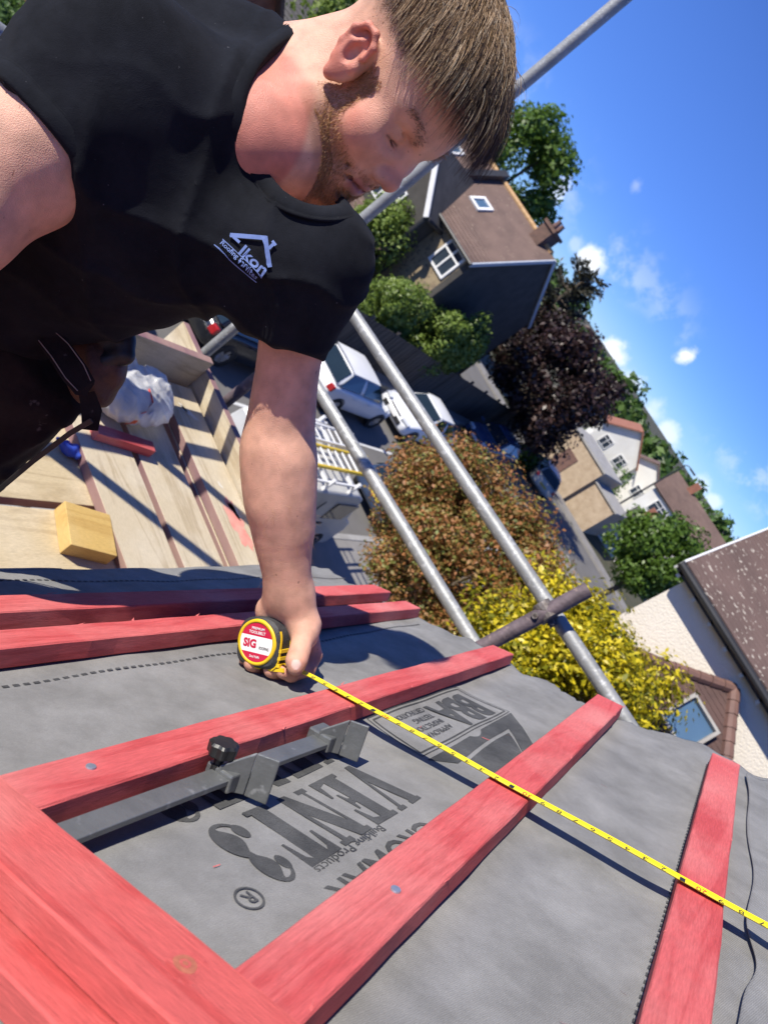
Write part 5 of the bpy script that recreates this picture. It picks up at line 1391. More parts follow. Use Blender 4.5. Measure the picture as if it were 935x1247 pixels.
arm_r = [(cap(S_R, S_R * .45 + E_R * .55, .066, .069), .03), (cap(S_R * .45 + E_R * .55, E_R, .069, .060), .03), (cap(E_R, E_R * .6 + Wt_R * .4, .058, .052), .03), (cap(E_R * .6 + Wt_R * .4, Wt_R, .050, .033), .03),
         (cap(Wt_R, Wt_R + unit(Wt_R - E_R) * .09, .032, .036), .02)]
hr_d = unit(Wt_R - E_R)
for k in range(4):
    a0 = Wt_R + hr_d * .10 + c_w * (.020 * (k - 1.5)); arm_r += [(cap(a0, a0 + hr_d * (.045 - .006 * abs(k - 1.2)) + c_r * .01, .0115, .0105), .006), (cap(a0 + hr_d * (.045 - .006 * abs(k - 1.2)) + c_r * .01, a0 + hr_d * .07 + c_r * .03, .0105, .009), .006)]
arm_r += [(cap(Wt_R + hr_d * .03 - c_w * .02, Wt_R + hr_d * .08 - c_w * .05 + c_r * .02, .016, .011), .01)]
t_up = unit(MID - PELV); t_lat = unit(S_L - S_R); t_fw = unit(np.cross(t_lat, t_up)); t_lat2 = unit(np.cross(t_up, t_fw))
TR3 = np.stack([t_lat2, t_fw, t_up])
def torso_parts(g=0.):
    ch = MID * .70 + PELV * .30 - t_fw * .014; be = MID * .36 + PELV * .64
    nb_ = NECK + cp(-12, 10, .84) * 0 - t_up * .03 - t_fw * .03
    bk = -t_fw * .045
    return [(ell(ch, (.132 + g, .105 + g, .128 + g), TR3), 0), (ell(be, (.122 + g, .098 + g, .20 + g), TR3), .05), (ell(PELV, (.122 + g, .10 + g, .13 + g), TR3), .05),
            (cap(S_R, nb_, .058 + g, .052 + g), .04), (cap(S_L + t_fw * -.01, nb_ - t_fw * .02, .046 + g, .044 + g), .04), (cap(S_R - t_up * .03, ch, .060 + g, .07 + g), .07), (cap(S_L - t_up * .03, ch, .052 + g, .075 + g), .05),
            (cap(cp(200, 70, .94), cp(305, 116, .93), .088 + g, .052 + g), .04)]
skin_parts = []
def F_head(P): return union(head_items + neck_items, P)
def F_arml(P): return union(arm_l + hand_items, P)
def F_armr(P): return union(arm_r, P)
def F_torso(P): return union(torso_parts(-.02), P)
def box_of(items, pad=.01):
    c = np.array([f.bound[0] for f, k in items if k >= 0]); r = np.array([f.bound[1] for f, k in items if k >= 0])[:, None]
    return (c - r).min(0) - pad, (c + r).max(0) + pad
M['skin'] = None
def skin_material():
    m, nt, bs = new_mat('skin'); N, L = nt.nodes, nt.links
    a = N.new('ShaderNodeAttribute'); a.attribute_name = 'skin_tone'
    tc = N.new('ShaderNodeTexCoord')
    n1 = N.new('ShaderNodeTexNoise'); n1.inputs['Scale'].default_value = 42; n1.inputs['Detail'].default_value = 6; L.new(tc.outputs['Object'], n1.inputs['Vector'])
    r1 = N.new('ShaderNodeMapRange'); r1.inputs[1].default_value = .3; r1.inputs[2].default_value = .7; r1.inputs[3].default_value = .78; r1.inputs[4].default_value = 1.14; L.new(n1.outputs[0], r1.inputs[0])
    hs = N.new('ShaderNodeHueSaturation'); L.new(a.outputs['Color'], hs.inputs['Color']); L.new(r1.outputs[0], hs.inputs['Value'])
    n3 = N.new('ShaderNodeTexNoise'); n3.inputs['Scale'].default_value = 130; n3.inputs['Detail'].default_value = 1; L.new(tc.outputs['Object'], n3.inputs['Vector'])
    r3 = N.new('ShaderNodeMapRange'); r3.inputs[1].default_value = .765; r3.inputs[2].default_value = .80; r3.inputs[4].default_value = .6; L.new(n3.outputs[0], r3.inputs[0])
    mx = N.new('ShaderNodeMixRGB'); L.new(r3.outputs[0], mx.inputs[0]); L.new(hs.outputs[0], mx.inputs[1]); mx.inputs[2].default_value = (.22, .09, .055, 1)
    L.new(mx.outputs[0], bs.inputs['Base Color'])
    bs.inputs['Roughness'].default_value = .55; bs.inputs['Specular IOR Level'].default_value = .38
    bs.inputs['Subsurface Weight'].default_value = .12; bs.inputs['Subsurface Radius'].default_value = (.010, .004, .002); bs.inputs['Subsurface Scale'].default_value = 1.0
    n2 = N.new('ShaderNodeTexNoise'); n2.inputs['Scale'].default_value = 620; n2.inputs['Detail'].default_value = 4; L.new(tc.outputs['Object'], n2.inputs['Vector'])
    n5 = N.new('ShaderNodeTexVoronoi'); n5.inputs['Scale'].default_value = 900; L.new(tc.outputs['Object'], n5.inputs['Vector'])
    ad = N.new('ShaderNodeMath'); ad.operation = 'ADD'; L.new(n2.outputs[0], ad.inputs[0]); L.new(n5.outputs[0], ad.inputs[1])
    bp = N.new('ShaderNodeBump'); bp.inputs['Strength'].default_value = .34; bp.inputs['Distance'].default_value = .0012; L.new(ad.outputs[0], bp.inputs['Height']); L.new(bp.outputs[0], bs.inputs['Normal'])
    return m
M['skin'] = skin_material()
SKIN = np.array([.67, .375, .26])
def gau(P, c, r): return np.exp(-((np.linalg.norm((P - c) / r, axis=1)) ** 2))
def head_raw(V): return ((V - HO) @ HR.T) / HS
def head_local(V): return unwarp(head_raw(V))
def sstep(x, a, b_): t = np.clip((x - a) / (b_ - a), 0, 1); return t * t * (3 - 2 * t)
def hair_line(q):
    """>0 where scalp hair grows: top long, sides and nape clipped"""
    x, y, z = q.T
    front = .070 - .10 * np.abs(x) - y              # forehead edge
    low = z - (.050 + .42 * np.clip(y, -.02, .1) - .25 * np.clip(-y - .03, 0, .1))
    return np.minimum(front + .35 * (z - .06), low)
def beard_w(q):
    x, y, z = q.T; ax = np.abs(x)
    jaw = sstep(-.034 - z - np.clip(y - .045, 0, .1) * .28 + np.clip(.03 - y, 0, .1) * .45, -.012, .016)
    side = sstep(y, -.016, .004) * sstep(z, .030, .004) * sstep(ax, .050, .060) * sstep(.040 - y, -.012, .012)
    under = sstep(z, -.165, -.128)
    chin = sstep(y, .06, .085) * sstep(-z, .076, .088)
    must = np.exp(-((z + .0445) / .0055) ** 2) * sstep(y, .080, .092) * sstep(-ax, -.033, -.022)
    w = np.maximum(np.maximum(jaw * sstep(y, -.018, .0), side), np.maximum(chin, must * .8)) * under
    lips = np.exp(-((z + .058) / .0125) ** 2) * sstep(y, .078, .090) * sstep(-ax, -.030, -.022)
    return np.clip(w * (1 - lips), 0, 1)
def skin_colour(V, part):
    n = len(V); C = np.tile(SKIN, (n, 1))
    if part == 'head':
        q = head_local(V); x, y, z = q.T; ax = np.abs(x)
        red = .75 * gau(q * np.array([0, 1, 1]), np.array([0, .062, -.022]), np.array([1, .030, .024])) * (ax > .025) + .7 * gau(q, np.array([0, .118, -.024]), np.array([.018, .018, .018]))
        ear_w = sstep(ax, .079, .089)
        red = np.maximum(red, ear_w * .85)
        C = C * (1 - red[:, None]) + np.array([.60, .205, .145]) * red[:, None]
        nk = sstep(-z, .10, .16) * .35
        C = C * (1 - nk[:, None]) + np.array([.62, .27, .18]) * nk[:, None]
        lip = np.exp(-((z + .0575) / .0105) ** 2) * sstep(y, .087, .0955) * sstep(-ax, -.025, -.019)
        C = C * (1 - .8 * lip[:, None]) + np.array([.46, .125, .11]) * .8 * lip[:, None]
        slit = np.exp(-((z + .058) / .0022) ** 2) * sstep(y, .085, .095) * sstep(-ax, -.024, -.02)
        C = C * (1 - .7 * slit[:, None]) + np.array([.10, .025, .02]) * .7 * slit[:, None]
        lid = np.exp(-((z - .0002) / .0016) ** 2) * sstep(ax, .018, .022) * sstep(-ax, -.049, -.045) * sstep(y, .07, .08)
        C = C * (1 - .8 * lid[:, None]) + np.array([.07, .03, .022]) * .8 * lid[:, None]
        bw = beard_w(q) * .42 * sstep(-union(head_items[:33], V), -.016, -.009)
        C = C * (1 - bw[:, None]) + np.array([.27, .115, .05]) * bw[:, None]
        hl = hair_line(q); sc = sstep(hl, -.012, .016) * (1 - ear_w)
        fade = sc * (.35 + .5 * sstep(z, .035, .075))
        C = C * (1 - fade[:, None]) + np.array([.10, .06, .04]) * fade[:, None]
    if part == 'hand':
        k = sstep(V[:, 1], cp(0, 770, 1.05)[1], cp(0, 812, 1.05)[1]) * .5
        C = C * (1 - k[:, None]) + np.array([.55, .23, .16]) * k[:, None]
        nail = gau(V, cp(360.5, 809, .993), np.array([.0062, .0070, .006]))
        nail = sstep(nail, .25, .45) * .85; C = C * (1 - nail[:, None]) + np.array([.80, .58, .50]) * nail[:, None]
        up = sstep(V[:, 1], cp(0, 560, .91)[1], cp(0, 430, .86)[1]) * .3
        C = C * (1 - up[:, None]) + np.array([.56, .25, .18]) * up[:, None]
    return C
VV, QQ, CC = [], [], []; off = 0
parts4 = [('head', F_head, box_of(head_items + neck_items), .0021), ('hand', F_arml, box_of(arm_l + hand_items), .0023), ('arm', F_armr, box_of(arm_r), .004), ('torso', F_torso, box_of(torso_parts()), .012)]
for nm, F, (lo, hi), h in parts4:
    V, Q = surface(F, lo, hi, h)
    VV.append(V); QQ.append(Q + off); CC.append(skin_colour(V, nm)); off += len(V)
V = np.concatenate(VV)
person = link_mesh('person', fast_mesh('person', to_world(V), np.concatenate(QQ), True), M['skin'])
set_attr(person.data, 'skin_tone', np.concatenate(CC), 'FLOAT_COLOR')
tag(person, 'man in black T-shirt with ginger beard leaning over the roof, holding a tape measure', 'person')

# T-shirt: body swollen a little, sleeves and hem cut by planes, folds added
def fold_noise(P):
    q = (P - MID) @ TR3.T; x, y, z = q.T
    wx = x + .018 * np.sin(19 * z + 7 * y) + .008 * np.sin(47 * z + 31 * x); wz = z + .016 * np.sin(21 * x + 9 * y) + .007 * np.sin(53 * x - 29 * y)
    r1 = np.abs(np.sin(26 * wz + 17 * wx)); r2 = np.abs(np.sin(31 * wz - 23 * wx + 1.3)); r3 = np.abs(np.sin(58 * wz + 12 * wx + 14 * y))
    m1 = .5 + .5 * np.sin(9 * x + 6 * z + 1.0); m2 = .5 + .5 * np.sin(8 * z - 11 * x + 2.2)
    f = -.0075 * m1 * (1 - r1) ** 3 - .0065 * m2 * (1 - r2) ** 3 + .0018 * (r3 - .6) + .0022 * np.sin(34 * z + 16 * x + 3.0 * np.sin(11 * x + 7 * y))
    for S in (S_R,):         # folds that gather at the armpits
        v = P - (S - t_up * .07 + t_fw * .05); r_ = np.linalg.norm(v, axis=1) + 1e-6
        a = np.arctan2(v @ t_up, v @ t_lat2)
        f = f + .0030 * np.exp(-(r_ / .12) ** 2) * np.sin(7 * a + 20 * r_)
    return f
hemR = cp(42, 174, .762); hemRn = unit(E_R - S_R)
hemL = cp(355, 421, .93); hemLn = unit([-.42, .90, .12])
neck_ax = unit(hp(0, -.02, -.06) - NECK)
neckc = NECK + neck_ax * .040
k1_, k2_, k3_ = cp(370, 50, .985), cp(312, 172, .82), cp(352, 226, .835)
col_ax = unit(np.cross(k2_ - k1_, k3_ - k1_)); col_ax = col_ax if col_ax @ neck_ax > 0 else -col_ax
COL_C = NECK + neck_ax * (((k1_ - NECK) @ col_ax) / (neck_ax @ col_ax))
shirt_items = torso_parts(.012) + [(cap(NECK - neck_ax * .07 + t_fw * .005, NECK + neck_ax * .02, .080, .076), .035), (cap(cp(253, 82, .93), cp(348, 102, .92), .085, .0610), .03)]
slv_R, slv_L = [(cap(S_R, hemR + hemRn * .03, .080, .0765), 0)], [(cap(S_L, hemL + hemLn * .03, .063, .0445), 0)]
hem = PELV + t_up * .040
def F_slv(P, it, c, n_): return np.maximum(union(it, P), (P - c) @ n_)
bo_ax = unit(cp(402, 140, 1.0)); bo_1 = np.array([.86, -.5, 0]); bo_1 = unit(bo_1 - bo_ax * (bo_1 @ bo_ax)); bo_2 = np.cross(bo_ax, bo_1)
BO_A, BO_B = .0950, .0905
def neck_bore(P):
    v = P - cp(402, 140, .86); return (np.sqrt((v @ bo_1 / BO_A) ** 2 + (v @ bo_2 / BO_B) ** 2) - 1) * .09
def F_shirt_nocut(P):
    f = fold_noise(P)
    d = union(shirt_items, P) + f
    d = smin(d, F_slv(P, slv_R, hemR, hemRn) + f * .7, .06); return smin(d, F_slv(P, slv_L, hemL, hemLn) + f * .6, .06), f
def F_shirt(P):
    d, f = F_shirt_nocut(P)
    d = smax(d, -neck_bore(P), .004)
    return np.maximum(d, -(P - hem) @ t_up)
def neck_field(P):
    # opening: tilted ring round the neck, lower at the throat
    v = P - NECK; a = v @ neck_ax; return v, a
lo, hi = box_of(shirt_items + slv_R + slv_L, .02)
SV, SQ = surface(F_shirt, lo, hi, .0036)
# take off the caps over hems and the neck hole
dR = (SV - hemR) @ hemRn; dL = (SV - hemL) @ hemLn; dH = -(SV - hem) @ t_up
dT = union(shirt_items, SV)
capm = np.abs(dH) < .0022
capm = capm | (np.abs(neck_bore(SV)) < .0030)
kill = np.zeros(len(SV), bool)
keep_q = ~(kill[SQ].any(1)) & ~(capm[SQ].all(1))
used = np.unique(SQ[keep_q]); remap = np.full(len(SV), -1); remap[used] = np.arange(len(used))
SV2, SQ2 = SV[used], remap[SQ[keep_q]]
def cloth_mat(name, c1, c2, dust=None, sc=900):
    m, nt, bs = new_mat(name); N, L = nt.nodes, nt.links
    bs.inputs['Roughness'].default_value = .9; bs.inputs['Specular IOR Level'].default_value = .08
    bs.inputs['Sheen Weight'].default_value = .025; bs.inputs['Sheen Roughness'].default_value = .5
    tc = N.new('ShaderNodeTexCoord')
    n1 = N.new('ShaderNodeTexNoise'); n1.inputs['Scale'].default_value = 14; n1.inputs['Detail'].default_value = 8; n1.inputs['Roughness'].default_value = .7; L.new(tc.outputs['Object'], n1.inputs['Vector'])
    cr = N.new('ShaderNodeValToRGB'); cr.color_ramp.elements[0].position = .35; cr.color_ramp.elements[1].position = .7; cr.color_ramp.elements[0].color = (*c1, 1); cr.color_ramp.elements[1].color = (*c2, 1); L.new(n1.outputs[0], cr.inputs[0]); out = cr.outputs[0]
    if dust:
        n3 = N.new('ShaderNodeTexNoise'); n3.inputs['Scale'].default_value = dust[1]; n3.inputs['Detail'].default_value = 5; L.new(tc.outputs['Object'], n3.inputs['Vector'])
        r3 = N.new('ShaderNodeMapRange'); r3.inputs[1].default_value = dust[2]; r3.inputs[2].default_value = dust[3]; r3.inputs[4].default_value = .8; L.new(n3.outputs[0], r3.inputs[0])
        mx = N.new('ShaderNodeMixRGB'); L.new(r3.outputs[0], mx.inputs[0]); L.new(out, mx.inputs[1]); mx.inputs[2].default_value = (*dust[0], 1); out = mx.outputs[0]
    L.new(out, bs.inputs['Base Color'])
    wv = N.new('ShaderNodeTexVoronoi'); wv.inputs['Scale'].default_value = sc; L.new(tc.outputs['Object'], wv.inputs['Vector'])
    n2 = N.new('ShaderNodeTexNoise'); n2.inputs['Scale'].default_value = 45; n2.inputs['Detail'].default_value = 5; L.new(tc.outputs['Object'], n2.inputs['Vector'])
    n6 = N.new('ShaderNodeTexNoise'); n6.inputs['Scale'].default_value = 11; n6.inputs['Detail'].default_value = 3; n6.inputs['Distortion'].default_value = 1.5; L.new(tc.outputs['Object'], n6.inputs['Vector'])
    a6 = N.new('ShaderNodeMath'); a6.operation = 'MULTIPLY_ADD'; a6.inputs[1].default_value = 9.; L.new(n6.outputs[0], a6.inputs[0]); L.new(wv.outputs[0], a6.inputs[2])
    ad = N.new('ShaderNodeMath'); ad.operation = 'MULTIPLY_ADD'; ad.inputs[1].default_value = 3.; L.new(n2.outputs[0], ad.inputs[0]); L.new(a6.outputs[0], ad.inputs[2])
    bp = N.new('ShaderNodeBump'); bp.inputs['Strength'].default_value = .30; bp.inputs['Distance'].default_value = .0008; L.new(ad.outputs[0], bp.inputs['Height']); L.new(bp.outputs[0], bs.inputs['Normal'])
    return m
M['shirt'] = cloth_mat('shirt', (.007, .0078, .0105), (.015, .0165, .022), ((.12, .12, .13), 210, .735, .765))
M['trousers'] = cloth_mat('trousers', (.012, .010, .010), (.028, .023, .022), ((.20, .18, .17), 26, .66, .74), 600)
M['logo'] = mat('logo', (.17, .25, .52), (.13, .20, .44), 60, .7)
shirt = link_mesh('shirt', fast_mesh('shirt', to_world(SV2), SQ2, True), M['shirt'], person)
sm = shirt.modifiers.new('smooth', 'SMOOTH'); sm.factor = .5; sm.iterations = 3
md = shirt.modifiers.new('thick', 'SOLIDIFY'); md.thickness = .0028; md.offset = -1
# ribbed collar and sleeve hems as raised bands
bvh = BVHTree.FromPolygons([Vector(p) for p in SV2], [tuple(int(k) for k in q) for q in SQ2])
def onto(p, d, lift=.0008):
    h, nrm, i, dist = bvh.ray_cast(Vector(p), Vector(d))
    if h is None:
        h, nrm, i, dist = bvh.find_nearest(Vector(p))
    h = np.array(h); n_ = np.array(nrm)
    if n_ @ d > 0: n_ = -n_
    return h + n_ * lift
def ring_band(name, centre, axis, mat_, r_guess, width, thick, seg=72, shift=0.0):
    axis = unit(axis); u = unit(np.cross(axis, [.3, .2, .9])); w_ = np.cross(axis, u); V = []; rows = 5
    for i in range(seg):
        a = 2 * math.pi * i / seg; d = math.cos(a) * u + math.sin(a) * w_
        for j in range(rows):
            o = centre + axis * (shift - width * (j / (rows - 1)))
            h = bvh.ray_cast(Vector(o + d * r_guess * 2.2), Vector(-d))[0]
            h = np.array(h) if h is not None and np.linalg.norm(np.array(h) - o) < r_guess * 1.7 else o + d * r_guess
            V.append((h, d))
    P = [h + d * (thick if 0 < j % rows < rows - 1 else -.0006) for j, (h, d) in enumerate(V)]
    F = [(i * rows + j, ((i + 1) % seg) * rows + j, ((i + 1) % seg) * rows + j + 1, i * rows + j + 1) for i in range(seg) for j in range(rows - 1)]
    b = MB(); b.add(to_world(P), F); return b.build(name, M['shirt'], person, smooth=True)
# logo on the chest: house roof, name and strapline
def logo():
    ang = math.atan2(300, 330); ua = np.array([math.cos(ang), math.sin(ang)]); va = np.array([math.sin(ang), -math.cos(ang)])
    b = MB()
    def put(v, f, o):
        q = []
        for x, y, *_ in v:
            p = np.array(o) + ua * x + va * y
            d = unit(cp(p[0], p[1], 1.0)); q.append(to_world(onto(cp(p[0], p[1], .3), d, .0031)))
        b.add(q, f)
    def words_l(t_, o, w, h_, bold):
        v, f = text_polys(t_, 1., bold); v = fit(v, w, h_); put(v, f, o)
    words_l('Ikon', (290.5, 309.5), 41, 15, .02)
    words_l('Roofing Services', (266.5, 299.0), 61, 7.5, .015)
    def bar(p, q, w):
        p, q = np.array(p, float), np.array(q, float); d = unit(q - p); nn = np.array([-d[1], d[0]]) * w / 2; m = 8; v = []
        for k in range(m + 1): c = p + (q - p) * k / m; v += [c - nn, c + nn]
        qv = []
        for c in v:
            dd_ = unit(cp(c[0], c[1], 1.0)); qv.append(to_world(onto(cp(c[0], c[1], .3), dd_, .0031)))
        b.add(qv, [(2 * k, 2 * k + 2, 2 * k + 3, 2 * k + 1) for k in range(m)])
    bar((271, 292), (321, 337), 1.1); bar((261, 298), (314, 343), 1.1)
    bar((280.5, 287), (325, 290.5), 5.2); bar((323, 288.5), (329, 326), 5.0); bar((281, 286), (293, 296), 3.6)
    bar((327.5, 303), (334, 297), 4.0); bar((331.5, 294), (336, 299.5), 3.2)
    return b.build('logo', M['logo'], shirt)
logo()
# collar, sleeve hems
def loop_strip(name, ring_fn, seg, rows, mat_, parent):
    P = []; 
    for i in range(seg):
        P += ring_fn(2 * math.pi * i / seg)
    n = rows
    F = [(i * n + j, ((i + 1) % seg) * n + j, ((i + 1) % seg) * n + j + 1, i * n + j + 1) for i in range(seg) for j in range(n - 1)]
    b = MB(); b.add(to_world(P), F); return b.build(name, mat_, parent, smooth=True)
n_f = unit(t_fw - col_ax * (t_fw @ col_ax)); n_s = np.cross(col_ax, n_f)
F_neck = lambda P: union(head_items[:4] + neck_items, P)
def edge_loop():
    """open edge of the shirt round the neck, in order"""
    e = np.concatenate([SQ2[:, [i, (i + 1) % 4]] for i in range(4)]); key = np.sort(e, 1)
    u_, cnt = np.unique(key, axis=0, return_counts=True); be = u_[cnt == 1]
    adj = {}
    for a_, b_ in be: adj.setdefault(int(a_), []).append(int(b_)); adj.setdefault(int(b_), []).append(int(a_))
    best, seen = [], set()
    for s_ in adj:
        if s_ in seen: continue
        loop, cur, prev = [s_], s_, None; seen.add(s_)
        while True:
            nx = [k for k in adj[cur] if k != prev and k not in seen]
            if not nx: break
            prev, cur = cur, nx[0]; seen.add(cur); loop.append(cur)
        P = SV2[loop]
        if np.abs(neck_bore(P)).mean() < .010 and len(loop) > len(best): best = loop
    return SV2[best]
LP_ = edge_loop()
sg = np.concatenate([[0], np.cumsum(np.linalg.norm(np.roll(LP_, -1, 0) - LP_, axis=1))]); tt_ = np.linspace(0, sg[-1], 140, endpoint=False); L2 = np.vstack([LP_, LP_[:1]])
LP_ = np.stack([np.interp(tt_, sg, L2[:, k]) for k in range(3)], 1)
for _ in range(8): LP_ = (np.roll(LP_, 1, 0) + 2 * LP_ + np.roll(LP_, -1, 0)) / 4
LN_ = normal_of(lambda P: F_shirt_nocut(P)[0], LP_)
for _ in range(6): LN_ = (np.roll(LN_, 1, 0) + LN_ + np.roll(LN_, -1, 0)) / 3
LN_ = LN_ / np.linalg.norm(LN_, axis=1)[:, None]
def collar_ring(a):
    i = int(round(a / (2 * math.pi) * 140)) % 140; h, n_ = LP_[i], LN_[i]
    tg = unit(LP_[(i + 1) % 140] - LP_[i - 1]); r_ = np.cross(tg, n_); o = h - cp(402, 140, .86); o = o - bo_ax * (o @ bo_ax)
    r_ = unit(r_ if r_ @ o > 0 else -r_)
    return [h + r_ * .0175 - n_ * .001, h + r_ * .0165 + n_ * .0022, h + r_ * .0150 + n_ * .0008, h + r_ * .0135 + n_ * .0030, h + r_ * .003 + n_ * .0036, h - r_ * .0035 + n_ * .0020, h - r_ * .0045 - n_ * .002, h - r_ * .002 - n_ * .010]
def F_shirt_open(P): return F_shirt_nocut(P)[0]
loop_strip('collar', collar_ring, 140, 8, M['shirt'], shirt)
def sleeve_ring(cen, axis, items, mul):
    axis = unit(axis); u = unit(np.cross(axis, [.3, .2, .9])); w_ = np.cross(axis, u)
    def ring(a):
        d = math.cos(a) * u + math.sin(a) * w_; rr = np.linspace(.02, .14, 120); out = []
        for o, lift in ((-.0215, -.001), (-.0200, .0022), (-.0185, .0010), (-.017, .0024), (-.002, .0026), (.0012, .0010), (.0012, -.0035), (-.010, -.006)):
            P = cen + axis * o + rr[:, None] * d; v_ = union(items, P) + fold_noise(P) * mul; k = np.argmax(v_ > 0)
            out.append(cen + axis * o + d * (rr[k] - v_[k] + lift))
        return out
    return ring
for c_, ax_, it_, mu_ in ((hemR, hemRn, slv_R, .7), (hemL, hemLn, slv_L, .6)):
    loop_strip('sleeve_hem', sleeve_ring(c_, ax_, it_, mu_), 90, 8, M['shirt'], shirt)

# ------------------------------------------------------------------ hair, eyebrows, beard
def hair_mat(name, root, tip):
    m, nt, bs = new_mat(name); N, L = nt.nodes, nt.links
    a = N.new('ShaderNodeAttribute'); a.attribute_name = 'tint'
    cr = N.new('ShaderNodeValToRGB'); cr.color_ramp.elements[0].color = (*root, 1); cr.color_ramp.elements[1].color = (*tip, 1); L.new(a.outputs['Fac'], cr.inputs[0]); L.new(cr.outputs[0], bs.inputs['Base Color'])
    bs.inputs['Roughness'].default_value = .5; bs.inputs['Specular IOR Level'].default_value = .35
    return m
M['hair'] = hair_mat('hair', (.045, .027, .015), (.46, .30, .165))
M['beard'] = hair_mat('beard', (.24, .105, .04), (.60, .33, .14))
def strands(name, roots, paths, widths, tints, mat_, parent):
    """ribbons: paths (n, k, 3) in phone axes"""
    n, k, _ = paths.shape
    tg = np.gradient(paths, axis=1); tg /= np.linalg.norm(tg, axis=2)[:, :, None] + 1e-9
    r = np.random.default_rng(9); ref = r.normal(size=(n, 1, 3)); sd = np.cross(tg, ref); sd /= np.linalg.norm(sd, axis=2)[:, :, None] + 1e-9
    taper = np.linspace(1, .25, k)[None, :, None] * widths[:, None, None]
    Pv = np.stack([paths - sd * taper, paths + sd * taper], 2).reshape(-1, 3)
    base = (np.arange(n) * 2 * k)[:, None] + (np.arange(k - 1) * 2)[None]
    base = base.reshape(-1)
    Q = np.stack([base, base + 1, base + 3, base + 2], 1)
    me = fast_mesh(name, to_world(Pv), Q, True)
    set_attr(me, 'tint', np.repeat(tints.reshape(-1), 2))
    return link_mesh(name, me, mat_, parent)
hr = np.random.default_rng(12)
def head_pts(n, F, dirs_lo=None):
    """points on the head surface by marching from inside outwards"""
    d = hr.normal(size=(n, 3)); d /= np.linalg.norm(d, axis=1)[:, None]
    return d
def project(q0, F, steps=14):
    """push local points onto the head along the gradient"""
    qw = np.array([warp(*k) for k in q0]); P = HO + HS * qw @ HR
    for _ in range(steps):
        dist = F(P); N_ = normal_of(F, P); P = P - N_ * dist[:, None] * .9
    return P, normal_of(F, P)
F_skull = lambda P: union(head_items[:33], P)
# scalp roots
n0 = 34000
d = hr.normal(size=(n0, 3)); d /= np.linalg.norm(d, axis=1)[:, None]
q0 = d * [.0775, .102, .083] + [0, -.020, .066]
q0[:, 1] += np.clip(q0[:, 1], 0, 1) * .12
P0, N0 = project(q0, F_skull, 6)
q = head_local(P0); hl = hair_line(q)
topw = sstep(q[:, 2], .070, .095)
keep = (hl > -.004) & (topw > hr.uniform(0, 1, n0) * .9)
roots, nor, qk, tw = P0[keep], N0[keep], q[keep], topw[keep]
n = len(roots)
K = 9
fwd = h_y
clump = hr.integers(0, 260, n)
cdir = hr.normal(size=(260, 3)) * .22
length = (.044 + .034 * sstep(qk[:, 1], -.07, .05)) * hr.uniform(.75, 1.15, n) * (.35 + .65 * tw)
length = length + .018 * sstep(qk[:, 1], .045, .075)
path = np.zeros((n, K, 3)); path[:, 0] = roots - nor * .001
vel = fwd * .85 + nor * (.55 + .25 * hr.random((n, 1))) + cdir[clump] + hr.normal(size=(n, 3)) * .10 + (qk[:, :1] * -1.5) * h_x * .25
fz = hr.random(n) < .09; vel[fz] += hr.normal(size=(fz.sum(), 3)) * .38; length[fz] *= hr.uniform(.7, 1.1, fz.sum())
vel /= np.linalg.norm(vel, axis=1)[:, None]
gr = -h_z * .75 - c_u * .6
for k in range(1, K):
    f = k / (K - 1)
    P = path[:, k - 1] + vel * (length / (K - 1))[:, None]
    dist = F_skull(P); N_ = normal_of(F_skull, P)
    minh = .004 + .022 * np.sin(math.pi * min(1, f * 1.0)) * tw
    push = np.maximum(minh - dist, 0)
    P = P + N_ * push[:, None]
    path[:, k] = P
    vel = vel + gr * (.17 + .10 * f) + fwd * .08 - N_ * .03
    vel /= np.linalg.norm(vel, axis=1)[:, None]
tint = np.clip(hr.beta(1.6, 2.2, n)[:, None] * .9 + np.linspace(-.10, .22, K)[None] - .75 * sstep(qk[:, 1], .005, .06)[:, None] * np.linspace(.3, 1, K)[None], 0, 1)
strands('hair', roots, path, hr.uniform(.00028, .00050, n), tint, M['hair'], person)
# clipped sides and nape
n1 = 30000
d = hr.normal(size=(n1, 3)); d /= np.linalg.norm(d, axis=1)[:, None]
q0 = d * [.0775, .102, .088] + [0, -.020, .058]
P0, N0 = project(q0, F_skull, 6); q = head_local(P0); hl = hair_line(q)
keep = (hl > -.006) & (sstep(q[:, 2], .025, .085) > hr.uniform(0, 1, n1)) & (np.linalg.norm((q - [.08, -.008, .002]) * [1, 1, 1], axis=1) > .034)
roots, nor, qk = P0[keep], N0[keep], q[keep]; n = len(roots)
L_ = (.0018 + .014 * sstep(qk[:, 2], .045, .09)) * hr.uniform(.6, 1.2, n)
dr = nor * .6 + fwd * .35 - h_z * .55 + hr.normal(size=(n, 3)) * .18; dr /= np.linalg.norm(dr, axis=1)[:, None]
path = roots[:, None] + dr[:, None] * L_[:, None, None] * np.linspace(-.1, 1, 3)[None, :, None]
strands('clipped_hair', roots, path, hr.uniform(.00018, .0003, n), np.repeat(hr.uniform(.05, .45, n)[:, None], 3, 1), M['hair'], person)
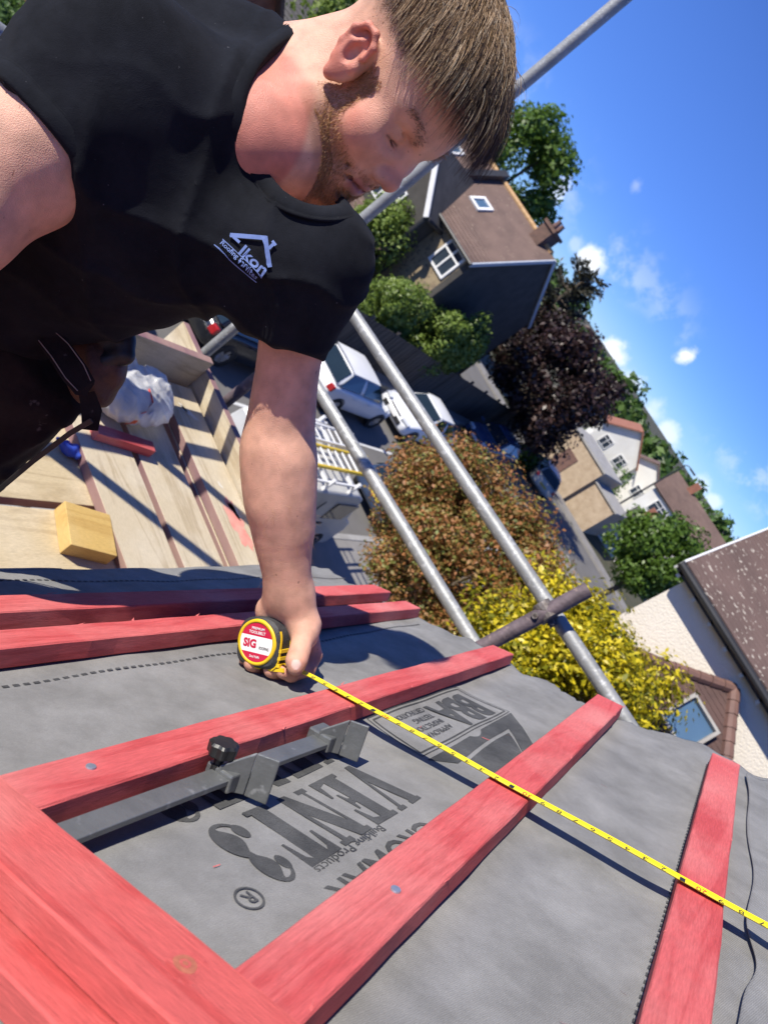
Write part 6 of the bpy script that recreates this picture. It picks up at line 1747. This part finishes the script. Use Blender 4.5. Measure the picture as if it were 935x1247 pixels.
# beard and moustache
n2 = 80000
d = hr.normal(size=(n2, 3)); d /= np.linalg.norm(d, axis=1)[:, None]
q0 = d * [.066, .090, .095] + [0, .015, -.045]
P0, N0 = project(q0, F_head, 3); q = head_local(P0); m0 = (beard_w(q) > .03) & (q[:, 2] < .04)
P0 = P0[m0]; n2 = len(P0)
for _ in range(7):
    d_ = F_head(P0); P0 = P0 - normal_of(F_head, P0) * d_[:, None] * .9
N0 = normal_of(F_head, P0); q = head_local(P0); bw = beard_w(q)
keep = (bw > hr.uniform(.12, 1., n2)) & (q[:, 2] < .03) & (F_skull(P0) < .0055)
roots, nor, qk = P0[keep], N0[keep], q[keep]; n = len(roots)
L_ = (.0028 + .0045 * sstep(-qk[:, 2], .06, .11)) * hr.uniform(.6, 1.25, n)
dr = nor * .55 - h_z * .75 + h_y * .25 + hr.normal(size=(n, 3)) * .25; dr /= np.linalg.norm(dr, axis=1)[:, None]
path = roots[:, None] + dr[:, None] * L_[:, None, None] * np.linspace(-.1, 1, 4)[None, :, None] - (h_z * .3)[None, None] * (L_[:, None, None] * (np.linspace(0, 1, 4) ** 2)[None, :, None])
strands('beard', roots, path, hr.uniform(.00016, .00030, n), np.clip(hr.uniform(.0, 1., n)[:, None] * .9 + .1 * np.linspace(0, 1, 4)[None], 0, 1), M['beard'], person)
nA = 2600
iA = hr.integers(0, len(VV[1]), nA); PA = VV[1][iA]; okA = (PA[:, 1] < cp(0, 712, 1.04)[1]) & (PA[:, 1] > cp(0, 470, .95)[1]); PA = PA[okA]
NA = normal_of(F_arml, PA); dA = NA * .35 + unit(W_L - E_L)[None] * .8 + hr.normal(size=PA.shape) * .35; dA /= np.linalg.norm(dA, axis=1)[:, None]
strands('arm_hair', PA, PA[:, None] + dA[:, None] * hr.uniform(.006, .013, len(PA))[:, None, None] * np.linspace(0, 1, 3)[None, :, None], hr.uniform(.00006, .00011, len(PA)), np.repeat(hr.uniform(.4, 1., len(PA))[:, None], 3, 1), M['beard'], person)
# eyebrows and lashes
n3 = 420
sx = hr.choice([-1, 1], n3); u = hr.uniform(0, 1, n3)
q0 = np.stack([sx * (.014 + .040 * u), .097 - .020 * u ** 1.6, .026 + .008 * np.sin(u * 2.2) + hr.normal(size=n3) * .0024 * (1.1 - .5 * u)], 1)
P0, N0 = project(q0, F_skull, 8)
dr = N0 * .35 + (sx[:, None] * h_x) * .85 + h_z * (.35 - .6 * u)[:, None] + hr.normal(size=(n3, 3)) * .15; dr /= np.linalg.norm(dr, axis=1)[:, None]
path = P0[:, None] + dr[:, None] * hr.uniform(.005, .009, n3)[:, None, None] * np.linspace(0, 1, 3)[None, :, None]
wE = hr.uniform(.0002, .0003, n3); tE = np.repeat(hr.uniform(.25, .75, n3)[:, None], 3, 1)
for s_ in (-1, 1): strands('eyebrow', P0[sx == s_], path[sx == s_], wE[sx == s_], tE[sx == s_], M['hair'], person)
n4 = 120
sx = hr.choice([-1, 1], n4); u = hr.uniform(0, 1, n4)
q0 = np.stack([sx * (.022 + .023 * u), .094 - .011 * u, np.full(n4, -.001)], 1)
P0, N0 = project(q0, F_skull, 6)
dr = N0 * .8 - h_z * .6 + (sx[:, None] * h_x) * .3 + hr.normal(size=(n4, 3)) * .12; dr /= np.linalg.norm(dr, axis=1)[:, None]
path = P0[:, None] + dr[:, None] * hr.uniform(.004, .007, n4)[:, None, None] * np.linspace(0, 1, 3)[None, :, None]
for s_ in (-1, 1): strands('eyelashes', P0[sx == s_], path[sx == s_], np.full((sx == s_).sum(), .00022), np.zeros(((sx == s_).sum(), 3)), M['hair'], person)

# ------------------------------------------------------------------ trousers, boots, belt things
H_L = cp(28, 448, 1.04); H_R = cp(-110, 350, .95)
dn = -c_u * math.cos(PITCH) + c_w * math.sin(PITCH)      # straight down
dn = np.array([CX @ [0, 0, -1], -CY @ [0, 0, -1], FW @ [0, 0, -1.]])
hip_z = to_world(H_L)[2]
leg = hip_z - (DZ + .09)
K_L, A_L = H_L + dn * leg * .5 + c_r * .03, H_L + dn * leg
K_R, A_R = H_R + dn * leg * .5 - c_r * .01, H_R + dn * leg
tro = [(ell(PELV - t_up * .03, (.172, .122, .13), TR3), 0), (cap(H_L, K_L, .100, .074), .06), (cap(K_L, A_L, .074, .062), .04), (cap(H_R, K_R, .100, .074), .06), (cap(K_R, A_R, .074, .062), .04)]
waist = PELV + t_up * .075
def F_tro(P):
    d = union(tro, P); q = P @ TR3.T
    d = d + .004 * np.sin(P[:, 0] * 40 + P[:, 1] * 62 + 3 * np.sin(P[:, 2] * 30)) + .0025 * np.sin(P[:, 1] * 120 + 3 * np.sin(P[:, 0] * 50)) 
    return np.maximum(np.maximum(d, (P - waist) @ t_up), (P - (A_L + dn * .02)) @ dn)
lo, hi = box_of(tro, .02)
TV, TQ = surface(F_tro, lo, hi, .007)
tr_o = link_mesh('trousers', fast_mesh('trousers', to_world(TV), TQ, True), M['trousers'], person)
M['boot'] = mat('boot', (.05, .032, .02), (.09, .055, .035), 12, .7, .4, 90)
for A in (A_L, A_R):
    w = to_world(A + dn * .0); b = MB()
    bx = [(cap(np.array([w[0], w[1], DZ + .05]), np.array([w[0] + .15, w[1], DZ + .045]), .05, .042), 0), (cap(np.array([w[0], w[1], DZ + .05]), np.array([w[0], w[1], DZ + .16]), .052, .055), .03)]
    Fb = lambda P: np.maximum(union(bx, P), DZ + .004 - P[:, 2])
    lo, hi = box_of(bx); BV, BQ = surface(Fb, lo, hi, .008)
    link_mesh('boot', fast_mesh('boot', BV, BQ, True), M['boot'], person)
# pocket flap with pale stitching, belt holster
M['leather'] = mat('leather', (.06, .028, .016), (.11, .055, .03), 30, .6, .4, 160)
M['stitch'] = mat('stitch', (.22, .18, .16), (.3, .26, .22), 60, .8)
def ribbon(name, pts, w, mat_, parent, t=.004):
    """strap through picture points (px, py, depth), facing the phone"""
    P = [cp(*p) for p in pts]; b = MB(); V = []
    for i, p in enumerate(P):
        tg = unit(P[min(i + 1, len(P) - 1)] - P[max(i - 1, 0)]); nn = unit(np.cross(tg, unit(p))); bk = unit(np.cross(nn, tg)) * t
        if bk[2] < 0: bk = -bk
        ww = w[i] if hasattr(w, '__len__') else w
        V += [p - nn * ww / 2, p + nn * ww / 2, p + nn * ww / 2 + bk, p - nn * ww / 2 + bk]
    n = len(P)
    b.add(to_world(V), [(i * 4 + k, i * 4 + (k + 1) % 4, (i + 1) * 4 + (k + 1) % 4, (i + 1) * 4 + k) for i in range(n - 1) for k in range(4)] + [(3, 2, 1, 0), tuple(range(4 * n - 4, 4 * n))])
    return b.build(name, mat_, parent, bevel=.001)
fl_ = ribbon('pocket_flap', [(56, 408, .925), (72, 426, .922), (90, 452, .925), (104, 472, .93), (110, 476, .935)], [.028, .031, .034, .030, .018], M['trousers'], tr_o)
for s in (-1, 1):
    ribbon('stitching', [(56 + s * 9, 408 - s * 6, .918), (73 + s * 10, 426 - s * 8, .915), (91 + s * 11, 452 - s * 8, .918), (103 + s * 8, 470 - s * 6, .923)], .0012, M['stitch'], fl_, .001)
hol = [(cap(cp(126, 446, 1.0), cp(112, 462, 1.0), .026, .030), 0), (cap(cp(132, 420, 1.0), cp(120, 450, 1.0), .024, .028), .02), (cap(cp(104, 430, 1.0), cp(118, 470, 1.02), .03, .028), .02)]
lo, hi = box_of(hol); BV, BQ = surface(lambda P: union(hol, P) + .002 * np.sin(P[:, 0] * 200) , lo, hi, .004)
ho = link_mesh('holster', fast_mesh('holster', to_world(BV), BQ, True), M['leather'], tr_o)
hm = [(cap(cp(126, 412, .985), cp(152, 414, .985), .016, .013), 0), (cap(cp(150, 408, .985), cp(154, 432, .985), .013, .012), .01), (cap(cp(146, 434, .985), cp(128, 440, .985), .012, .014), .01), (ell(cp(140, 422, .99), (.020, .016, .012)), .01)]
lo, hi = box_of(hm); BV, BQ = surface(lambda P: union(hm, P), lo, hi, .003)
tg_ = link_mesh('belt_tool', fast_mesh('belt_tool', to_world(BV), BQ, True), M['knob_black'], tr_o)
ribbon('strap', [(112, 512, .95), (85, 528, .96), (40, 562, .98), (-10, 604, 1.0)], .007, M['knob_black'], tr_o, .002)
ribbon('leg_pocket', [(106, 478, .965), (112, 500, .97), (110, 524, .975)], [.02, .026, .02], M['trousers'], tr_o)

# ------------------------------------------------------------------ tape measure in the hand
tf_w = rp(-.550, .866, .0425)
tl_ = math.radians(13)
tx_w = RS * math.cos(tl_) + RN * math.sin(tl_); ty_w = RS * math.sin(tl_) - RN * math.cos(tl_); tn_w = -Y
tape = thing('tape_measure', 'yellow and black tape measure held in the hand, blade drawn out across the battens', 'tape measure', tuple(tf_w))
def tp(x, y, z): return tf_w + tx_w * x + ty_w * y + tn_w * z
def case_poly(r=.036, flat=.7):
    P = []
    for a in np.linspace(0, 2 * math.pi, 56, endpoint=False):
        c, s = math.cos(a), math.sin(a); k = 4.2 if s > 0 else 2.6
        rr = r / (abs(c) ** k + abs(s) ** k) ** (1 / k)
        P.append((c * rr * 1.0, s * rr * .98))
    return P
def slab_poly(b, poly, z0, z1, mi=0, bev=.003):
    n = len(poly); V = []
    c = np.mean(poly, 0)
    for z, k in ((z0, 1 - bev / .036), (z0 + (bev if z1 > z0 else -bev), 1), (z1 - (bev if z1 > z0 else -bev), 1), (z1, 1 - bev / .036)):
        V += [tp(*(c + (np.array(p) - c) * k), z) for p in poly]
    F = [(i * n + k, i * n + (k + 1) % n, (i + 1) * n + (k + 1) % n, (i + 1) * n + k) for i in range(3) for k in range(n)] + [tuple(reversed(range(n))), tuple(range(3 * n, 4 * n))]
    b.add(V, F, mi)
b = MB(); slab_poly(b, case_poly(.0355), -.020, .0185, 0, .004)
cs = b.build('case', M['case_black'], tape, smooth=False)
b = MB(); n = 48
for r0, r1, z in ((.0315, .0275, .0205),):
    V = []
    for r_, zz in ((.0325, .0175), (.0318, z), (.0278, z + .0006), (.0272, .0185)):
        V += [tp(r_ * math.cos(a), r_ * math.sin(a), zz) for a in np.linspace(0, 2 * math.pi, n, endpoint=False)]
    b.add(V, [(i * n + k, i * n + (k + 1) % n, (i + 1) * n + (k + 1) % n, (i + 1) * n + k) for i in range(3) for k in range(n)])
b.build('yellow_ring', M['case_yellow'], tape, smooth=True)
b = MB(); sq = case_poly(.0362)
for k0, k1 in ((0, 8), (51, 56), (12, 15)):               # yellow frame over the shoulder and mouth
    for z0, z1 in ((.0115, .0145), (-.012, -.009)):
        pp = [sq[k % 56] for k in range(k0, k1 + 1)]; m = len(pp); V = []
        for sc_, zz in ((1.0, z0), (1.035, z0), (1.035, z1), (1.0, z1)): V += [tp(p[0] * sc_, p[1] * sc_, zz) for p in pp]
        b.add(V, [(i * m + k, i * m + k + 1, (i + 1) * m + k + 1, (i + 1) * m + k) for i in range(3) for k in range(m - 1)])
for yy in (.004, .014, .024):
    V = [tp(.034, yy, .0150), tp(.0385, yy, .0135), tp(.0385, yy + .0045, .0135), tp(.034, yy + .0045, .0150), tp(.034, yy, -.014), tp(.0385, yy, -.012), tp(.0385, yy + .0045, -.012), tp(.034, yy + .0045, -.014)]
    b.add(V, [(0, 1, 2, 3), (4, 7, 6, 5), (0, 4, 5, 1), (1, 5, 6, 2), (2, 6, 7, 3)])
V = [tp(x, y, z) for z in (.0125, -.0125) for x, y in ((.020, .030), (.044, .0285), (.046, .0335), (.020, .0365))]
b.add(V, [(0, 1, 2, 3), (7, 6, 5, 4), (0, 4, 5, 1), (1, 5, 6, 2), (2, 6, 7, 3), (3, 7, 4, 0)])
b.build('yellow_frame', M['case_yellow'], tape)
b = MB(); n = 40; R_ = .0272
def disc_part(y0, y1, mi, z):
    ys = np.linspace(y0, y1, 14); L_, Rr = [], []
    for y in ys:
        x = math.sqrt(max(R_ * R_ - y * y, 0)); L_.append((-x, y)); Rr.append((x, y))
    V = [tp(*p, z) for p in L_] + [tp(*p, z) for p in Rr]; m = len(ys)
    b.add(V, [(k, k + 1, m + k + 1, m + k) for k in range(m - 1)], mi)
disc_part(-R_ * .999, -.0085, 0, .0202); disc_part(-.0085, .0145, 1, .0202); disc_part(.0145, R_ * .999, 0, .0202)
lb = b.build('label', [M['label_red'], M['label_white']], tape)
def tape_text(t_, x0, y0, w, h, mi_, bold=.02):
    v, f = text_polys(t_, 1., bold); v = fit(v, w, h); g = MB()
    g.add([tp(x0 + p[0], y0 - p[1], .0206) for p in v], f); return g.build('label_print', mi_, lb)
tape_text('SIG', -.0215, .0085, .022, .0125, M['label_red'], .05)
tape_text('ROOFING', .006, .0085, .0165, .0042, M['ink'])
tape_text('PREMIUM', -.010, -.0175, .0215, .0035, M['label_white']); tape_text('TOOLBELT', -.014, -.0115, .028, .0042, M['label_white'])
tape_text('5m/16ft', -.0085, .0215, .017, .0035, M['label_white'])
# blade: runs straight up the slope over the battens
mouth = tp(.038, .0255, 0)
s_m = mouth @ RS; n_m = mouth @ RN + RD
def blade_pt(t):
    """centre line; t = distance up the slope from the mouth"""
    f = min(1, max(0, t / .06)); f = f * f * (3 - 2 * f)
    s = s_m + t; y = mouth[1] * (1 - f) + .870 * f - .003 * f * math.sin((s + .4) * 2)
    hgt = .0262 + .0012 * math.sin((s + .41) / .25 * math.pi) ** 2
    return np.array([s, y, n_m * (1 - f) + hgt * f])
b = MB(); V = []; ts = np.linspace(0, .98, 170); w5 = [(-.0104, .0026), (-.0055, .0008), (0, 0), (.0055, .0008), (.0104, .0026)]
TILT = math.radians(6)
for t in ts:
    c = blade_pt(t)
    for o, z in w5: V.append(rp(c[0], c[1] + o * math.cos(TILT), c[2] + z - o * math.sin(TILT)))
for t in ts:
    c = blade_pt(t)
    for o, z in w5: V.append(rp(c[0], c[1] + o * math.cos(TILT), c[2] + z - .0003 - o * math.sin(TILT)))
m = len(ts); k5 = 5
F = [(i * 5 + j, i * 5 + j + 1, (i + 1) * 5 + j + 1, (i + 1) * 5 + j) for i in range(m - 1) for j in range(4)]
F2 = [tuple(reversed([q + m * 5 for q in f])) for f in F]
b.add(V, F + F2); bl_ = b.build('blade', M['tape_yellow'], tape, smooth=True)
bk = MB(); red = MB()
def on_blade(t, o, lift=.00025):
    c = blade_pt(t); z = .0026 * (abs(o) / .0104) ** 1.6
    return rp(c[0], c[1] + o * math.cos(TILT), c[2] + z - o * math.sin(TILT) + lift)
k = 0
for i in range(0, 480):
    t = .965 - i * .0020
    if t < .01: break
    ln = .0085 if i % 10 == 0 else (.0052 if i % 5 == 0 else .0032)
    wd = .00065 if i % 10 == 0 else .00040
    for sgn in (-1,):
        bk.add([on_blade(t - wd, sgn * .0101), on_blade(t + wd, sgn * .0101), on_blade(t + wd, sgn * (.0101 - ln)), on_blade(t - wd, sgn * (.0101 - ln))], [(0, 1, 2, 3)])
num = {}
for i in range(1, 48):
    t = .965 - i * .020
    if t < .02: break
    s_ = str(i % 10) if i % 10 else str(i)
    if s_ not in num:
        v, f = text_polys(s_, 1.); num[s_] = (fit(v, .0056 * len(s_), .0080), f)
    v, f = num[s_]; g = red if i % 10 == 0 else bk
    g.add([on_blade(t + .0028 * len(s_) - p[0], .0060 - p[1] + .001) for p in v], f)
bk.build('printed_scale', M['ink'], bl_); red.build('printed_scale', M['ink_red'], bl_)

# ------------------------------------------------------------------ plastic bag and rags on the boards
M['bag'] = None
m_, nt, bs = new_mat('bag'); N, L = nt.nodes, nt.links
tc = N.new('ShaderNodeTexCoord'); n1 = N.new('ShaderNodeTexNoise'); n1.inputs['Scale'].default_value = 14; n1.inputs['Detail'].default_value = 4; L.new(tc.outputs['Object'], n1.inputs['Vector'])
cr = N.new('ShaderNodeValToRGB'); cr.color_ramp.elements[0].position = .35; cr.color_ramp.elements[1].position = .65; cr.color_ramp.elements[0].color = (.60, .60, .60, 1); cr.color_ramp.elements[1].color = (.82, .82, .81, 1); L.new(n1.outputs[0], cr.inputs[0]); L.new(cr.outputs[0], bs.inputs['Base Color'])
bs.inputs['Roughness'].default_value = .34; bs.inputs['Transmission Weight'].default_value = .45; bs.inputs['Specular IOR Level'].default_value = .6
vn_ = N.new('ShaderNodeTexVoronoi'); vn_.inputs['Scale'].default_value = 26; vn_.feature = 'DISTANCE_TO_EDGE'; L.new(tc.outputs['Object'], vn_.inputs['Vector'])
bp = N.new('ShaderNodeBump'); bp.inputs['Strength'].default_value = .5; bp.inputs['Distance'].default_value = .01; L.new(vn_.outputs[0], bp.inputs['Height']); L.new(bp.outputs[0], bs.inputs['Normal'])
M['bag'] = m_
bc = to_world(cp(158, 492, 2.62)); bc[2] = DZ + .04 + .085
bc = bc - [0, 0, .012]
bi = [(ell(bc, (.115, .155, .072)), 0), (ell(bc + [.02, -.10, .01], (.10, .09, .060)), .06), (ell(bc + [-.05, .06, .02], (.07, .08, .06)), .05), (cap(bc + [-.06, -.05, .04], bc + [-.14, -.1, .12], .035, .016), .04)]
def F_bag(P):
    q = P * 1.0
    a_ = np.sin(q[:, 0] * 41 + 2.2 * np.sin(q[:, 1] * 23 + q[:, 2] * 31)); b_ = np.sin((q[:, 1] + q[:, 2] * .7) * 57 + 2.4 * np.sin(q[:, 0] * 37)); c_ = np.sin((q[:, 0] - q[:, 1] + q[:, 2]) * 97 + 1.7 * np.sin(q[:, 1] * 61))
    w = .0055 * np.abs(a_) + .0050 * np.abs(b_) + .0028 * np.abs(c_)
    return np.maximum(union(bi, P) + w - .008, DZ + .0395 - P[:, 2])
lo, hi = box_of(bi, .02); BV, BQ = surface(F_bag, lo, hi, .0045)
bag = link_mesh('plastic_bag', fast_mesh('plastic_bag', BV, BQ, True), M['bag'])
tag(bag, 'crumpled clear white plastic bag with red and blue print on the scaffold boards', 'plastic bag')
bv2 = BVHTree.FromPolygons([Vector(p) for p in BV], [tuple(int(k) for k in q) for q in BQ])
def bag_print(pxs, w, mname):
    g = MB(); V = []
    for p in pxs:
        dr_ = unit(ray(*p)); h = bv2.ray_cast(Vector((0, 0, 0)), Vector(dr_))
        if h[0] is None: continue
        V.append(np.array(h[0]) - dr_ * .002)
    up_ = np.array([0, 0, w / 2])
    if len(V) > 1:
        P = [];
        for q in V: P += [q - up_, q + up_]
        g.add(P, [(2 * i, 2 * i + 2, 2 * i + 3, 2 * i + 1) for i in range(len(V) - 1)]); g.build('bag_print', M[mname], bag)
M['print_blue'] = mat('print_blue', (.03, .10, .5), (.05, .14, .55), 20, .5)
M['print_orange'] = mat('print_orange', (.75, .13, .03), (.7, .16, .05), 20, .5)
bag_print([(181, 474), (184, 482), (186, 491), (181, 497)], .012, 'print_red'); bag_print([(184, 497), (178, 502), (172, 504)], .012, 'print_red')
bag_print([(154, 515), (160, 514), (167, 514)], .022, 'print_orange'); bag_print([(180, 505), (184, 503), (188, 500)], .014, 'print_blue')
M['rag_blue'] = mat('rag_blue', (.02, .05, .35), (.04, .09, .45), 20, .6)
rc = to_world(cp(85, 551, 2.32)); rc[2] = DZ + .02
ri = [(ell(rc, (.030, .034, .016)), 0), (cap(rc + [-.01, -.02, .006], rc + [-.03, -.055, .014], .013, .008), .015)]
lo, hi = box_of(ri); BV, BQ = surface(lambda P: np.maximum(union(ri, P) + .004 * np.sin(P[:, 0] * 150 + 2 * np.sin(P[:, 1] * 90)), DZ + .0015 - P[:, 2]), lo, hi, .006)
tag(link_mesh('rag', fast_mesh('rag', BV, BQ, True), M['rag_blue']), 'crumpled bright blue rag on the stained scaffold board', 'rag')
